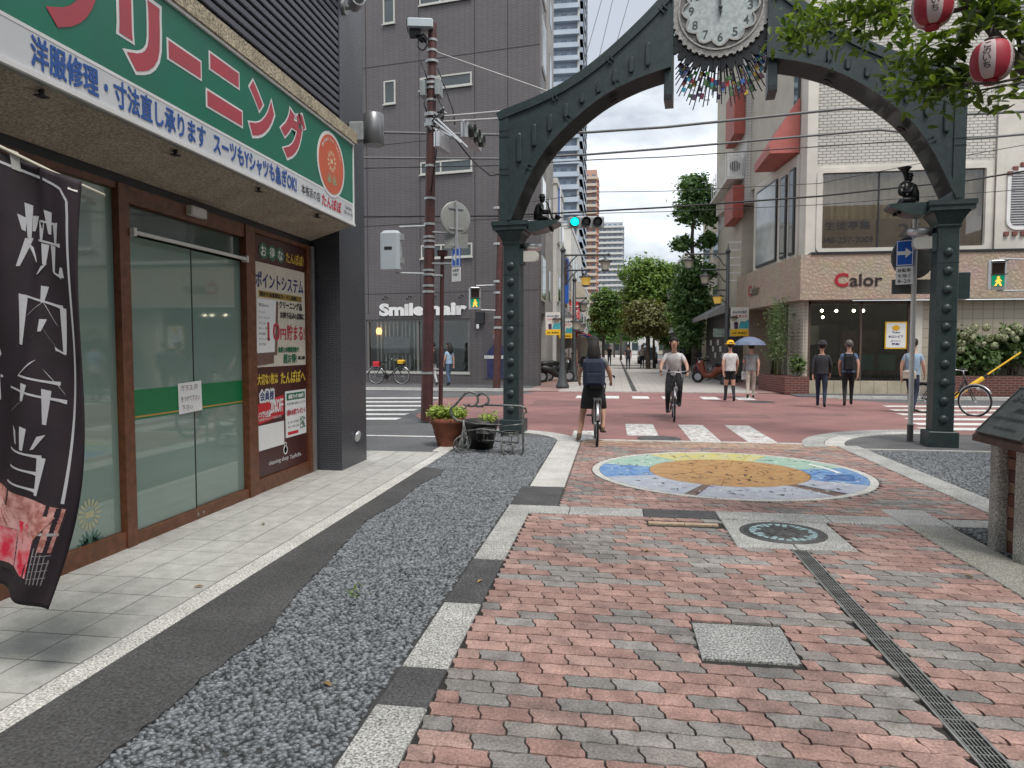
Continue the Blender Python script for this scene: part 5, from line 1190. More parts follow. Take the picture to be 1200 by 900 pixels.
film_b = mat('brown_film', (.46,.385,.32), .25, var=.1, spec=.4); fb_ = cp('window_film', 6.64,11.40,YF+.075,YF+.085,4.70,5.62,film_b)
lettering(fb_, '生徒募集', M['black_ink'], (6.25+.45,YF+.035,5.28), (1,0,0), 1.42, .28, bold=.01, off=.003, res=2)
lettering(fb_, '048-257-3009', M['black_ink'], (6.62,YF+.035,4.87), (1,0,0), 1.58, .20, bold=.006, off=.003, res=2); lettering(fb_, '2F', M['black_ink'], (8.95,YF+.035,5.03), (1,0,0), .66, .42, bold=.01, off=.003)
# louvred window of the right section
lv = rframe(12.05,14.1,5.15,7.05,.3,.10,YF-.07,YF-.02,M['white'],'louvre_window',cal)
for k in range(22):
    for a, b in ((12.16,12.98),(13.08,13.98)): 
        mb = MB(); z = 5.25+k*.078; mb.obox((a,YF-.06,z),(b-a,0,0),(0,.035,.03),(0,0,.012)); part('slat', mb, mat('louvre_grey', (.40,.39,.40), .6) if k == 0 else bpy.data.materials['louvre_grey'], lv)
cp('louvre_back',12.15,14.0,YF-.021,YF-.019,5.2,7.0,M['grey_metal'],lv); cp('mullion',12.99,13.07,YF-.075,YF-.022,5.2,7.0,M['white'],lv)
for k in range(9):
    mb = MB(); mb.box(12.0+k*.24,12.13+k*.24,YF-.09,YF-.02,4.98,5.10); part('brick_trim', mb, mat('brick_trim', (.20,.07,.06), .8) if k == 0 else bpy.data.materials['brick_trim'], lv)
    t = math.pi*(.1+.8*k/8); mb = MB(); x, z = 13.07-1.0*math.cos(t), 6.72+.52*math.sin(t); mb.box(x-.07,x+.07,YF-.09,YF-.022,z-.05,z+.07); part('brick_trim', mb, bpy.data.materials['brick_trim'], lv)
lv2 = rframe(12.1,14.0,9.3,12.2,.3,.10,YF-.07,YF-.02,M['white'],'louvre_window',cal); cp('louvre_back',12.2,13.9,YF-.021,YF-.019,9.35,12.1,M['grey_metal'],lv2)
for k in range(30):
    mb = MB(); z = 9.4+k*.09; mb.obox((12.2,YF-.06,z),(1.7,0,0),(0,.035,.03),(0,0,.012)); part('slat', mb, bpy.data.materials['louvre_grey'], lv2)
cp('ledge', 6.2, 22, YF-.42, YF-.0, 4.46, 4.53, M['dark_metal'])
# stone fascia
mb = MB(); mb.prism([(side(31)-.3,31),(side(YF-.38)-.25,YF-.38),(22,YF-.38),(22,YF+.0),(6.5,YF+.0),(6.0,31)], 3.02, 4.46); part('fascia', mb, fascia_m, cal)
lettering(cal, 'C', mat('sign_crimson', (.38,.012,.03), .4), (6.92,YF-.40,3.42), (1,0,0), .42, .44, bold=.03, off=.0, name='letter')
lettering(cal, 'alor', mat('sign_black', (.03,.022,.022), .4), (7.38,YF-.40,3.43), (1,0,0), .98, .40, bold=.016, off=.0, name='letter')
p1_ = np.array([side(29.3)-.315,29.3,3.50]); sd = np.array([.103,-1,0])
lettering(cal, 'C', bpy.data.materials['sign_crimson'], p1_, sd, .42, .44, bold=.03, off=.01, name='letter'); lettering(cal, 'alor', bpy.data.materials['sign_black'], p1_+sd*.48, sd, .95, .40, bold=.016, off=.01, name='letter')
# ground floor
sprism('tile_column', YF, 25.6, 6.14, 0, 3.015, col_tile); cp('tile_column', 6.145, 6.25, YF-.015, YF+.3, 0, 3.014, col_tile)
prints = [('Cut',5200),('Color',6100),('Perm',7000),('Straight',9800),('Treatment',3200),('Head spa',2800),('Set',3500),('Make up',4000),('Kids cut',2600),('Shampoo',1500)]
items = [('MENU', M['black_ink'], p, sd, .36, .09, {}) for p in [np.array([side(25.2)-.001,25.2,2.55])]]
for k, (s, c) in enumerate(prints):
    y = 25.35; z = 2.36-.13*k; items += [(s, M['black_ink'], np.array([side(y)-.001,y,z]), sd, .045*len(s), .06, {}), ('¥%d' % c, M['black_ink'], np.array([side(24.7)-.001,24.7,z]), sd, .24, .055, {})]
items += [('Calor', M['black_ink'], np.array([side(25.0)-.001,25.0,.72]), sd, .55, .17, {})]
printed(cal, items, 'price_list')
mb = MB()
for a in ((6.26,6.33),(7.86,7.92),(9.30,9.40)): mb.box(a[0],a[1],YF+.02,YF+.14,.42,3.0)
mb.box(6.26,9.40,YF+.02,YF+.14,2.9,3.0); sf = part('shop_window', mb, mat('brown_metal', (.10,.07,.055), .5), cal)
cp('pane',6.33,7.86,YF+.07,YF+.08,.42,2.9,M['sg'],sf); cp('pane',7.92,9.30,YF+.07,YF+.08,.42,2.9,M['sg'],sf)
for k in range(8): cp('step_tile',6.26+k*.41,6.26+k*.41+.40,YF-.05,YF+.25,0,.415,mat('step_beige',(.45,.40,.30),.6) if k == 0 else bpy.data.materials['step_beige'])
cp('pilaster',9.42,9.72,YF-.02,YF+.2,0,3.0,stucco); cp('beige_wall',9.73,22,YF+.0,YF+.3,0,3.0,beige_tile)
cp('interior_floor',6.3,9.6,YF+.3,31,.40,.42,mat('cafe_floor',(.12,.09,.065),.5)); cp('interior_wall',6.2,9.7,30.9,31,0,3.0,mat('cafe_wall',(.16,.13,.09),.7)); cp('interior_ceiling',6.15,9.7,YF+.3,30.9,2.98,3.015,M['dark_metal']); cp('interior_side',9.6,9.7,YF+.3,30.9,0,2.97,mat('cafe_side',(.08,.06,.045),.7))
cp('shelf',7.95,9.1,26.2,26.5,.42,2.1,mat('cafe_wood',(.11,.045,.022),.6,var=.4,vs=6)); cp('board',6.9,7.5,27.5,27.55,1.6,2.3,M['offwhite']); cp('cabinet',7.5,8.0,27.0,27.4,.42,2.3,M['black'])
for x, y, z in ((7.35,25.0,2.72),(7.9,25.0,2.72),(8.2,25.0,2.72),(7.2,26.0,2.55),(6.6,25.5,2.6),(7.0,25.4,2.75)):
    mb = MB(); mb.ball((x,y,z), .05, 8, 6); part('bulb', mb, mat('bulb', (1,.9,.7), .5, emit=(1,.85,.6), es=9, var=0) if 'bulb' not in bpy.data.materials else bpy.data.materials['bulb'], cal); mb = MB(); mb.cyl((x,y,z+.05),(x,y,2.98),.006,n=5); part('cable', mb, M['black'], cal)
ps = raw('window_poster', *(lambda q: (q.v, q.f))(MB().box(8.62,9.28,YF+.02,YF+.03,1.45,2.32)), M['yellow']); tag(ps, 'white and yellow poster with a round yellow badge in the salon window', 'poster')
mb = MB(); mb.box(8.66,9.24,YF+.014,YF+.0195,1.49,2.28); part('sheet', mb, M['white'], ps); mb = MB(); mb.ball((8.95,YF+.012,2.12),(.12,.004,.095),12,6); part('badge', mb, M['yellow'], ps)
for s, z, w, h in (('Ticket',1.95,.25,.06),('ホロンピア',1.80,.45,.09),('ポイント',1.68,.3,.05),('募集!',1.57,.25,.07)): lettering(ps, s, M['navy_ink'], (8.95-w/2,YF+.013,z), (1,0,0), w, h, bold=.03, res=1)
for x in (7.95,8.62):
    ch = thing('chair', 'dark green chair by the salon window%s' % (' nearer the wooden shelf' if x < 8.2 else ' below the yellow poster'), 'chair', (x+.25,YF+.8,.42)); gm_ = mat('chair_green', (.01,.10,.075), .5) if 'chair_green' not in bpy.data.materials else bpy.data.materials['chair_green']
    mb = MB(); mb.bbox(x,x+.5,YF+.5,YF+1.0,.75,.84,.02); part('seat', mb, gm_, ch); mb = MB(); mb.bbox(x,x+.5,YF+.42,YF+.49,.78,1.28,.02); part('backrest', mb, gm_, ch)
    for a in (x+.04,x+.46):
        for b in (YF+.53,YF+.96): mb = MB(); mb.cyl((a,b,.42),(a,b,.75),.018,n=6); part('leg', mb, M['black'], ch)
# street side upper bay with tall windows
mb = MB()
sprism('bay', 24.8, 29.6, 6.4, 4.47, 7.88, stucco, .05)
for ya, yb, z0, z1, m in ((26.75,29.1,4.62,7.55,'w'),(25.75,26.35,4.62,7.45,'d'),(24.95,25.45,4.62,7.5,'d')):
    mb = MB(); mb.add([], []); 
    A = [(side(y)-.06, y, z) for y, z in ((ya,z0),(yb,z0),(yb,z1),(ya,z1))]
    mb.obox((side(yb)-.115,yb,z0),((side(ya)-side(yb)),ya-yb,0),(.04,.004,0),(0,0,z1-z0)); w_ = part('window', mb, M['dark_metal'], cal)
    mb = MB(); mb.obox((side(yb-.08)-.125,yb-.08,z0+.08),((side(ya+.08)-side(yb-.08)),ya-yb+.16,0),(.012,.001,0),(0,0,z1-z0-.16)); part('pane', mb, glassy('pale_window', (.26,.29,.29), .06, .7, .35) if m == 'w' and 'pale_window' not in bpy.data.materials else (bpy.data.materials['pale_window'] if m == 'w' else glass_win), w_)
awn_m = mat('pink_canopy', (.42,.12,.10), .6, src='pos', var=.1)
mb = MB(); mb.prism([(0,7.95),(.95,7.95),(.95,8.25),(.05,9.7),(0,9.7)], -24.8, -27.4, ((side(26)+.1,0,0),(-1,0,0),(0,0,1),(0,-1,0))); part('canopy', mb, awn_m, cal)
aw_ = MB(); aw_.prism([(y, z) for y, z in ((24.85,9.6),(25.35,9.6),(25.35,11.6),(25.25,12.0),(25.1,12.15),(24.95,12.0),(24.85,11.6))], 0, .08, ((side(25.1)-.08,0,0),(0,1,0),(0,0,1),(1,0,0))); part('arched_window', aw_, glass_win, cal)
# brown corner pier and side recess of the ground floor
sprism('side_pier', 30.2, 31, 6.4, 0, 3.015, fascia_m); cp('side_glass', 6.45,6.5,25.65,30.2,0,3.0,mat('side_window',(.10,.10,.085),.08,var=.3)); 
for y in (26.4,27.3,28.2,29.1): cp('mullion',6.38,6.44,y,y+.08,0,3.0,mat('mullion_beige',(.42,.38,.3),.6) if y < 26.5 else bpy.data.materials['mullion_beige'])
# rear wing with red balconies
wing = thing('rear_wing', 'white tiled rear wing with red balcony parapets behind the corner building', 'building', (6,33,0))
def wp(name, x0, x1, y0, y1, z0, z1, m, par=None):
    mb = MB(); mb.box(x0,x1,y0,y1,z0,z1); return part(name, mb, m, par or wing)
wp('wall',5.28,6.0,31.05,38,3.2,7.4,cream); wp('upper_wall',5.28,5.98,30.3,38,7.42,15,white_tile)
redb = mat('balcony_red', (.34,.075,.055), .6, src='pos', var=.12)
for z0, z1 in ((10.35,12.3),(6.9,8.25)): wp('parapet',4.84,5.27,30.7,33,z0,z1,redb)
wp('balcony_floor',4.6,5.27,30.7,36,8.5,8.62,M['offwhite'])
for k in range(9): wp('railing_bar',4.6,4.63,30.75+k*.6,30.78+k*.6,8.62,9.6,M['white'])
for k in range(10): wp('railing_bar',4.62+k*.07,4.64+k*.07,30.7,30.73,8.62,9.5,M['white'])
wp('railing',4.58,5.27,30.7,30.74,9.5,9.56,M['white'])
ac = thing('air_conditioner', 'white air conditioner unit on the balcony between red parapets', 'air conditioner', (4.95,31,8.62)); mb = MB(); mb.bbox(4.68,5.22,30.85,31.15,8.63,9.45,.02); part('case', mb, M['white'], ac); mb = MB(); mb.lathe([(.23,0),(.23,.02),(.20,.02),(.19,.0),(0,0)], (4.92,30.845,9.05), 20, ax=(0,-1,0)); part('fan_grille', mb, M['grey_metal'], ac)
for k in range(6): wp('stair_bar',4.75,5.25,31.0,31.05,4.3+k*.32,4.35+k*.32,M['white'])
# right row further down the street
shopbox('shop_house', 'beige building with a stair rail behind the corner building', 5.6,12,38.2,47,9.3,cream,face='right',awn=None)
shopbox('shop_house', 'low shop with a black awning and menu boards by the pedestrian street', 5.0,12,47.2,56,5.6,mat('black_wall',(.04,.04,.042),.6),face='right',awn=M['dark_metal'])
shopbox('shop_house', 'pale far shop house on the side of the black awning', 5.3,13,56.2,80,8.5,whitew,face='right',wins=4,awn=cream)
for i, (x0, x1, y, h, m_, lb) in enumerate(((-14,-3,150,9,cream,'cream far house closing the street at the left'),(-3,3,160,11,greyw,'grey far house closing the street in the middle'),(3,9,148,8,whitew,'white far house closing the street behind the tree trunks'),(9,22,156,12,cream,'cream far block closing the street at the right'))):
    t = thing('far_house', lb, 'building', ((x0+x1)/2,y,0)); mb = MB(); mb.box(x0+.05,x1-.05,y,y+12,0,h); part('wall', mb, m_, t)
    for f in range(int(h/3)):
        for k in range(int((x1-x0)/2.2)): mb = MB(); a = x0+.6+k*2.2; mb.box(a,a+1.3,y-.06,y,.9+3*f,2.4+3*f); part('window', mb, glass_win, t)
dk = thing('dark_shopfront', 'small dark shopfront with a grey awning and white stickers beside the street lamp', 'shop building', (5.2,34,0))
mb = MB(); mb.box(4.75,5.25,31.3,37.9,0,3.18); part('wall', mb, mat('dark_front',(.045,.045,.048),.5), dk); mb = MB(); mb.prism([(0,3.4),(0,3.0),(.8,2.75),(.8,2.95)], -31.2, -37.5, ((4.75,0,0),(-1,0,0),(0,0,1),(0,-1,0))); part('awning', mb, M['grey_metal'], dk)
for k in range(6):
    mb = MB(); mb.box(4.735,4.75,31.8+k*.8,32.4+k*.8,1.0+.3*(k % 3),1.25+.3*(k % 3)); part('sticker', mb, M['offwhite'], dk)
mb = MB(); mb.box(4.2,4.7,31.28,31.30,1.95,2.3); mb.box(4.72,5.2,31.28,31.30,1.95,2.3); part('menu_board', mb, mat('menu_green',(.25,.32,.28),.6,var=.3,vs=8), dk)
# planters along the salon
brk = tilewall('red_brick', (.17,.045,.035), (.13,.035,.03), (.20,.15,.13), .22, .075, .14, rough=.8, bump=.8, axis=(1,1))
pl1 = thing('brick_planter', 'red brick planter with bamboo at the corner of the salon', 'planter', (5.5,24.6,0))
mb = MB(); mb.prism([(5.15,26.4),(5.45,23.7),(6.2,23.7),(6.2,24.15),(5.95,24.2),(5.75,26.4)], 0, .55); part('wall', mb, brk, pl1)
pl2 = thing('brick_planter', 'long low red brick planter with hydrangeas under the beige tiled wall', 'planter', (13,23.8,0))
mb = MB(); mb.box(10.3,22,23.35,24.15,0,.62); part('wall', mb, brk, pl2); mb = MB(); mb.box(10.35,22,23.4,24.1,.60,.63); part('soil', mb, mat('soil',(.04,.03,.022),.95,var=.3,vs=9), pl2)
# ================================================================== STREET FURNITURE
mar, zinc = M['maroon'], M['zinc']
def A_(x, y, Y=13.95): return AY(x, y, Y)
pole = thing('utility_pole', 'maroon steel pole with zinc bands and cable clamps at the corner of the side street', 'pole', (-3.79,13.95,0))
top = A_(507,28)
mb = MB(); mb.cyl((-3.79,13.95,0),(top[0],13.95,top[2]),.125,.085,16); part('shaft', mb, mar, pole)
def on_pole(z): t = z/top[2]; return np.array([-3.79+(top[0]+3.79)*t, 13.95, z]), .125-.04*t
for py in (48,60,73,92,98,104,118,135,142,147,195,233,263,278,283,290,317,322,335,342,437):
    z = A_(503,py)[2]; c, r = on_pole(z); h = .045 if py not in (135,142,147) else .07
    mb = MB(); mb.cyl(c-[0,0,h/2], c+[0,0,h/2], r+.012+(.03 if py in (135,147,73) else 0), n=14); part('band', mb, zinc, pole)
for (x0,y0,x1,y1) in ((503,265,468,266),(503,321,464,320),(505,272,533,274),(505,309,534,309),(505,323,518,323)):
    a, b = A_(x0,y0,13.9), A_(x1,y1,13.8); mb = MB(); mb.cyl(a, b, .022, n=8); part('arm', mb, zinc, pole)
for a, b in (((494,96),(500,114)),((511,94),(517,113))):
    p, q = A_(*a,13.9), A_(*b,13.9); mb = MB(); mb.bbox(min(p[0],q[0]),max(p[0],q[0]),13.75,14.05,q[2],p[2],.02); part('cabinet', mb, mat('cabinet_grey',(.30,.33,.33),.5) if 'cabinet_grey' not in bpy.data.materials else bpy.data.materials['cabinet_grey'], pole)
for pts in (((512,112),(520,128),(519,140),(514,150),(511,180),(505,225)),((499,113),(497,122),(500,131)),((493,72),(498,84),(501,94)),((513,80),(522,104),(531,130),(533,146)),((511,140),(535,165),(551,185),(560,194),(575,206),(585,204)),((514,118),(519,126),(516,134),(508,138))):
    mb = MB(); mb.tube([A_(x,y,13.78) for x, y in pts], .014, 6); part('cable', mb, M['black'], pole)
mb = MB(); c = A_(495,51,13.8); mb.tube([(c[0]+.10*math.cos(t),13.8+.02*math.sin(3*t),c[2]+.12*math.sin(t)) for t in np.linspace(0,6.28,21)[:-1]], .016, 6, closed=True); part('cable_loop', mb, M['black'], pole)
for (a, b) in (((507,140),(541,168)),((509,136),(548,173)),((508,150),(530,160))):
    mb = MB(); mb.cyl(A_(*a,13.85), A_(*b,13.3), .022, n=8); part('signal_arm', mb, M['light_metal'], pole)
rg = random.Random(3)
for k in range(16):
    p = A_(502+rg.uniform(0,16), 128+rg.uniform(0,24), 13.8); q = p+np.array([rg.uniform(.02,.12), rg.uniform(-.06,.06), rg.uniform(-.08,.08)]); mb = MB(); mb.cyl(p, q, rg.uniform(.012,.028), n=6); part('clamp', mb, rg.choice([M['dark_metal'], zinc, M['black']]), pole)
def bx(name, label, cat, c, sx, sy, sz, m, rz=0, b=.02, par=None):
    o = thing(name, label, cat, c, rz); mb = MB(); mb.bbox(-sx/2,sx/2,-sy/2,sy/2,-sz/2,sz/2,b); mb.xf(wmat(o)); part('case', mb, m, o); return o
c = A_(493,31,13.9); tcam = bx('traffic_camera', 'pale blue box camera on top of the maroon pole', 'camera', c, .50, .42, .16, mat('pale_blue_metal',(.50,.57,.60),.4,var=.06), R_(12))
mb = MB(); mb.box(-.22,.0,-.1,.1,-.2,-.085); mb.cyl((.02,0,-.16),(.18,.02,-.36),.05,n=8); mb.cyl((-.12,0,-.15),(.05,0,-.3),.04,n=8); mb.xf(wmat(tcam)); part('bracket', mb, M['dark_metal'], tcam)
mb = MB(); mb.box(-.27,-.25,-.18,.18,-.06,.06); mb.xf(wmat(tcam)); part('lens_window', mb, M['black'], tcam)
a, b = A_(447,271,13.8), A_(470,316,13.8)
jb = bx('junction_box', 'pale grey control box hanging beside the maroon pole', 'control box', (a+b)/2, b[0]-a[0], .28, a[2]-b[2], mat('box_grey',(.47,.52,.55),.4,var=.05), 0, .06)
mb = MB(); 
for z in (-.27,.20): mb.box(.19,.26,-.05,.05,z,z+.12)
mb.xf(wmat(jb)); part('hinge', mb, zinc, jb); mb = MB(); mb.box(-.10,.06,-.146,-.14,.0,.06); mb.xf(wmat(jb)); part('mark', mb, M['black_ink'], jb)
# three lamp signal seen from the side, facing the cross road
tl = thing('traffic_light', 'white three lamp traffic signal turned to the side street below the pole top', 'traffic light', AY(552.5,159.5,14.0), R_(86))
wm_ = wmat(tl); 
mb = MB(); mb.bbox(-.56,.56,-.07,.07,-.17,.17,.05); mb.xf(wm_ ); part('housing', mb, M['light_metal'], tl)
for k in (-1,0,1):
    mb = MB(); mb.lathe([(.125,0),(.13,.10),(.12,.10),(.115,.01),(0,.01)], (k*.35,-.075,0), 16, ax=(0,-1,0)); mb.xf(wm_ ); part('lamp', mb, mat('dead_lamp',(.05,.06,.05),.3) if 'dead_lamp' not in bpy.data.materials else bpy.data.materials['dead_lamp'], tl)
mb = MB(); mb.bbox(-.30,.30,-.06,.06,-.16,.16,.05); mb.xf(Matrix.Translation(A_(518,166,13.4)) @ Matrix.Rotation(R_(80),4,'Z')); sb2 = part('signal_back', mb, M['light_metal'], tl)
# signs on the left pole
def rsign(name, label, c, r, rz, m_face, m_back, cat='road sign', t=.02, rect=None):
    o = thing(name, label, cat, c, rz); w = wmat(o); mb = MB()
    if rect: mb.bbox(-rect[0]/2,rect[0]/2,-t/2,t/2,-rect[1]/2,rect[1]/2,.004)
    else: mb.lathe([(0,-t/2),(r*.94,-t/2),(r,-t/4),(r,t/4),(r*.94,t/2),(0,t/2)], (0,0,0), 32, ax=(0,1,0))
    mb.xf(w); part('plate', mb, m_back, o); return o, w
plate_g = mat('sign_back', (.33,.34,.32), .5, metal=.3, var=.12); sblue = mat('sign_blue', (.01,.10,.50), .35, var=.03)
rs, w = rsign('round_sign', 'back of a round road sign fixed to the maroon pole', A_(534,256,13.75), .33, R_(40), None, plate_g)
mb = MB(); mb.cyl((0,-.03,.34),(0,-.03,-.95),.028,n=8)
for z in (.2,-.2,-.52): mb.box(-.16,.16,-.03,-.012,z-.02,z+.02)
mb.xf(w); part('bracket', mb, M['light_metal'], rs)
rs, w = rsign('sign_plate', 'back of a small rectangular plate below the round sign on the maroon pole', A_(534.5,283,13.76), 0, R_(8), None, plate_g, rect=(.46,.27))
def arrow_sign(label, c, rz, wd, hh, flip, plate_txt):
    o, w = rsign('arrow_sign', label, c, 0, rz, None, sblue, rect=(wd,hh)); 
    mb = MB(); z = .0; s = -1 if flip else 1; k = min(wd,hh)*.42
    P = [(-k*s,-.28*k),(.1*k*s,-.28*k),(.1*k*s,-.8*k),(k*s,0),(.1*k*s,.8*k),(.1*k*s,.28*k),(-k*s,.28*k)]
    if flip: P = P[::-1]
    mb.prism(P, .011, .014, ((0,0,0),(1,0,0),(0,0,1),(0,-1,0))); mb.xf(w); part('arrow', mb, M['white'], o)
    V = MB(); t = .012
    for a in ((-wd/2+.006,wd/2-.006,-hh/2+.006,-hh/2+.006+t),(-wd/2+.006,wd/2-.006,hh/2-.006-t,hh/2-.006),(-wd/2+.006,-wd/2+.006+t,-hh/2+.02,hh/2-.02),(wd/2-.006-t,wd/2-.006,-hh/2+.02,hh/2-.02)): V.box(a[0],a[1],-.013,-.0105,a[2],a[3])
    V.xf(w); part('border', V, M['white'], o)
    mb = MB(); mb.box(-wd/2,wd/2,-.01,.01,-hh/2-.29,-hh/2-.01); mb.xf(w); pp = part('text_plate', mb, M['white'], o)
    ex = np.array(w.to_3x3() @ Vector((1,0,0)))
    for j, s_ in enumerate(plate_txt): lettering(pp, s_, M['black_ink'], w @ Vector((-wd/2+.03,-.011,-hh/2-.10-.085*j)), ex, wd-.06, .06, off=.002, res=1, bold=.01)
    return o
arrow_sign('small blue sign with a white arrow to the left on the maroon pole', A_(534.5,301.5,13.72), R_(-32), .23, .37, True, ('自転車','を除く'))
# thin pole
b0 = A_(516,485,14.0); t0 = A_(518.5,299,14.0)
tp = thing('thin_pole', 'thin maroon pole with a flat cap beside the larger maroon pole', 'pole', (b0[0],14.0,0)); mb = MB(); mb.cyl((b0[0],14.0,0),(t0[0],14.0,t0[2]),.045,.042,10); part('shaft', mb, mar, tp)
mb = MB(); mb.cyl((t0[0],14,t0[2]-.02),(t0[0],14,t0[2]+.09),.10,.11,14); part('cap', mb, mar, tp)
mb = MB(); mb.cyl(A_(503,433,13.98),A_(517,433,14.0),.02,n=6); part('clamp', mb, zinc, tp)
# far pole with pedestrian signal and the green traffic light
p2 = thing('utility_pole', 'slim maroon pole behind the left arch post by the salon wall', 'pole', (-4.26,25.4,0)); q = AY(590,150,25.4)
mb = MB(); mb.cyl((-4.26,25.4,0),(q[0],25.4,q[2]),.14,.11,12); part('shaft', mb, mar, p2)
for y in (244,262,286,330,343,372,384): z = AY(586,y,25.4)[2]; mb = MB(); mb.cyl((-4.22,25.4,z-.04),(-4.22,25.4,z+.04),.16,n=12); part('band', mb, zinc, p2)
for (a, b) in (((586,334),(558,335)),((586,364),(560,363)),((588,259),(668,260)),((588,264),(668,264.5))): mb = MB(); mb.cyl(AY(*a,25.4), AY(*b,25.2), .03, n=6); part('arm', mb, zinc, p2)
tl = thing('traffic_light', 'grey horizontal traffic signal showing green over the crossing', 'traffic light', AY(686.5,260.5,25.2), R_(8)); w = wmat(tl)
mb = MB(); mb.bbox(-.64,.64,-.08,.08,-.20,.20,.04); mb.xf(w); part('housing', mb, mat('signal_grey',(.30,.31,.31),.5,metal=.3), tl)
for k, m_ in ((-1,mat('lit_green',(.0,.6,.45),.3,emit=(.0,.95,.68),es=1.3,var=0)),(0,M['black']),(1,M['black'])):
    mb = MB(); mb.lathe([(.165,0),(.165,.14),(.155,.14),(.15,.02),(0,.02)], (k*.40,-.08,0), 20, ax=(0,-1,0)); mb.xf(w); l_ = part('lamp_hood', mb, M['dark_metal'], tl); mb = MB(); mb.lathe([(.15,.03),(.1,.045),(0,.05)], (k*.40,-.08,0), 20, ax=(0,-1,0)); mb.xf(w); part('lens', mb, m_, l_)
walk_m = mat('walk_figure',(.9,.35,.05),.4,emit=(1,.42,.05),es=.9,var=0); wg = mat('walk_green',(.0,.12,.06),.3,emit=(0,.22,.11),es=.5,var=0)
def pedsig(label, c, rz, k=1.0):
    o = thing('pedestrian_signal', label, 'pedestrian light', c, rz); w = wmat(o) @ Matrix.Scale(k,4); 
    mb = MB(); mb.bbox(-.23,.23,-.1,.1,-.42,.42,.05); mb.xf(w); part('housing', mb, M['light_metal'], o)
    mb = MB(); mb.box(-.155,.155,-.125,-.10,.03,.33); mb.xf(w); part('red_window', mb, mat('dark_lens',(.03,.015,.012),.3) if 'dark_lens' not in bpy.data.materials else bpy.data.materials['dark_lens'], o)
    mb = MB(); mb.box(-.155,.155,-.125,-.10,-.33,-.03); mb.xf(w); g_ = part('green_window', mb, wg, o)
    mb = MB(); mb.box(-.2,.2,-.26,-.11,.36,.375); mb.box(-.2,.2,-.26,-.11,-.01,.005); mb.xf(w); part('hood', mb, M['dark_metal'], o)
    mb = MB(); mb.ball((0,-.13,-.09),(.04,.01,.04),8,6); mb.add([(-.03,-.135,-.13),(.04,-.135,-.13),(.10,-.135,-.2),(.035,-.135,-.19),(.09,-.135,-.33),(.05,-.135,-.33),(.0,-.135,-.24),(-.06,-.135,-.33),(-.1,-.135,-.33),(-.035,-.135,-.2),(-.09,-.135,-.21)], [(0,1,2,3),(0,3,6,9),(3,4,5,6),(6,7,8,9),(0,9,10)]); mb.xf(w); part('walking_figure', mb, walk_m, g_)
    return o
pedsig('pedestrian signal with a green window on the pole beside the salon', AY(556.5,349.5,25.1), R_(15), .95)
ps2 = pedsig('pedestrian signal with a green window in front of the pink stone fascia', AY(1168,322,20.5), R_(-6), .92)
p3 = thing('signal_pole', 'zinc signal pole at the far corner of the right crossing', 'pole', (*AY(1222,470,20.6)[:2],0)); c = AY(1222,470,20.6)
mb = MB(); mb.cyl((c[0],20.6,0),(c[0],20.6,5.2),.07,n=10); part('shaft', mb, zinc, p3)
for a, b in (((1222,305),(1170,303)),((1222,340),(1168,341))): mb = MB(); mb.cyl(AY(*a,20.6), AY(*b,20.55), .022, n=6); part('arm', mb, zinc, p3)
# right sign pole
spx = thing('sign_pole', 'white sign post with dark wrapped foot beside the right arch post', 'sign post', (4.69,12.0,0)); t0 = AY(1073,250,12.0)
mb = MB(); mb.cyl((4.69,12,.27),(t0[0],12,t0[2]),.038,n=12); part('shaft', mb, M['offwhite'], spx); mb = MB(); mb.cyl((4.69,12,0),(4.69,12,.27),.046,n=12); part('foot_wrap', mb, mat('wrap_grey',(.10,.09,.085),.7), spx)
rs, w = rsign('round_sign', 'dark back of a large round road sign on the white sign post', AY(1070,301.5,12.06), .345, R_(6), None, mat('sign_back_dark',(.115,.12,.115),.5,metal=.2,var=.12))
rs2, w = rsign('sign_plate', 'dark back of a wide rectangular plate low on the white sign post', AY(1069,336,12.06), 0, R_(6), None, bpy.data.materials['sign_back_dark'], rect=(.64,.23))
arrow_sign('blue sign with a white arrow to the right on the white sign post', AY(1060.5,296.5,11.93), R_(-28), .24, .40, False, ('自転車','を除く','8-20'))
# ------------------------------------------------------------------ street lamps with lanterns and festival posters
lamp_m = mat('lamp_post_paint', (.07,.075,.078), .5, metal=.3, var=.15); lampglass = mat('lantern_glass', (.40,.38,.30), .25, var=.1); lampyel = mat('lantern_lit', (.55,.38,.08), .4, emit=(1,.62,.1), es=.12, var=0)
def lantern(par, p, k=1.0, m=lampglass):
    x, y, z = p; mb = MB(); mb.lathe([(.03,.0),(.035,-.06),(.26*k,-.16*k),(.25*k,-.19*k)], (x,y,z), 6); l = part('lantern', mb, lamp_m, par)
    mb = MB(); mb.lathe([(.19*k,-.19*k),(.13*k,-.46*k),(0,-.46*k)], (x,y,z), 6, smooth=False); part('lantern_glass', mb, m, l); mb = MB(); mb.lathe([(.14*k,-.46*k),(.14*k,-.50*k),(.04,-.53*k)], (x,y,z), 6); part('lantern_foot', mb, lamp_m, l)
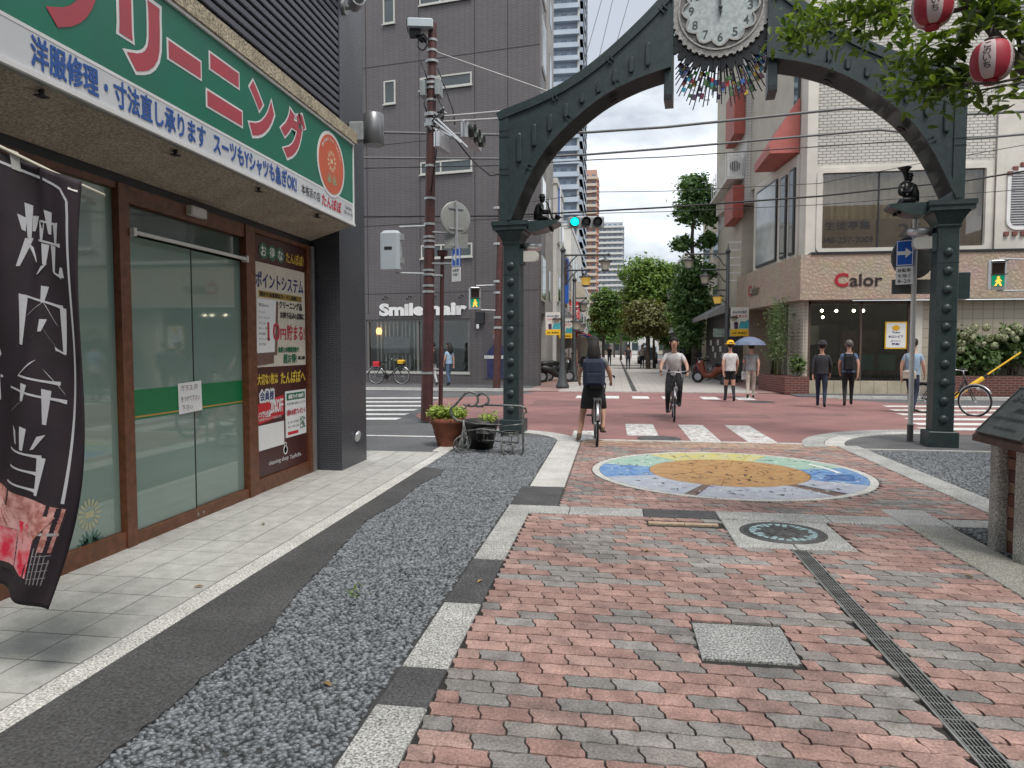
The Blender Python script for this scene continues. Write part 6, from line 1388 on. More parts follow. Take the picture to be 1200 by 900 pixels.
def poster_flag(par, x0, x1, y, z0, z1):
    mb = MB(); mb.box(x0,x1,y-.01,y+.01,z0,z1); f = part('festival_poster', mb, mat('poster_sheet',(.62,.60,.54),.6,var=.04) if 'poster_sheet' not in bpy.data.materials else bpy.data.materials['poster_sheet'], par); w_, h_ = x1-x0, z1-z0
    mb = MB(); mb.box(x0,x1,y-.014,y-.011,z0,z0+.24*h_); part('poster_band', mb, M['yellow'], f)
    mb = MB(); mb.add([(x0+.45*w_,y-.0145,z0+.26*h_),(x1,y-.0145,z0+.26*h_),(x1,y-.0145,z0+.58*h_),(x0+.8*w_,y-.0145,z0+.5*h_),(x0+.55*w_,y-.0145,z0+.52*h_)], [(0,1,2,3,4)]); part('poster_print', mb, mat('poster_teal',(.05,.32,.36),.6) if 'poster_teal' not in bpy.data.materials else bpy.data.materials['poster_teal'], f)
    mb = MB(); mb.ball((x0+.3*w_,y-.013,z0+.42*h_),(.13*w_,.004,.085*h_),10,6); mb.box(x0+.2*w_,x0+.42*w_,y-.0155,y-.012,z0+.25*h_,z0+.36*h_); part('poster_print', mb, mat('poster_dark_print',(.06,.03,.07),.6) if 'poster_dark_print' not in bpy.data.materials else bpy.data.materials['poster_dark_print'], f)
    for i, (s, m_) in enumerate((('みんなの祭り',M['navy_ink']),('七夕まつり',M['red_ink']))): lettering(f, s, m_, (x0+.1*w_,y-.011,z0+(.78-.15*i)*h_), (1,0,0), .8*w_, .11*h_, bold=.03, res=1)
    lettering(f, '8月 商店街', M['black_ink'], (x0+.1*w_,y-.014,z0+.06*h_), (1,0,0), .8*w_, .08*h_, bold=.02, res=1)
def street_lamp(label, x, y, h, sg, arms, low, flags):
    o = thing('street_lamp', label, 'street lamp', (x,y,0), 0, 'street lamps along the shopping street')
    mb = MB(); mb.lathe([(.24,0),(.24,.10),(.17,.22),(.14,.6),(.10,.72),(.085,1.5),(.07,h)], (x,y,0), 12); part('post', mb, lamp_m, o)
    mb = MB(); mb.lathe([(.10,h),(.11,h+.05),(.03,h+.15),(.0,h+.42)], (x,y,0), 10); part('finial', mb, lamp_m, o)
    for z, l, m_ in arms:
        mb = MB(); mb.cyl((x,y,z),(x+sg*l,y,z),.032,n=8); mb.tube([(x,y,z-.55),(x+sg*.18,y,z-.42),(x+sg*.3,y,z-.22),(x+sg*.5,y,z-.03)], .022, 6); mb.ball((x+sg*l,y,z),.06,8,6); part('arm', mb, lamp_m, o)
        lantern(o, (x+sg*(l-.12),y,z-.08), 1.0, m_)
    for z, d in low:
        mb = MB(); mb.cyl((x,y,z+.05),(x+d,y,z+.05),.025,n=6); part('arm', mb, lamp_m, o); lantern(o, (x+d,y,z), .95)
    for (a, b, z0, z1) in flags: poster_flag(o, x+a, x+b, y-.12, z0, z1)
    return o
street_lamp('dark street lamp with long lantern arms beside the hair salon corner', -1.88, 25.9, 5.0, 1, [(4.85,1.65,lampglass),(4.30,.95,lampyel)], [(2.70,-.22),(2.6,.5)], [(-.62,-.08,1.95,2.78)])
street_lamp('dark street lamp with one lantern a little further along the left side', -1.75, 31, 4.4, 1, [(3.65,.5,lampglass)], [(2.65,.3)], [(-.65,-.08,1.9,2.75)])
street_lamp('dark street lamp with lantern arms by the cafe building', 4.48, 29.4, 5.3, -1, [(5.25,1.65,lampglass),(4.62,1.0,lampglass),(3.8,.5,lampyel)], [(2.85,.25)], [(.12,.82,1.95,3.1)])
street_lamp('dark street lamp partly hidden by the street tree on the right side', 3.9, 41, 5.0, -1, [(4.8,.9,lampglass)], [(2.7,.25)], [(.1,.75,1.9,3.0)])
# ------------------------------------------------------------------ overhead cables
def wire(pts, r, label, m=None, Y=16.0, dark=False):
    P = [np.array(AY(p[0], p[1], p[2] if len(p) > 2 else Y)) for p in pts]; out = []
    for a, b in zip(P[:-1], P[1:]):
        for k in range(8): out.append(a+(b-a)*k/8)
    out.append(P[-1]); mb = MB(); mb.tube(out, r, 6); o = raw('overhead_cable', mb.v, mb.f, m or M['black'], None, mb.m, mb.s); tag(o, label, 'cable', 'overhead cables')
wg_, wd_, ww_ = mat('cable_grey',(.16,.165,.17),.6), M['black'], mat('cable_white',(.50,.50,.48),.5)
wire([(380,152),(433,155),(585,158),(690,155),(780,149),(993,127),(1130,134),(1260,128)], .028, 'uppermost thick twisted grey cable running across behind the arch', wg_)
wire([(380,184),(433,185),(585,186),(690,181),(780,174),(1030,152),(1135,163),(1260,152)], .024, 'second thick grey cable across behind the arch', wg_)
wire([(380,198),(433,197),(585,194),(700,187),(780,184),(1045,166),(1200,158),(1260,154)], .011, 'thin dark cable just below the two thick grey ones', wd_)
wire([(380,254),(433,254),(580,253),(650,250),(780,243),(960,230),(1060,219),(1130,212),(1260,191)], .020, 'thick black cable passing just above the traffic signal', wd_, 17)
wire([(600,240),(700,225),(780,224),(960,215),(1070,193),(1200,170)], .008, 'hair thin dark cable above the black one', wd_, 18)
wire([(600,262),(700,250),(780,248),(960,240),(1200,222)], .008, 'hair thin dark cable under the thick black one', wd_, 18)
wire([(509,60,13.95),(560,78,13.5),(600,92,13.1),(645,108,12.6)], .012, 'pale guy cable from the pole top to the arch', ww_)
wire([(511,137,13.9),(560,133,13.4),(615,128,12.6)], .020, 'upper white tube from the pole to the arch shoulder', ww_)
wire([(511,143,13.9),(550,141,13.4),(586,139,12.6)], .020, 'lower white tube from the pole to the arch shoulder', ww_)
for x0, x1, d in ((672,705,'leftmost'),(690,718,'middle'),(703,737,'rightmost')): wire([(x0,118,60),(x1,0,60),(x1+8,-40,60)], .03, d+' of three hair thin cables rising in the sky by the tower', wg_)
# ------------------------------------------------------------------ pots, iron cart, monument, statues, barrier
terra = mat('terracotta', (.23,.075,.042), .75, src='pos', var=.25, vs=7, bump=.15, bs=60); blackpot = mat('black_pot', (.025,.024,.022), .5, var=.3, vs=8); soil = bpy.data.materials['soil']
def pot(label, c, r0, r1, h, m):
    o = thing('flower_pot', label, 'flower pot', c); mb = MB()
    mb.lathe([(r0,0),(r0+(r1-r0)*.45,h*.42),(r0+(r1-r0)*.45+.006,h*.44),(r0+(r1-r0)*.6,h*.58),(r0+(r1-r0)*.6+.006,h*.6),(r1*.93,h*.78),(r1,h*.79),(r1*1.03,h),(r1*.93,h),(r1*.88,h*.84)], c, 28); part('pot', mb, m, o)
    mb = MB(); mb.lathe([(r1*.9,h*.88),(0,h*.92)], c, 20); part('soil', mb, soil, o); return o
POT1, POT2 = (-2.50,10.42,-.004), (-1.95,10.25,-.004)
pot('large terracotta flower pot with lime green leaves beside the iron cart', POT1, .155, .265, .44, terra); pot('black flower pot behind the iron cart with a few yellow green leaves', POT2, .17, .255, .43, blackpot)
iron_ = mat('wrought_iron', (.075,.08,.078), .5, metal=.4, var=.4, vs=18, col2=(.22,.23,.22))
cart = thing('iron_cart', 'wrought iron flower cart with scroll handle, little wheel and empty rings', 'flower cart', (-1.85,9.75,0))
def C_(x, y, dY=0): return AY(x, y, 9.72+dY)
def ctube(pts, r=.011, dY=0, name='scroll', closed=False): r *= 1.35; mb = MB(); mb.tube([C_(x,y,dY) for x, y in pts], r, 7, closed=closed); return part(name, mb, iron_, cart)
ctube([(542,494),(536,493),(531,489),(528,483),(528,479),(533,475),(539,468),(545,461),(551,459),(557,461),(560,466),(560,471),(557,475),(552,476),(548,474)], .013)
ctube([(558,476),(563,476),(567,475),(572,472),(573,468),(571,464),(567,461),(563,461),(560,464)], .013); ctube([(541,477),(543,479),(546,478),(546,475),(543,474),(549,476),(556,476),(560,475),(566,477)], .008)
ctube([(567,474.5),(590,475),(611,476),(616,479),(617,483),(613,486),(613,528),(610,533),(604,534),(601,531),(601,519)], .012, name='frame'); ctube([(601,519),(600,531),(596,533),(590,531),(588,527),(588,512)], .011, name='frame')
ctube([(543,492),(544,510),(545,520)], .014, name='frame'); ctube([(565,516),(588,517),(608,519),(609,512)], .008, name='frame'); ctube([(545,505),(566,503),(588,506)], .009, name='frame')
for dy in (0,.24):
    for k in range(1): 
        c = C_(540+7*(dy > 0)-4*(dy > 0),520-1*(dy > 0),dy); mb = MB(); mb.tube([(c[0]+.115*math.cos(t)*.8,c[1]+.115*math.cos(t)*.6,.117+.115*math.sin(t)) for t in np.linspace(0,6.28,25)[:-1]], .008, 6, closed=True); wv = part('wheel', mb, iron_, cart); mb = MB()
        for t in np.linspace(0,math.pi,5)[:-1]: mb.cyl((c[0]+.11*math.cos(t)*.8,c[1]+.11*math.cos(t)*.6,.117+.11*math.sin(t)),(c[0]-.11*math.cos(t)*.8,c[1]-.11*math.cos(t)*.6,.117-.11*math.sin(t)),.005,n=5)
        part('spokes', mb, iron_, wv)
for (x, y, r) in ((569,503,.13),(598,506,.115)):
    c = C_(x,y,.12); 
    for dz in (0,-.045):
        mb = MB(); mb.tube([(c[0]+r*math.cos(t),c[1]+r*math.sin(t),c[2]+dz) for t in np.linspace(0,6.28,21)[:-1]], .008, 6, closed=True); part('ring', mb, iron_, cart)
    mb = MB(); mb.lathe([(r,0),(r,-.05),(r*.97,-.05),(r*.97,0)], c, 24); part('ring_band', mb, iron_, cart)
    for t in (0,1.57,3.14,4.71): mb = MB(); mb.tube([c+[r*math.cos(t),r*math.sin(t),0], c+[r*.95*math.cos(t),r*.95*math.sin(t),-.16], c+[0,0,-.19]], .006, 5); part('ring_stay', mb, iron_, cart)
ctube([(588,512),(588,500),(613,497)], .010, .24, 'frame'); ctube([(613,497),(613,530)], .011, .24, 'frame'); ctube([(543,494),(560,497),(588,498)], .009, .24, 'frame')
# stone monument with sloping plaque
mon = thing('stone_monument', 'two granite slabs with stacked bricks between and a bronze plaque on a sloping top', 'monument', (3.0,5.55,0))
gm2 = mat('monument_granite', (.44,.435,.41), .85, src='pos', var=.2, vs=5, bump=.6, bs=70, fine=.6); copper = mat('copper_top', (.105,.062,.052), .6, metal=.3, var=.3, vs=7); bronze = mat('bronze_plate', (.105,.115,.105), .45, metal=.55, var=.25, vs=10); bronze_l = mat('bronze_letter', (.022,.026,.024), .6, var=.1)
for y0, y1 in ((5.22,5.385),(5.60,5.72)):
    mb = MB(); mb.bbox(2.80,3.42,y0,y1,-.05,.86,.012); part('slab', mb, gm2, mon)
bm_ = [mat('mon_brick_%d' % k, c, .85, var=.3, vs=12) for k, c in enumerate(((.16,.06,.045),(.20,.10,.07),(.12,.05,.04),(.22,.15,.10)))]
for k in range(9):
    mb = MB(); mb.bbox(2.85+random.uniform(0,.02),3.40,5.40,5.585,.0+.088*k,.080+.088*k,.006); part('brick', mb, bm_[(k*7) % 4], mon)
# roof: ridge along y, sloping down to the street
S0 = np.array([2.74,5.12,.84]); mb = MB()
mb.prism([(2.72,.83),(3.06,1.20),(3.10,1.20),(3.46,.83),(3.46,.79),(2.72,.79)], -5.12, -5.82, ((0,0,0),(1,0,0),(0,0,1),(0,-1,0))); part('roof', mb, copper, mon)
sl_ = np.array([.34,0,.37]); sl_ /= np.linalg.norm(sl_); nn_ = np.array([-sl_[2],0,sl_[0]])
o = np.array([2.735,5.77,.848])+nn_*.003; mb = MB(); mb.obox(o, np.array([0,-.60,0]), sl_*.455, nn_*.022); pq = part('plaque', mb, bronze, mon)
mb = MB()
for a, b, c, d in ((0,.60,0,.012),(0,.60,.443,.455),(0,.012,.012,.443),(.588,.60,.012,.443)): mb.obox(o+np.array([0,-a,0])+sl_*c+nn_*.022, np.array([0,-(b-a),0]), sl_*(d-c), nn_*.006)
part('plaque_rim', mb, bronze, pq)
for s, a, z, w_, h_ in (('ふじのいち',.06,.31,.46,.085),('商店街',.22,.215,.26,.05),('1996年3月 街路整備完成記念',.05,.14,.50,.034),('施工 商店街振興組合',.16,.055,.30,.026)):
    lettering(pq, s, bronze_l, o+np.array([0,-a,0])+sl_*z+nn_*.022, (0,-1,0), w_, h_, up=sl_, bold=.015, off=.004, res=2)
# two seated musicians in dark bronze on the shelves of the arch
st_m = mat('statue_bronze', (.016,.017,.018), .4, metal=.4, var=.3)
def statue(label, base, sg, tuba):
    o = thing('musician_statue', label, 'statue', base); x, y, z = 0, 0, 0; mb = MB(); s = sg; SC = Matrix.Translation(base) @ Matrix.Scale(.64,4)
    def T(*pts, r=.05): mb.tube([(x+s*a, y+b, z+c) for a, b, c in pts], r, 8)
    T((-.12,0,.06),(-.11,0,.25),(-.06,0,.42),(-.02,0,.50), r=[.12,.125,.115,.05]); mb.ball((x+s*.0,y,z+.60),(.075,.075,.095),12,8)
    mb.lathe([(.095,0),(.10,.015),(.08,.03),(.07,.085),(.0,.10)], (x+s*-.005,y,z+.645), 12)
    for d in (-.09,.09):
        T((-.10,d,.08),(.15,d*1.2,.10),(.20,d*1.2,.0),(.22,d*1.3,-.20), r=[.075,.06,.05,.042]); T((.22,d*1.3,-.20),(.30,d*1.4,-.22), r=[.045,.035])
        T((-.05,d*1.4,.42),(.04,d*2.0,.26),(.17,d*.9,.28), r=[.05,.042,.035])
    mb.xf(SC); body = part('figure', mb, st_m, o); mb = MB()
    if tuba:
        mb.lathe([(.03,.0),(.045,.16),(.08,.26),(.15,.33),(.155,.335),(.0,.28)], (x+s*.08,y-.05,z+.52), 16, ax=(s*.12,0,1)); mb.tube([(x+s*(.10+.13*math.cos(t)),y-.07+.02*math.sin(t*2),z+.35+.17*math.sin(t)) for t in np.linspace(0,6.28,19)[:-1]], .032, 7, closed=True); mb.tube([(x+s*(.20+.06*math.cos(t)),y-.09,z+.30+.10*math.sin(t)) for t in np.linspace(0,6.28,15)[:-1]], .018, 6, closed=True); mb.tube([(x+s*.02,y-.05,z+.57),(x+s*.12,y-.08,z+.5),(x+s*.1,y-.05,z+.2)], .02, 6)
        mb.xf(SC); part('tuba', mb, st_m, o)
    else:
        mb.tube([(x+s*.08,y,z+.55),(x+s*.14,y,z+.50),(x+s*.20,y,z+.30),(x+s*.27,y,z+.10),(x+s*.33,y,z+.04),(x+s*.39,y,z+.07)], [.014,.018,.024,.036,.05,.06], 8); mb.lathe([(.06,0),(.09,.10),(.095,.105),(0,.06)], (x+s*.385,y,z+.06), 12, ax=(s*.5,0,1)); mb.xf(SC); part('saxophone', mb, st_m, o)
    return o
for sg, tub, lab in ((-1,False,'small dark statue of a seated saxophone player on the left arch shelf'),(1,True,'small dark statue of a seated tuba player on the right arch shelf')):
    q = AW @ Vector(((-3.39+.52 if sg < 0 else 3.33-.52),-.02,3.66)); statue(lab, (q.x,q.y,q.z), -sg, tub)
# barrier arm behind the right arch post
br_ = thing('barrier_arm', 'raised yellow barrier arm with a thin tip behind the right arch post', 'barrier', (*AY(1112,470,18.4)[:2],0)); a, b, c, d = AY(1110,470,18.4), AY(1152,443,18.4), AY(1157,439,18.4), AY(1196,413,18.4)
mb = MB(); mb.cyl(a, b, .055, n=12); part('arm', mb, M['yellow'], br_); mb = MB(); mb.cyl(b, c, .04, n=8); part('joint', mb, M['black'], br_); mb = MB(); mb.cyl(c, d, .022, n=8); part('tip', mb, M['yellow'], br_)
mb = MB(); mb.cyl((a[0],18.4,0),(a[0],18.4,.5),.07,n=10); part('stand', mb, M['dark_metal'], br_)
# festival lanterns in the tree
lan_r = mat('lantern_red', (.42,.035,.06), .55, var=.08); lan_w = mat('lantern_paper', (.60,.48,.48), .6, var=.06); lan_k = mat('lantern_black', (.03,.012,.012), .6, var=.1)
def festival_lantern(label, c, k, ph):
    o = thing('paper_lantern', label, 'paper lantern', c, ph, 'red and white festival lanterns'); prof = []
    nr = 22
    for i in range(nr+1):
        t = -math.pi/2+math.pi*i/nr; r = .115*math.cos(t)**.62+.045; 
        if i % 2: r *= .985
        prof.append((r*k, (.155*math.sin(t))*k))
    w = wmat(o); mb = MB(); mb.lathe(prof, (0,0,0), 32, mats=lambda i: (i//4) % 2); mb.xf(w); part('shade', mb, [lan_w, lan_r], o)
    for z, mm in ((-.185,lan_r),(.155,lan_k)): mb = MB(); mb.lathe([(.055*k,z*k),(.058*k,(z+.03)*k),(.04*k,(z+.03)*k)], (0,0,0), 20); mb.xf(w); part('rim', mb, mm, o)
    mb = MB(); mb.tube([(-.05*k,0,.17*k),(0,0,.30*k),(.05*k,0,.17*k)], .004, 5); mb.xf(w); part('hanger', mb, M['black'], o)
    for seg in (0, 2, 4, 6):
        for j, ch in enumerate('このいち'):
            V, F = text_mesh(ch, .012, 2); q = (V-V.min(0))/np.maximum(V.max(0)-V.min(0),1e-6); P = []
            for a, b in q:
                z = (.105-.056*j-.05*(1-b))*1.0+.02; r = (.115*max(0,1-(z/.155)**2)**.31+.045)*1.012; t = (seg*4+2)*2*math.pi/32+(a-.5)*.36; P.append((r*k*math.cos(t), r*k*math.sin(t), z*k))
            P = [tuple(w @ Vector(p_)) for p_ in P]; raw('character', P, F, M['black_ink'], o)
    return o
LC1, LC2 = CAM+ray(1093,8)*4.4, CAM+ray(1162,72)*4.15
festival_lantern('red and white paper lantern cut off by the top of the picture among the leaves', LC1, .74, R_(-128)); festival_lantern('red and white paper lantern hanging lower at the end of the branch', LC2, .70, R_(-150))
# surroundings behind and beside the viewer, seen only as reflections and shade
bk = thing('street_house', 'plain grey street house behind the viewer', 'building', (6,-16,0)); mb = MB(); mb.box(-3,14,-26,-15,0,11); part('wall', mb, greyw, bk)
for k in range(5):
    for f in range(3): mb = MB(); mb.box(-1+3*k,.8+3*k,-15.0,-14.95,1.2+3.2*f,3.0+3.2*f); part('window', mb, glass_win, bk)
bk = thing('street_house', 'cream shop house along the brick street opposite the cleaning shop', 'building', (11,0,0)); mb = MB(); mb.box(7.6,18,-13,8.6,0,9); part('wall', mb, cream, bk)
for k in range(5):
    for f in range(3): mb = MB(); mb.box(7.55,7.6,-11+4*k,-8.8+4*k,.8+3*f,2.6+3*f); part('window', mb, glass_win, bk)
bk = thing('street_house', 'white house along the side road at the right', 'building', (30,8,0)); mb = MB(); mb.box(20,34,-6,10,0,8); part('wall', mb, whitew, bk)
# ================================================================== BICYCLES AND PEOPLE
def bicycle_mb(): return MB()
def bicycle(label, loc, rz, frame_m, basket=True, steer=0, seat_bag=None):
    o = thing('bicycle', label, 'bicycle', loc, rz); w = wmat(o); R = .335; ax = {'r': (0,-.52,R), 'f': (0,.58,R)}
    for k, (x, y, z) in ax.items():
        mb = MB(); mb.tube([(0, y+R*math.cos(t), z+R*math.sin(t)) for t in np.linspace(0,2*math.pi,33)[:-1]], .0185, 8, closed=True); mb.xf(w); wh = part('wheel', mb, M['rubber'], o)
        mb = MB(); mb.tube([(0, y+(R-.028)*math.cos(t), z+(R-.028)*math.sin(t)) for t in np.linspace(0,2*math.pi,33)[:-1]], .011, 6, closed=True); mb.xf(w); part('rim', mb, M['light_metal'], wh)
        mb = MB()
        for i in range(18): t = 2*math.pi*i/18; mb.cyl((.02*(-1)**i,y,z),(0,y+(R-.03)*math.cos(t),z+(R-.03)*math.sin(t)),.0022,n=4,caps=False)
        mb.xf(w); part('spokes', mb, M['steel'], wh); mb = MB(); mb.cyl((-.05,y,z),(.05,y,z),.025,n=10); mb.xf(w); part('hub', mb, M['steel'], wh)
        mb = MB(); a0, a1 = ((.25,2.9) if k == 'r' else (.5,2.6)); n = 12
        mb.tube([(0, y+(R+.035)*math.cos(a0+(a1-a0)*i/n), z+(R+.035)*math.sin(a0+(a1-a0)*i/n)) for i in range(n+1)], .022, 6); mb.xf(w); part('mudguard', mb, M['steel'], o)
    mb = MB(); bb, hd, st = (0,-.06,.29), (0,.36,.80), (0,-.20,.78)
    mb.tube([hd,(0,.25,.52),(0,.08,.36),bb], .022, 8); mb.tube([bb,st], .018, 8)
    for s in (-1,1): mb.tube([bb,(s*.05,-.35,.31),(s*.06,-.52,R)], .011, 6); mb.tube([st,(s*.05,-.40,.55),(s*.06,-.52,R)], .009, 6)
    mb.xf(w); part('frame', mb, frame_m, o)
    mb = MB(); mb.tube([(0,.34,.92),(0,.42,.68)], .02, 8)
    for s in (-1,1): mb.tube([(0,.42,.68),(s*.05,.46,.62),(s*.055,.58,R)], .011, 6)
    mb.xf(w); part('fork', mb, frame_m, o)
    mb = MB(); mb.tube([(0,.34,.90),(0,.33,1.0)], .014, 6); mb.tube([(-.29,.12,1.02),(-.27,.25,1.04),(-.12,.36,1.01),(.12,.36,1.01),(.27,.25,1.04),(.29,.12,1.02)], .011, 7); mb.xf(w); hb = part('handlebar', mb, M['steel'], o)
    for s in (-1,1): mb = MB(); mb.tube([(s*.29,.11,1.02),(s*.275,.23,1.037)], .017, 7); mb.xf(w); part('grip', mb, M['rubber'], hb)
    mb = MB(); mb.cyl(st,(0,-.23,.86),.013,n=8); mb.xf(w); sp_ = part('seat_post', mb, M['steel'], o); mb = MB(); mb.prism([(-.03,.16),(-.11,-.04),(-.09,-.10),(.09,-.10),(.11,-.04),(.03,.16)], .0, .05, ((0,-.24,.86),(1,0,0),(0,1,0),(0,0,1))); mb.xf(w); part('saddle', mb, M['black'], sp_)
    mb = MB(); mb.lathe([(.10,-.006),(.10,.006),(.085,.006),(.085,-.006)], (.045,-.06,.29), 18, ax=(1,0,0)); 
    for s in (-1,1): mb.cyl((s*.06,-.06,.29),(s*.07,-.06+s*.08,.29-s*.14),.010,n=6); mb.box(min(s*.07,s*.16),max(s*.07,s*.16),-.10+s*.08,-.02+s*.08,.28-s*.14,.30-s*.14)
    mb.xf(w); part('crank', mb, M['dark_metal'], o)
    mb = MB(); mb.box(-.06,.06,-.74,-.30,.71,.72); mb.cyl((.05,-.70,.71),(.05,-.53,.35),.006,n=5); mb.cyl((-.05,-.70,.71),(-.05,-.53,.35),.006,n=5); mb.box(-.025,.025,-.755,-.74,.60,.66); mb.xf(w); part('carrier', mb, M['steel'], o)
    if basket:
        mb = MB(); 
        for i in range(9): x = -.17+.34*i/8; mb.cyl((x*.8,.45,.66),(x,.42,.90),.004,n=4); mb.cyl((x*.8,.64,.66),(x,.72,.90),.004,n=4)
        for i in range(7): y = .43+.28*i/6; mb.cyl((-.14,.45+.19*i/6,.66),(-.17,y,.90),.004,n=4); mb.cyl((.14,.45+.19*i/6,.66),(.17,y,.90),.004,n=4)
        for z, k in ((.66,0),(.74,.33),(.82,.67),(.90,1)):
            a, b, c = .14+.03*k, .45-.03*k, .64+.08*k; mb.tube([(-a,b,z),(a,b,z),(a,c,z),(-a,c,z)], .005, 5, closed=True)
        mb.box(-.14,.14,.45,.64,.655,.66); mb.xf(w); part('basket', mb, M['dark_metal'], o)
    mb = MB(); mb.cyl((0,.62,.62),(0,.68,.62),.035,.04,10); mb.xf(w); part('headlight', mb, M['light_metal'], o)
    return o
blk = M['black']
skin = M['skin']; hair_m = mat('black_hair', (.014,.011,.010), .75, var=.2); hair_g = mat('grey_hair', (.10,.09,.085), .5)
def fab(n, c): return mat('fabric_'+n, c, .85, var=.22, vs=7, bump=.7, bs=22)
F_ = {k: fab(k, v) for k, v in dict(white=(.58,.57,.57), pale_blue=(.30,.42,.56), navy=(.02,.027,.055), black=(.015,.015,.017), grey=(.20,.20,.21), dark=(.03,.03,.037), blue=(.10,.15,.24), beige=(.45,.40,.34), khaki=(.18,.15,.10), shoe=(.03,.028,.027), sandal=(.14,.10,.07)).items()}
BASE = dict(pelvis=(0,0,.95), spine=(0,.0,1.12), chest=(0,-.005,1.31), neck0=(0,.0,1.46), neck1=(0,.015,1.53), head0=(0,.03,1.60), head1=(0,.02,1.68), head2=(0,.01,1.735),
    shL=(-.165,-.005,1.405), elL=(-.215,-.03,1.14), wrL=(-.225,.05,.91), shR=(.165,-.005,1.405), elR=(.215,-.03,1.14), wrR=(.225,.05,.91),
    hipL=(-.085,0,.90), knL=(-.095,.03,.50), anL=(-.10,-.02,.085), hipR=(.085,0,.90), knR=(.095,.03,.50), anR=(.10,-.02,.085))
RAD = dict(pelvis=(.145,.11), spine=(.135,.10), chest=(.155,.11), neck0=(.066,.06), neck1=(.043,.047), head0=(.068,.078), head1=(.085,.098), head2=(.060,.068), sh=(.062,.062), el=(.045,.045), wr=(.029,.029), hip=(.095,.10), kn=(.062,.062), an=(.043,.043))
def person(label, loc, rz, h, pose, cl, group=None, hair='short', hat=None, face=True, skirt=None, hairm=None):
    J = dict(BASE); J.update(pose); J = {k: Vector(v) for k, v in J.items()}
    o = thing('person', label, 'person', loc, rz, group); W_ = wmat(o) @ Matrix.Scale(h/1.76, 4)
    names, V, E, Rr = [], [], [], []
    def vt(n, p, r): names.append(n); V.append(tuple(p)); Rr.append(r if isinstance(r, tuple) else (r, r)); return len(V)-1
    id_ = {}
    for n in ('pelvis','spine','chest','neck0','neck1','head0','head1','head2'): id_[n] = vt(n, J[n], RAD[n])
    for a, b in zip(('pelvis','spine','chest','neck0','neck1','head0','head1'), ('spine','chest','neck0','neck1','head0','head1','head2')): E.append((id_[a], id_[b]))
    for s in 'LR':
        sx = -1 if s == 'L' else 1
        for n in ('sh','el','wr','hip','kn','an'): id_[n+s] = vt(n+s, J[n+s], RAD[n])
        E += [(id_['chest'], id_['sh'+s]), (id_['sh'+s], id_['el'+s]), (id_['el'+s], id_['wr'+s]), (id_['pelvis'], id_['hip'+s]), (id_['hip'+s], id_['kn'+s]), (id_['kn'+s], id_['an'+s])]
        fd = (J['wr'+s]-J['el'+s]).normalized(); side_ = Vector((sx*-.3,1,0)); side_ = (side_-fd*side_.dot(fd)).normalized(); nrm = fd.cross(side_)
        pm_ = vt('palm'+s, J['wr'+s]+fd*.055, (.030,.020)); E.append((id_['wr'+s], pm_))
        for q, (off, ln) in enumerate(((-.026,.062),(-.009,.075),(.009,.078),(.026,.070))):
            k0 = vt('finger'+s, J['wr'+s]+fd*.095+side_*off, .0095); k1 = vt('finger'+s, J['wr'+s]+fd*(.095+ln*.55)+side_*off*1.1+nrm*.012*-sx, .0085); k2 = vt('finger'+s, J['wr'+s]+fd*(.09+ln*.95)+side_*off*1.1+nrm*.035*-sx, .0075); E += [(pm_, k0), (k0, k1), (k1, k2)]
        k0 = vt('finger'+s, J['wr'+s]+fd*.045+side_*.040, .011); k1 = vt('finger'+s, J['wr'+s]+fd*.085+side_*.058, .0095); E += [(pm_, k0), (k0, k1)]
        td = Vector((sx*.12,1,0)).normalized(); fp = J.get('ft'+s)
        if fp is None: fz = -.045; fp = J['an'+s]+td*.13+Vector((0,0,fz))
        b1 = vt('foot'+s, J['an'+s]+(fp-J['an'+s])*.55+Vector((0,0,-.012)), (.042,.036)); b2 = vt('toe'+s, fp, (.036,.024)); hl = vt('heel'+s, J['an'+s]-td*.045+Vector((0,0,-.05)), (.033,.03)); E += [(id_['an'+s], b1), (b1, b2), (id_['an'+s], hl)]
    me = bpy.data.meshes.new('body'); me.from_pydata(V, E, []); b = bpy.data.objects.new('body', me); COL.objects.link(b)
    md = b.modifiers.new('skin', 'SKIN'); md.use_smooth_shade = True; md.branch_smoothing = .4
    sv_ = me.skin_vertices[0].data
    for i, r in enumerate(Rr): sv_[i].radius = r
    sv_[0].use_root = True
    ss = b.modifiers.new('sub', 'SUBSURF'); ss.levels = 1; ss.render_levels = 1
    dg = bpy.context.evaluated_depsgraph_get(); m2 = bpy.data.meshes.new_from_object(b.evaluated_get(dg)); bpy.data.objects.remove(b); bpy.data.meshes.remove(me)
    segs = []
    for (i, j) in E: segs.append((np.array(V[i]), np.array(V[j]), names[i], names[j]))
    mats_ = []
    def mi(m):
        if m not in mats_: mats_.append(m)
        return mats_.index(m)
    def mat_for(p):
        best, bd = None, 9
        for a, c, na, nb in segs:
            d = c-a; t = max(0, min(1, ((p-a) @ d)/(d @ d+1e-9))); q = np.linalg.norm(p-a-d*t)
            if q < bd: bd, best = q, (na, nb, t)
        na, nb, t = best; b_ = nb.rstrip('LR')
        if b_ in ('head0','head1','head2','neck1') : return skin
        if b_ == 'neck0': return cl['top'] if t < .8 else skin
        if b_ in ('finger','palm'): return skin
        if b_ == 'wr': return cl['top'] if cl.get('sleeve') == 'long' else skin
        if b_ == 'el': return cl['top'] if (cl.get('sleeve') == 'long' or t < .62) else skin
        if b_ in ('spine','chest','sh'): return cl['top']
        if b_ in ('foot','toe','heel'): return cl['shoe']
        if b_ == 'an': return cl['bottom'] if cl.get('leg') == 'long' else (cl['shoe'] if t > .9 else cl.get('sock', skin))
        if b_ == 'kn': return cl['bottom'] if (cl.get('leg') == 'long' or t < cl.get('cut', .8)) else skin
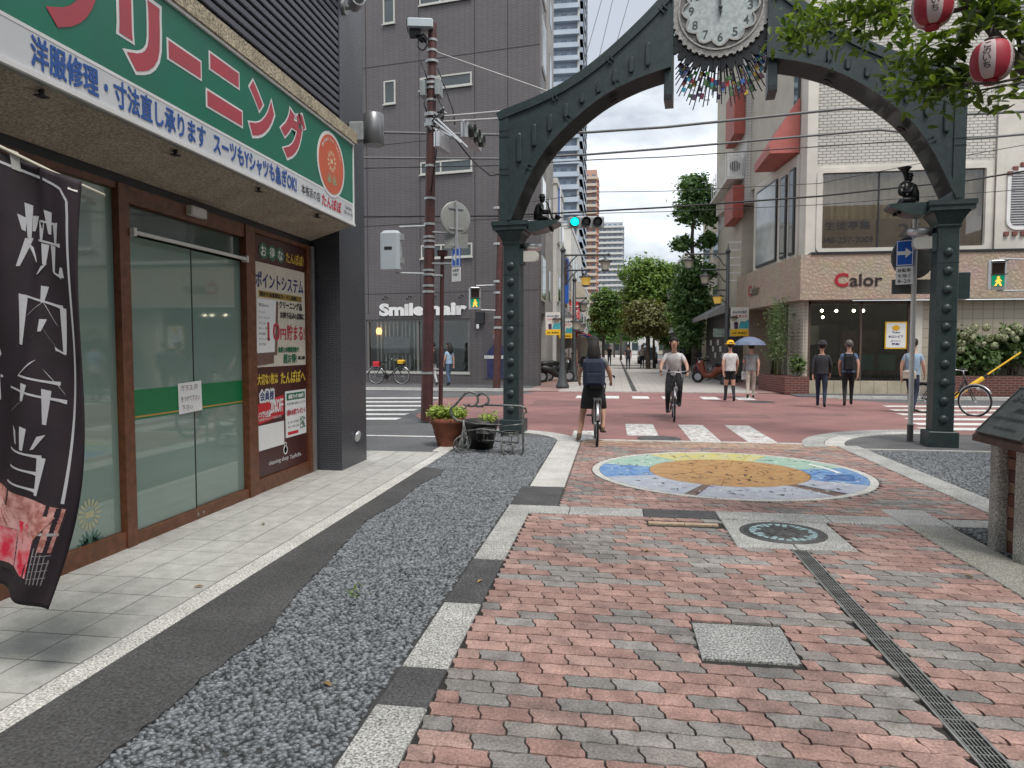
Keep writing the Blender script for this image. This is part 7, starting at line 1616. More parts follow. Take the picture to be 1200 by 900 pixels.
        return cl['bottom']
    idx = [mi(mat_for(np.array(p.center))) for p in m2.polygons]
    P = np.array([v.co[:] for v in m2.vertices]); Wn = np.array(W_); P = P @ Wn[:3,:3].T + Wn[:3,3]
    raw('body', P, [tuple(p.vertices) for p in m2.polygons], mats_ or [skin], o, idx, [True]*len(idx)); bpy.data.meshes.remove(m2)
    H = J['head1']; hm = hairm or hair_m
    def hp(name, mb, m): mb.xf(W_); return part(name, mb, m, o)
    mb = MB(); mb.ball(H+Vector((0,-.02,.025)), (.100,.113,.108), 14, 10)
    mb.v = [(x, y if y < H.y+.055 else H.y+.055+(y-H.y-.055)*.3, z if not (y > H.y+.02 and z < H.z+.045) else H.z+.045) for x, y, z in mb.v]; hp('hair', mb, hm)
    if hair == 'long': mb = MB(); mb.tube([H+Vector((0,-.05,.05)), H+Vector((0,-.075,-.08)), H+Vector((0,-.085,-.22)), H+Vector((0,-.08,-.34))], [.088,.106,.122,.095], 12); hp('long_hair', mb, hm)
    if face:
        mb = MB(); mb.ball(H+Vector((0,.104,-.022)), (.015,.022,.025), 8, 6); hp('nose', mb, skin)
        for s in (-1,1): mb = MB(); mb.ball(H+Vector((s*.034,.090,.01)), (.016,.010,.009), 8, 6); hp('eye', mb, hair_m); mb = MB(); mb.ball(H+Vector((s*.090,.0,-.01)), (.012,.022,.032), 8, 6); hp('ear', mb, skin)
        mb = MB(); mb.ball(H+Vector((0,.088,-.065)), (.028,.010,.008), 8, 5); hp('mouth', mb, mat('lip',(.32,.10,.09),.6) if 'lip' not in bpy.data.materials else bpy.data.materials['lip'])
    if hat: mb = MB(); mb.lathe([(.165,.035),(.17,.04),(.108,.065),(.10,.12),(.06,.155),(0,.165)], H, 18); hp('hat', mb, hat)
    if skirt:
        mb = MB(); p = J['pelvis']; mb.lathe([(.145,.12),(.17,.0),(.20,-.15),(.225,-.38),(.215,-.38),(.18,-.1)], p, 18); mb.v = [(x, p.y+(y-p.y)*.82, z) for x, y, z in mb.v]; hp('skirt', mb, skirt)
    # loose shirt over the trunk
    mb = MB(); pe, sp0, ch0, nk = J['pelvis'], J['spine'], J['chest'], J['neck0']
    V2 = []; n = 16
    for c, rx, ry in ((pe+Vector((0,0,-.02)),.172,.132),(sp0,.160,.122),(ch0+Vector((0,0,-.02)),.178,.130),(ch0+Vector((0,0,.085)),.170,.112),(nk+Vector((0,0,-.015)),.075,.066)):
        V2 += [(c.x+rx*math.cos(2*math.pi*i/n), c.y+ry*math.sin(2*math.pi*i/n), c.z) for i in range(n)]
    mb.add(V2, [(k*n+i, k*n+(i+1) % n, (k+1)*n+(i+1) % n, (k+1)*n+i) for k in range(4) for i in range(n)], 0, True); hp('shirt', mb, cl['top'])
    return o, W_
def backpack(label, W_, m, k=1.0, d=(0,0,0)):
    W_ = W_ @ Matrix.Translation(d); o = thing('backpack', label, 'backpack', W_ @ Vector((0,-.2,1.2))); mb = MB(); mb.bbox(-.16*k,.16*k,-.30*k,-.125,.98,1.42,.06); mb.xf(W_); part('bag', mb, m, o); mb = MB(); mb.bbox(-.12*k,.12*k,-.345*k,-.30*k,1.02,1.20,.03); mb.xf(W_); part('pocket', mb, m, o)
    for s in (-1,1): mb = MB(); mb.tube([(s*.10,-.14,1.40),(s*.11,-.02,1.47),(s*.115,.12,1.36),(s*.12,.12,1.15),(s*.14,-.10,1.02)], .016, 6); mb.xf(W_); part('strap', mb, m, o)
    return o
def walk(k=1.0, f=1):
    a, b = ('L','R') if f > 0 else ('R','L'); sx = {'L': -1, 'R': 1}
    return {'kn'+a: (sx[a]*.09,.17*k,.51), 'an'+a: (sx[a]*.09,.24*k,.10), 'kn'+b: (sx[b]*.09,-.01*k,.49), 'an'+b: (sx[b]*.09,-.24*k,.15), 'ft'+b: (sx[b]*.10,-.14*k,.03), 'el'+a: (sx[a]*.225,-.10*k,1.15), 'wr'+a: (sx[a]*.215,-.13*k,.90), 'el'+b: (sx[b]*.225,.02,1.15), 'wr'+b: (sx[b]*.21,.17*k,.95)}
# person walking a bicycle away along the brick street
p_, W1 = person('person with long black hair and navy backpack astride a bicycle, one foot on the ground', (-.30,11.3,0), R_(3), 1.64, dict(pelvis=(-.03,-.16,.96), spine=(-.03,-.14,1.13), chest=(-.03,-.10,1.32), neck0=(-.03,-.07,1.46), neck1=(-.03,-.05,1.53), head0=(-.03,-.03,1.60), head1=(-.03,-.035,1.68), head2=(-.03,-.045,1.735), shL=(-.195,-.10,1.41), shR=(.135,-.10,1.41), elL=(-.27,.02,1.19), elR=(.24,.02,1.19), wrL=(-.27,.17,1.06), wrR=(.27,.17,1.06), hipL=(-.115,-.15,.92), hipR=(.055,-.15,.92), knL=(-.21,-.06,.50), anL=(-.27,-.14,.085), ftL=(-.30,.0,.03), knR=(.13,.10,.60), anR=(.13,-.06,.22), ftR=(.13,.08,.17)), dict(top=F_['grey'], bottom=F_['black'], shoe=F_['sandal'], cut=.55), hair='long', skirt=F_['black'])
backpack('navy backpack on the person with long black hair astride a bicycle', W1, F_['navy'], 1.15, (-.03,-.10,0))
bicycle('bicycle with its rear wheel toward the viewer under the person with a navy backpack', (-.28,11.3,0), R_(3), M['dark_metal'])
# cyclist coming towards the viewer
CY = (1.26,15.35,-.03); rzc = R_(180-3)
bicycle('dark city bicycle with a front basket ridden towards the viewer', CY, rzc, M['dark_metal'])
person('person in white shirt and black trousers riding a city bicycle towards the viewer', CY, rzc, 1.72, dict(pelvis=(0,-.24,.97), spine=(0,-.20,1.13), chest=(0,-.13,1.31), neck0=(0,-.09,1.45), neck1=(0,-.06,1.52), head0=(0,-.03,1.59), head1=(0,-.035,1.67), head2=(0,-.045,1.725), shL=(-.165,-.12,1.40), shR=(.165,-.12,1.40), elL=(-.27,.0,1.18), elR=(.27,.0,1.18), wrL=(-.28,.13,1.07), wrR=(.28,.13,1.07), hipL=(-.085,-.22,.93), hipR=(.085,-.22,.93), knL=(-.13,.16,.72), anL=(-.12,.02,.33), ftL=(-.12,.14,.30), knR=(.13,.12,.58), anR=(.13,-.02,.20), ftR=(.13,.11,.15)), dict(top=F_['white'], bottom=F_['black'], shoe=F_['shoe'], leg='long'))
g2 = 'people crossing the road'
person('person in yellow hat, white shirt and black shorts walking away across the red road', (3.2,20.3,-.03), R_(5), 1.66, walk(.6,1), dict(top=F_['white'], bottom=F_['black'], shoe=F_['shoe'], cut=.6, sock=F_['dark']), hat=mat('hat_yellow',(.75,.42,.01),.7))
u_, WU = person('person in dark clothes walking with a blue grey umbrella beside the yellow hat', (4.0,21.6,-.03), R_(-8), 1.62, {**walk(.6,-1), 'elL': (-.23,.08,1.18), 'wrL': (-.13,.22,1.22)}, dict(top=F_['grey'], bottom=F_['beige'], shoe=F_['shoe'], leg='long'))
um = thing('umbrella', 'open blue grey umbrella held above the person beside the yellow hat', 'umbrella', WU @ Vector((-.1,.2,1.2))); mb = MB(); mb.cyl((-.12,.22,1.12),(-.05,.12,1.98),.009,n=6); mb.xf(WU); part('shaft', mb, M['steel'], um)
mb = MB(); n = 8; c = Vector((-.05,.12,1.98)); prof = [(.0,.02),(.15,.0),(.30,-.06),(.42,-.14),(.50,-.25)]; V = []
for r, z in prof: V += [(c.x+r*math.cos(2*math.pi*i/16)*(1 if i % 2 == 0 else .94), c.y+r*math.sin(2*math.pi*i/16)*(1 if i % 2 == 0 else .94), c.z+z) for i in range(16)]
mb.add(V, [(k*16+i, k*16+(i+1) % 16, (k+1)*16+(i+1) % 16, (k+1)*16+i) for k in range(4) for i in range(16)], 0, False); mb.xf(WU); cp_ = part('canopy', mb, mat('umbrella_blue',(.13,.16,.24),.7), um); so = cp_.modifiers.new('solid','SOLIDIFY'); so.thickness = .006
for i in range(8): t = 2*math.pi*i/8; mb = MB(); mb.tube([c+Vector((0,0,.0))]+[c+Vector((r*math.cos(t),r*math.sin(t),z-.012)) for r, z in prof[1:]], .004, 4); mb.xf(WU); part('rib', mb, M['steel'], um)
mb = MB(); mb.bbox(-.28,-.06,.12,.26,.62,.88,.03); mb.xf(WU); tb = thing('tote_bag', 'white tote bag hanging from the arm of the person under the umbrella', 'bag', WU @ Vector((-.17,.19,.7))); part('bag', mb, F_['white'], tb); mb = MB(); mb.tube([(-.25,.19,.87),(-.2,.19,1.1),(-.13,.2,1.1),(-.09,.19,.87)], .009, 5); mb.xf(WU); part('handle', mb, F_['white'], tb)
person('person all in dark clothes and hat walking away by the salon window', (5.18,18.7,-.03), R_(-18), 1.64, walk(.75,1), dict(top=F_['dark'], bottom=F_['navy'], shoe=F_['shoe'], leg='long', sleeve='long'), hat=F_['dark'])
b_, WB = person('person in blue shirt with a black backpack beside the one in dark clothes', (5.98,19.2,-.03), R_(-14), 1.68, walk(.9,-1), dict(top=F_['blue'], bottom=F_['black'], shoe=F_['shoe'], leg='long'), hairm=hair_g)
backpack('black backpack on the person in a blue shirt', WB, F_['black'], .9)
bl_, WM = person('person in pale blue shirt between the white sign post and right arch post', (6.86,17.5,-.03), R_(-40), 1.70, walk(.8,1), dict(top=F_['pale_blue'], bottom=F_['navy'], shoe=F_['shoe'], leg='long'))
mb = MB(); mb.bbox(-.16,.14,-.26,-.14,.84,1.04,.04); mb.xf(WM); tb = thing('waist_bag', 'small pale bag on the hip of the person in a pale blue shirt', 'bag', WM @ Vector((0,-.2,.94))); part('bag', mb, F_['beige'], tb); mb = MB(); mb.tube([(-.13,-.16,1.03),(-.15,-.10,1.42),(.05,.14,1.30),(.14,-.14,1.02)], .012, 5); mb.xf(WM); part('strap', mb, F_['beige'], tb)
bicycle('bicycle half hidden behind the right arch post', (7.52,17.3,-.03), R_(-138), M['dark_metal'], False)
person('person in white trousers and black top walking behind the maroon pole', (-6.9,26.4,0), R_(70), 1.66, walk(.5,1), dict(top=F_['black'], bottom=F_['white'], shoe=F_['shoe'], leg='long'))
person('person in pale blue clothes beside the one in white trousers', (-6.35,26.7,0), R_(60), 1.64, walk(.5,-1), dict(top=F_['pale_blue'], bottom=F_['blue'], shoe=F_['shoe'], leg='long'), hair='long')
for i, (x, y, c, lb) in enumerate(((.9,47,'dark','person in dark clothes far down the street, left of the trees'),(2.0,52,'white','person in white far down the street by the tree trunks'),(2.35,60,'grey','person in grey far down the street'),(-.4,58,'black','person in black far down the street by the shops'))):
    person(lb, (x,y,0), R_(180*(i % 2)), 1.66, walk(.7,1 if i % 2 else -1), dict(top=F_[c], bottom=F_['navy'], shoe=F_['shoe'], leg='long'), face=False)
# parked bicycles and scooter
bk_ = bicycle('black city bicycle with baskets parked in front of the salon window', (-9.15,27.75,0), R_(-92), M['black'])
mb = MB(); mb.bbox(-.17,.17,.44,.70,.84,.99,.03); mb.xf(wmat(bk_)); cb = part('basket_cover', mb, M['yellow'], bk_); mb = MB(); mb.bbox(-.14,.14,-.62,-.34,.72,.92,.03); mb.xf(wmat(bk_)); part('rear_bag', mb, M['red'], bk_)
bicycle('bicycle parked under the street tree near the dark shopfront', (3.95,33.2,0), R_(20), M['red']); bicycle('second parked bicycle close behind the one by the dark shopfront', (4.3,34.6,0), R_(14), M['dark_metal'])
def scooter(label, loc, rz, m):
    o = thing('motor_scooter', label, 'scooter', loc, rz); w = wmat(o)
    for y in (-.62,.62): mb = MB(); mb.tube([(0,y+.21*math.cos(t),.25+.21*math.sin(t)) for t in np.linspace(0,6.28,25)[:-1]], .055, 8, closed=True); mb.xf(w); wv = part('wheel', mb, M['rubber'], o); mb = MB(); mb.cyl((-.04,y,.25),(.04,y,.25),.15,n=14); mb.xf(w); part('rim', mb, M['grey_metal'], wv)
    mb = MB(); mb.tube([(0,-.80,.62),(0,-.55,.60),(0,-.2,.52),(0,.0,.32),(0,.3,.30),(0,.42,.5),(0,.48,.8),(0,.44,.95)], [.07,.17,.18,.13,.12,.13,.12,.07], 12); mb.xf(w); part('body', mb, m, o)
    mb = MB(); mb.tube([(0,-.78,.76),(0,-.5,.80),(0,-.15,.76)], [.09,.13,.11], 10); mb.xf(w); part('seat', mb, M['black'], o)
    mb = MB(); mb.tube([(0,.62,.25),(0,.52,.6),(0,.44,.98)], .03, 8); mb.tube([(-.32,.36,1.02),(0,.45,1.0),(.32,.36,1.02)], .016, 6); mb.xf(w); part('handlebar', mb, M['dark_metal'], o)
    mb = MB(); mb.ball((0,.56,.86),(.08,.05,.08),10,8); mb.xf(w); part('headlight', mb, M['light_metal'], o)
    for s in (-1,1): mb = MB(); mb.cyl((s*.25,.38,1.02),(s*.30,.36,1.2),.008,n=5); mb.ball((s*.31,.35,1.23),(.06,.02,.04),8,6); mb.xf(w); part('mirror', mb, M['black'], o)
    return o
scooter('black motor scooter parked by the corner of the hair salon', (-2.5,30.4,0), R_(-65), M['black']); scooter('second black motor scooter behind the first by the salon corner', (-2.35,31.6,0), R_(-60), M['dark_metal']); scooter('red and black motor scooter by the small dark shopfront', (4.1,30.6,0), R_(65), mat('scooter_orange',(.20,.045,.02),.4))
# van far down the street
van = thing('parked_car', 'dark blue grey car parked far down the street beside the trees', 'car', (3.0,66,0)); cm_ = mat('car_paint',(.05,.07,.09),.25,metal=.3,coat=.5); mb = MB(); mb.prism([(-2,.35),(-2,.95),(-1.5,1.05),(-1.1,1.6),(.9,1.65),(1.9,1.1),(2.1,.9),(2.1,.35)], -.82, .82, ((3.0,66,0),(0,1,0),(0,0,1),(1,0,0))); part('body', mb, cm_, van)
mb = MB(); mb.box(2.35,3.65,63.99,64.35,1.0,1.5); part('windscreen', mb, glass_win, van)
for x in (2.25,3.75):
    for y in (64.8,67.2): mb = MB(); mb.cyl((x-.1,y,.33),(x+.1,y,.33),.33,n=18); part('wheel', mb, M['rubber'], van)
for x in (2.4,3.6): mb = MB(); mb.ball((x,63.98,.75),(.12,.04,.08),8,6); part('headlight', mb, M['light_metal'], van)
# ================================================================== VEGETATION
def leaf_mat(name, c1, c2, rough=.5, tr=.25):
    m, nt, b = _base(name); L = nt.links; g = N(nt, 'ShaderNodeNewGeometry'); rp = N(nt, 'ShaderNodeValToRGB')
    rp.color_ramp.elements[0].color = tuple(c1)+(1,); rp.color_ramp.elements[1].color = tuple(c2)+(1,); L.new(g.outputs['Random Per Island'], rp.inputs['Fac']); L.new(rp.outputs[0], b.inputs['Base Color']); b.inputs['Roughness'].default_value = rough
    t = N(nt, 'ShaderNodeBsdfTranslucent'); vm = N(nt, 'ShaderNodeVectorMath', operation='MULTIPLY'); vm.inputs[1].default_value = (1.5,1.6,.5); L.new(rp.outputs[0], vm.inputs[0]); L.new(vm.outputs[0], t.inputs['Color'])
    ms = N(nt, 'ShaderNodeMixShader'); ms.inputs[0].default_value = tr; L.new(b.outputs[0], ms.inputs[1]); L.new(t.outputs[0], ms.inputs[2]); L.new(ms.outputs[0], nt.nodes['Material Output'].inputs['Surface']); return m
bark = mat('bark', (.10,.085,.07), .9, src='pos', var=.35, vs=6, bump=.8, bs=30)
def leaf_cloud(name, P, Nrm, size, m, parent, asp=.5):
    """P: centres, Nrm: facing; one folded leaf of four vertices + tip each"""
    n = len(P); s = size*rng.uniform(.65,1.3,(n,1)); a = rng.normal(size=(n,3)); a -= Nrm*(a*Nrm).sum(1,keepdims=True); a /= np.linalg.norm(a,axis=1,keepdims=True)+1e-9; b = np.cross(Nrm, a)
    v = np.stack([P-a*s, P-a*s*.1+b*s*asp+Nrm*s*.12, P+a*s, P-a*s*.1-b*s*asp+Nrm*s*.12], 1).reshape(-1,3)
    k = np.arange(n)[:,None]*4; f = np.concatenate([k+np.array([[0,1,2]]), k+np.array([[0,2,3]])],1).reshape(-1,3)
    if parent is not None:
        Mi = np.array(wmat(parent).inverted()); v = v @ Mi[:3,:3].T + Mi[:3,3]
    me = bpy.data.meshes.new(name); me.vertices.add(len(v)); me.vertices.foreach_set('co', v.ravel()); me.loops.add(len(f)*3); me.loops.foreach_set('vertex_index', f.ravel().astype(np.int32)); me.polygons.add(len(f)); me.polygons.foreach_set('loop_start', (np.arange(len(f))*3).astype(np.int32)); me.update(calc_edges=True); me.validate(); me.materials.append(m)
    o = bpy.data.objects.new(name, me); COL.objects.link(o)
    if parent is not None: o.parent = parent
    return o
def clump_points(blobs, n, shell=.55):
    """leaf positions gathered in many small twigs' clumps inside ellipsoids"""
    P, Nn = [], []; vol = np.array([b[3]*b[4]*b[5] for b in blobs])**.75; vol = vol/vol.sum()
    for b, fr in zip(blobs, vol):
        c = np.array(b[:3]); r = np.array(b[3:6]); nc = max(12, int(60*fr*len(blobs))); d = rng.normal(size=(nc,3)); d /= np.linalg.norm(d,axis=1,keepdims=True); rad = rng.uniform(shell,1.05,(nc,1)); cc = c+d*r*rad
        cn = max(4, int(n*fr/nc))
        for q, dd in zip(cc, d):
            sz = r.mean()*rng.uniform(.14,.30); pp = q+rng.normal(size=(cn,3))*sz*np.array([1,1,.6]); P.append(pp); nn = dd*.6+np.array([0,0,.7])+rng.normal(size=(cn,3))*.55; Nn.append(nn/np.linalg.norm(nn,axis=1,keepdims=True))
    return np.concatenate(P), np.concatenate(Nn)
def tree(name, label, base, trunk, limbs, blobs, n, leaf, m, group=None, r0=.16, shell=.5, cat='tree'):
    o = thing(name, label, cat, base, 0, group); k = len(trunk); mb = MB(); mb.tube(trunk, [r0*(1-.75*i/(k-1)) for i in range(k)], 10); part('trunk', mb, bark, o)
    for lb in limbs: mb = MB(); mb.tube(lb, [r0*.38*(1-.75*i/(len(lb)-1)) for i in range(len(lb))], 7); part('branch', mb, bark, o)
    P, Nn = clump_points(blobs, n, shell); leaf_cloud('crown', P, Nn, leaf, m, o); return o
LM = {'dark': leaf_mat('leaf_dark', (0.058,0.123,0.047), (0.176,0.308,0.103)), 'mid': leaf_mat('leaf_mid', (0.054,0.116,0.028), (0.178,0.279,0.070)), 'lime': leaf_mat('leaf_lime', (0.072,0.145,0.026), (0.211,0.316,0.066)), 'brown': leaf_mat('leaf_bronze', (0.094,0.102,0.041), (0.223,0.223,0.084)), 'pot': leaf_mat('leaf_pot', (.20,.28,.05), (.42,.50,.12)), 'hyd': leaf_mat('leaf_hydrangea', (0.046,0.093,0.031), (0.155,0.232,0.078)), 'cherry': leaf_mat('leaf_cherry', (0.050,0.095,0.018), (0.167,0.235,0.045), tr=.4), 'bam': leaf_mat('leaf_bamboo', (0.070,0.116,0.046), (0.202,0.264,0.124))}
g_t = 'street trees of the pedestrian street'
def pt(x, y, Y): return tuple(AY(x, y, Y))
def blob(x, y, Y, rx, ry, rd=None):
    c = AY(x, y, Y); k = Y/825.; return (c[0], c[1], c[2], rx*k, (rd or rx)*k, ry*k)
Y = 38.5
tree('street_tree', 'tall slim street tree with cloud shaped dark crowns before the cream buildings', (4.29,Y,0), [(4.29,Y,0),(4.25,Y,2.5),pt(812,330,Y),pt(811,280,Y),pt(813,245,Y),pt(816,215,Y)], [[pt(811,300,Y),pt(800,290,Y),pt(793,283,Y)],[pt(811,290,Y),pt(822,282,Y),pt(830,276,Y)],[pt(812,250,Y),pt(800,238,Y)],[pt(813,250,Y),pt(828,238,Y)]],
     [blob(818,238,Y,20,24),blob(812,215,Y,14,12),blob(832,250,Y,10,12),blob(802,252,Y,12,8),blob(800,286,Y,13,9),blob(826,282,Y,11,10),blob(812,320,Y,18,18),blob(800,350,Y,13,24),blob(818,352,Y,15,28),blob(830,318,Y,8,9),blob(808,385,Y,15,22)], 17000, .12, LM['dark'], g_t, .17)
Y = 56
tree('street_tree', 'broad bright green street tree in the middle of the far street', (2.6,Y,0), [(2.6,Y,0),(2.6,Y,2.4),pt(757,350,Y),pt(757,325,Y)], [[pt(757,370,Y),pt(742,350,Y),pt(735,335,Y)],[pt(757,370,Y),pt(772,350,Y),pt(780,335,Y)]], [blob(748,318,Y,20,17),blob(768,325,Y,20,18),blob(742,345,Y,16,16),blob(775,350,Y,16,18),blob(757,340,Y,22,22),blob(783,318,Y,12,12),blob(735,372,Y,8,22),blob(790,365,Y,12,20)], 15000, .15, LM['lime'], g_t, .2)
Y = 50
tree('street_tree', 'shorter bronze green street tree in front of the broad green one', (2.35,Y,0), [(2.35,Y,0),(2.3,Y,2.0),pt(758,388,Y),pt(757,372,Y)], [[pt(757,395,Y),pt(748,380,Y)],[pt(758,395,Y),pt(768,380,Y)]], [blob(750,366,Y,15,14),blob(765,366,Y,15,14),blob(758,380,Y,20,14),blob(745,385,Y,12,10),blob(772,386,Y,11,10)], 9000, .12, LM['brown'], g_t, .18)
tree('street_tree', 'slim second trunk with a small crown close to the bronze green tree', (2.85,51.5,0), [(2.85,51.5,0),pt(766,400,51.5),pt(767,385,51.5)], [], [blob(770,375,51.5,13,13),blob(775,392,51.5,9,9)], 4000, .12, LM['mid'], g_t, .13)
Y = 62
tree('street_tree', 'round dark green street tree on the left side of the far street', (-.95,Y,0), [(-.95,Y,0),(-.95,Y,2.2),pt(707,378,Y),pt(709,360,Y)], [[pt(707,385,Y),pt(698,372,Y)],[pt(707,385,Y),pt(719,368,Y)]], [blob(710,352,Y,15,14),blob(702,368,Y,11,12),blob(718,368,Y,12,14),blob(708,382,Y,14,10)], 9000, .14, LM['mid'], g_t, .15)
for i, (x, y, Y, r, lb, m) in enumerate(((728,375,85,9,'small far tree between the shops and the green trees','mid'),(738,385,95,12,'far dark tree closing the street','dark'),(790,392,80,14,'far dark tree behind the tall slim tree','dark'),(700,388,90,9,'far tree beside the left shops','dark'),(720,388,105,12,'hazy far tree at the street end','mid'))):
    c = pt(x, y, Y); k = Y/825; tree('street_tree', lb, (c[0],Y,0), [(c[0],Y,0),(c[0],Y,c[2])], [], [blob(x,y,Y,r,r*1.1),blob(x-r*.5,y+r*.5,Y,r*.7,r*.7),blob(x+r*.5,y+r*.4,Y,r*.7,r*.8)], 2500, .22, LM[m], g_t, .15)
# cherry tree beyond the right edge of the picture; its branch reaches in from above
ch = thing('cherry_tree', 'cherry tree whose leafy branch reaches in at the upper right with paper lanterns', 'tree', (3.95,4.95,0))
D = lambda x, y, d: tuple(CAM+ray(x, y)*d)
mb = MB(); mb.tube([(3.97,4.96,-.05),(3.93,4.95,.3),(3.84,4.97,1.1),(3.72,4.97,1.95),(3.78,5.02,2.6),(3.86,5.08,3.3),(3.95,5.2,4.2)], [.21,.16,.14,.13,.10,.08,.05], 12); part('trunk', mb, bark, ch)
main = [(3.75,4.97,1.75),D(1290,185,4.3),D(1200,80,4.3),D(1165,40,4.35),D(1140,8,4.4),D(1110,-30,4.5)]
mb = MB(); mb.tube(main, [.085,.055,.036,.028,.024,.018], 9); part('branch', mb, bark, ch)
twigs = [[(3.86,5.08,3.3),D(1330,60,4.6),D(1200,-10,4.9),D(1090,-10,5.1),D(1010,20,5.3),D(960,32,5.4),D(915,42,5.5)],[D(1175,50,4.35),D(1140,85,4.5),D(1090,75,4.8),D(1040,70,5.1)],[D(1150,30,4.4),D(1120,55,4.6),D(1080,62,4.7)],[(3.78,5.02,2.6),D(1290,70,4.4),D(1220,92,4.25),D(1180,100,4.2),D(1135,108,4.3)],[D(1140,8,4.4),D(1080,20,4.7),D(1030,15,5.0),D(985,5,5.2)],[D(1200,80,4.3),D(1190,30,4.3),D(1170,-20,4.3)],[D(1140,85,4.5),D(1100,105,4.6),D(1065,92,4.8)]]
for tw_ in twigs: mb = MB(); mb.tube(tw_, [.016*(1-.75*i/(len(tw_)-1)) for i in range(len(tw_))], 6); part('twig', mb, bark, ch)
mb = MB(); mb.tube([(3.76,5.0,2.4),D(1300,75,4.25),D(1200,90,4.15),D(1165,98,4.12),D(1130,98,4.2)], .008, 6); part('twig', mb, bark, ch)
# leaf: pointed oval folded along the midrib
lv_v = [(0,-1,0),(.30,-.55,.09),(.40,.0,.12),(.26,.55,.08),(0,1.05,0),(-.26,.55,.08),(-.40,.0,.12),(-.30,-.55,.09),(0,-.5,0),(0,.05,0),(0,.6,0)]
lv_f = [(0,1,8),(1,2,9,8),(2,3,10,9),(3,4,10),(0,8,7),(7,8,9,6),(6,9,10,5),(5,10,4)]
leaf_me = bpy.data.meshes.new('leaf'); leaf_me.from_pydata([(x*.046,y*.046,z*.046) for x, y, z in lv_v], [], lv_f)
def leaf_obj_mat():
    m, nt, b = _base('leaf_single'); L = nt.links; oi = N(nt, 'ShaderNodeObjectInfo'); rp = N(nt, 'ShaderNodeValToRGB'); rp.color_ramp.elements[0].color = (.035,.065,.018,1); rp.color_ramp.elements[1].color = (.13,.185,.04,1); L.new(oi.outputs['Random'], rp.inputs['Fac']); L.new(rp.outputs[0], b.inputs['Base Color']); b.inputs['Roughness'].default_value = .45
    t = N(nt, 'ShaderNodeBsdfTranslucent'); vm = N(nt, 'ShaderNodeVectorMath', operation='MULTIPLY'); vm.inputs[1].default_value = (2.0,2.0,.5); L.new(rp.outputs[0], vm.inputs[0]); L.new(vm.outputs[0], t.inputs['Color']); ms = N(nt, 'ShaderNodeMixShader'); ms.inputs[0].default_value = .42; L.new(b.outputs[0], ms.inputs[1]); L.new(t.outputs[0], ms.inputs[2]); L.new(ms.outputs[0], nt.nodes['Material Output'].inputs['Surface']); return m
leaf_me.materials.append(leaf_obj_mat())
lp = []
for ti, tw_ in enumerate(twigs + [main[2:]]):
    dens = 210 if ti in (0,) else (150 if ti in (1,2,4,6) else 110)
    for k in range(dens):
        s = random.uniform(.12,1)*(len(tw_)-1); i = min(int(s), len(tw_)-2); a, b = np.array(tw_[i]), np.array(tw_[i+1]); lp.append(a+(b-a)*(s-i)+np.array([random.gauss(0,.085),random.gauss(0,.10),random.gauss(-.03,.075)]))
for (x, y, d, sx, sy, n) in ((1000,40,5.2,60,28,90),(1100,95,4.8,60,25,60),(1150,20,4.4,45,30,90),(935,45,5.5,30,18,90),(960,20,5.5,40,18,90),(1040,0,5.0,60,20,120),(1170,0,4.6,40,20,90),(1060,30,5.0,50,25,70),(1110,85,4.6,40,20,40),(1190,20,4.4,25,25,50),(1010,10,5.1,60,14,60)):
    for k in range(n): lp.append(CAM+ray(x+random.gauss(0,sx*.55), y+random.gauss(0,sy*.55))*(d+random.gauss(0,.12)))
def lsz(p):
    x, y, z = proj(p); return 1/z if (840 < x < 1200 and 0 < y < 900) else 0
def clear(p):    # keep leaves off the lantern faces
    x, y, z = proj(p)
    return not (math.hypot((x-1093)/32,(y-5)/34) < 1 or math.hypot((x-1162)/32,(y-70)/34) < 1)
lp = [p for p in lp if clear(p)]; lp.sort(key=lsz, reverse=True); chM = wmat(ch).inverted()
for p in lp[:298]:
    o = bpy.data.objects.new('leaf', leaf_me); COL.objects.link(o); o.parent = ch; o.location = chM @ Vector(p); o.rotation_euler = (random.gauss(-.3,.5), random.gauss(0,.5), random.uniform(0,6.28)); s = random.uniform(.75,1.3); o.scale = (s,s,s)
Pn = np.array(lp[298:]); V, F = [], []
for p in Pn:
    Mx = Matrix.Translation(p) @ Matrix.Rotation(random.uniform(0,6.28),4,'Z') @ Matrix.Rotation(random.gauss(-.3,.5),4,'X') @ Matrix.Rotation(random.gauss(0,.5),4,'Y') @ Matrix.Scale(.044*random.uniform(.75,1.3),4); b0 = len(V); V += [tuple(Mx @ Vector(q)) for q in lv_v]; F += [tuple(i+b0 for i in f) for f in lv_f]
fo = raw('foliage', V, F, LM['cherry'], ch); fo['kind'] = 'stuff'
# upper crown out of the frame, so that the tree is whole
P, Nn = clump_points([(4.3,4.6,4.6,1.3,1.3,.8),(5.2,4.0,4.2,1.2,1.4,.9),(3.5,5.0,5.0,1.0,1.2,.6)], 5000, .3); 
keep = np.array([not (0 < proj(q)[0] < 1230 and -30 < proj(q)[1] < 900) for q in P]); leaf_cloud('crown', P[keep], Nn[keep], .05, LM['cherry'], ch)
# hanging cords of the lanterns
for lo in [o for o in bpy.data.objects if o.name.startswith('paper_lantern')]:
    c = Vector(lo.location); mb = MB(); mb.cyl(c+Vector((0,0,.28)), c+Vector((0,.01,.52)), .003, n=5); part('cord', mb, M['black'], lo)
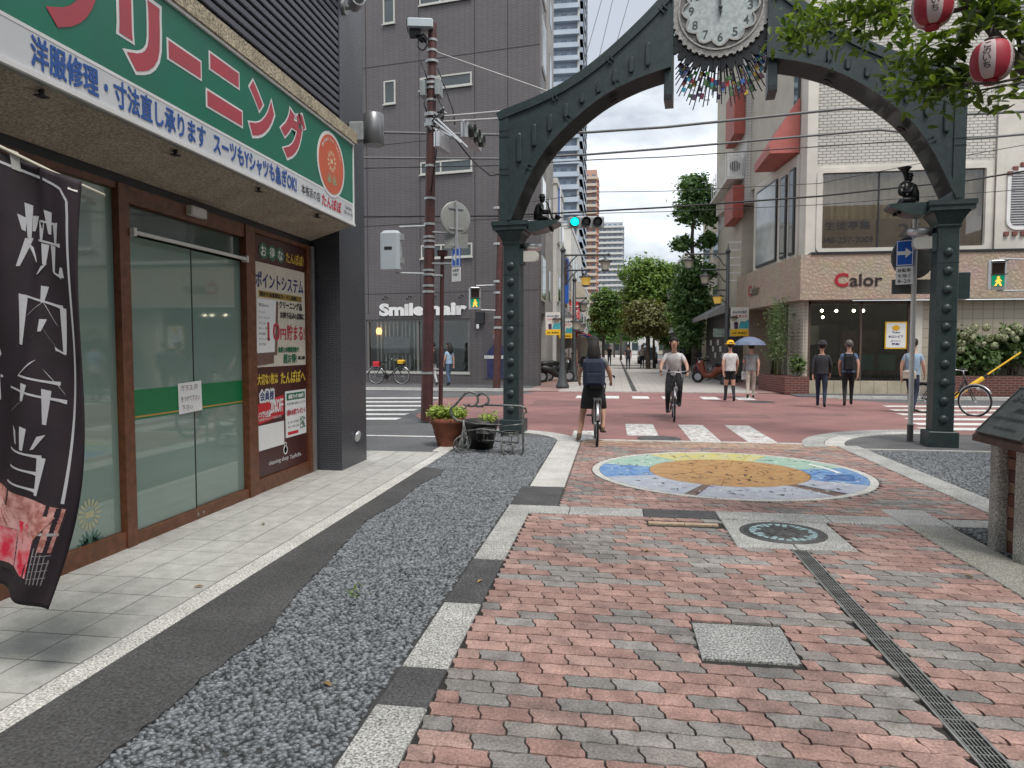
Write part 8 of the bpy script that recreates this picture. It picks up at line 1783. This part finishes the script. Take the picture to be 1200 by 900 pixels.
# plants in the pots
for (c, r, n, lab, sx) in ((POT1,.25,1700,'lime green leafy plant filling the terracotta pot',1.0),(POT2,.2,150,'few pale green leaves growing in the black pot',.6)):
    pl_ = thing('potted_plant', lab, 'plant', (c[0],c[1],.40)); P, Nn = [], []
    off = 0 if sx == 1 else .08
    for k in range(34 if sx == 1 else 9):
        a = random.uniform(0,6.28); rr = r*math.sqrt(random.random()); q = np.array([c[0]+off+rr*math.cos(a)*sx, c[1]+rr*math.sin(a), .41+random.uniform(.03,.15 if sx == 1 else .08)]); m_ = int(n/(34 if sx == 1 else 9)); P.append(q+rng.normal(size=(m_,3))*np.array([.04,.04,.035])); nn = rng.normal(size=(m_,3))*.5+[0,-.2,.8]; Nn.append(nn/np.linalg.norm(nn,axis=1,keepdims=True))
        if k % 3 == 0: mb = MB(); mb.tube([(c[0]+off+.5*rr*math.cos(a),c[1]+.5*rr*math.sin(a),.36), q], .005, 5); part('stem', mb, LM['mid'], pl_)
    leaf_cloud('foliage', np.concatenate(P), np.concatenate(Nn), .032, LM['pot'], pl_, .45)
# hydrangea bushes
flower = leaf_mat('hydrangea_flower', (.24,.27,.15), (.42,.42,.28), .7, .15)
def hydrangea(label, blobs, n, heads):
    c = blobs[0]; o = thing('hydrangea_bush', label, 'bush', (c[0],c[1],.62)); 
    for k in range(9): a = random.uniform(0,6.28); b = random.choice(blobs); mb = MB(); mb.tube([(c[0]+.15*math.cos(a),c[1]+.1*math.sin(a),.6),(c[0]+.4*(b[0]-c[0])+.1*math.cos(a),b[1],.6+.5*(b[2]-.6)),(b[0]+.3*b[3]*math.cos(a),b[1],b[2])], [.025,.018,.008], 6); part('stem', mb, bark, o)
    P, Nn = clump_points(blobs, n, .35); leaf_cloud('foliage', P, Nn, .085, LM['hyd'], o, .55)
    for h in heads:
        d = rng.normal(size=(70,3)); d /= np.linalg.norm(d,axis=1,keepdims=True); leaf_cloud('flower_head', np.array(h)+d*.11, d, .04, flower, o, .8)
Y = 23.75
hydrangea('hydrangea bush with pale green flower heads just beside the right arch post', [blob(1135,408,Y,20,20,16),blob(1152,418,Y,18,18,14),blob(1125,425,Y,14,14,12),blob(1160,400,Y,10,8)], 2600, [pt(x,y,Y-.35) for x, y in ((1130,393),(1142,384),(1156,384),(1127,402),(1139,396),(1159,396),(1171,394),(1151,403),(1146,402),(1126,410),(1165,405),(1134,388))])
hydrangea('hydrangea bush with pale flower heads at the right edge of the picture', [blob(1188,400,Y,16,18,14),blob(1205,408,Y,20,22,14),blob(1182,415,Y,8,12)], 2600, [pt(x,y,Y-.35) for x, y in ((1180,388),(1192,384),(1185,392),(1193,389),(1177,396),(1190,397),(1205,390))])
# bamboo at the salon corner
bam = thing('bamboo_plant', 'slim green bamboo growing in the brick planter by the tiled column', 'plant', (5.65,25.4,.5)); P = []
for k in range(16):
    x, y = 5.50+random.uniform(-.16,.16), 25.2+random.uniform(-.7,.9); h = random.uniform(2.0,2.75); lean = random.gauss(0,.1); mb = MB(); mb.tube([(x,y,.5),(x+lean*.4,y,.5+h*.5),(x+lean,y,.5+h)], [.014,.012,.006], 5); part('stem', mb, LM['bam'], bam)
    m_ = 130; t = rng.uniform(.25,1,(m_,1)); P.append(np.concatenate([x+lean*t**1.5+rng.normal(size=(m_,1))*.13, y+rng.normal(size=(m_,1))*.15, .5+h*t+rng.normal(size=(m_,1))*.05],1))
P = np.concatenate(P); nn = rng.normal(size=P.shape)*.7+[0,-.5,.5]; nn /= np.linalg.norm(nn,axis=1,keepdims=True); leaf_cloud('foliage', P, nn, .075, LM['bam'], bam, .2)
sp_ = thing('small_shrub', 'small dark green shrub at the foot of the tiled column', 'plant', (5.95,24.0,.55)); P, Nn = clump_points([(5.9,24.0,.95,.25,.2,.35)], 500, .3); leaf_cloud('foliage', P, Nn, .07, LM['hyd'], sp_, .35); mb = MB(); mb.tube([(5.9,24,.5),(5.9,24,1.0)], .015, 5); part('stem', mb, bark, sp_)
# weeds in the pebble bed
ws = thing('weed', 'small green weed growing between the pebbles', 'weed', (-1.55,4.05,0)); P = np.array([[-1.55,4.05,.01]])+rng.normal(size=(26,3))*[.035,.06,.006]; nn = rng.normal(size=P.shape)*.4+[0,0,1]; nn /= np.linalg.norm(nn,axis=1,keepdims=True); leaf_cloud('foliage', P, nn, .014, LM['lime'], ws, .4)

# dry leaves and scraps blown about on the ground
dl = mat('dry_leaf', (.26,.17,.07), .8, var=.3, vs=9)
for i, (x, y, lb) in enumerate(((-2.93,5.52,'small brown scrap lying on the pale shop tiles by the sliding door'),(-2.56,4.0,'pale dry leaf lying against the kerb strip of the tiles'),(-.84,4.35,'pale dry leaf on the dark block of the stone border'),(-1.25,2.9,'dry leaf caught among the near pebbles'),(1.95,3.6,'dry leaf on the bricks to the side of the drain'),(.25,5.2,'tiny dry leaf on the bricks below the name tile'),(2.3,4.9,'dry leaf against the long granite strip'))):
    mb = MB(); a = random.uniform(0,6.28); R3 = Matrix.Translation((x,y,.008)) @ Matrix.Rotation(a,4,'Z') @ Matrix.Scale(.6,4)
    mb.add([tuple(R3 @ Vector((p[0]*.05,p[1]*.05,abs(p[0])*.02+p[2]*.05))) for p in lv_v], lv_f); tag(raw('dry_leaf', mb.v, mb.f, dl), lb, 'leaf')
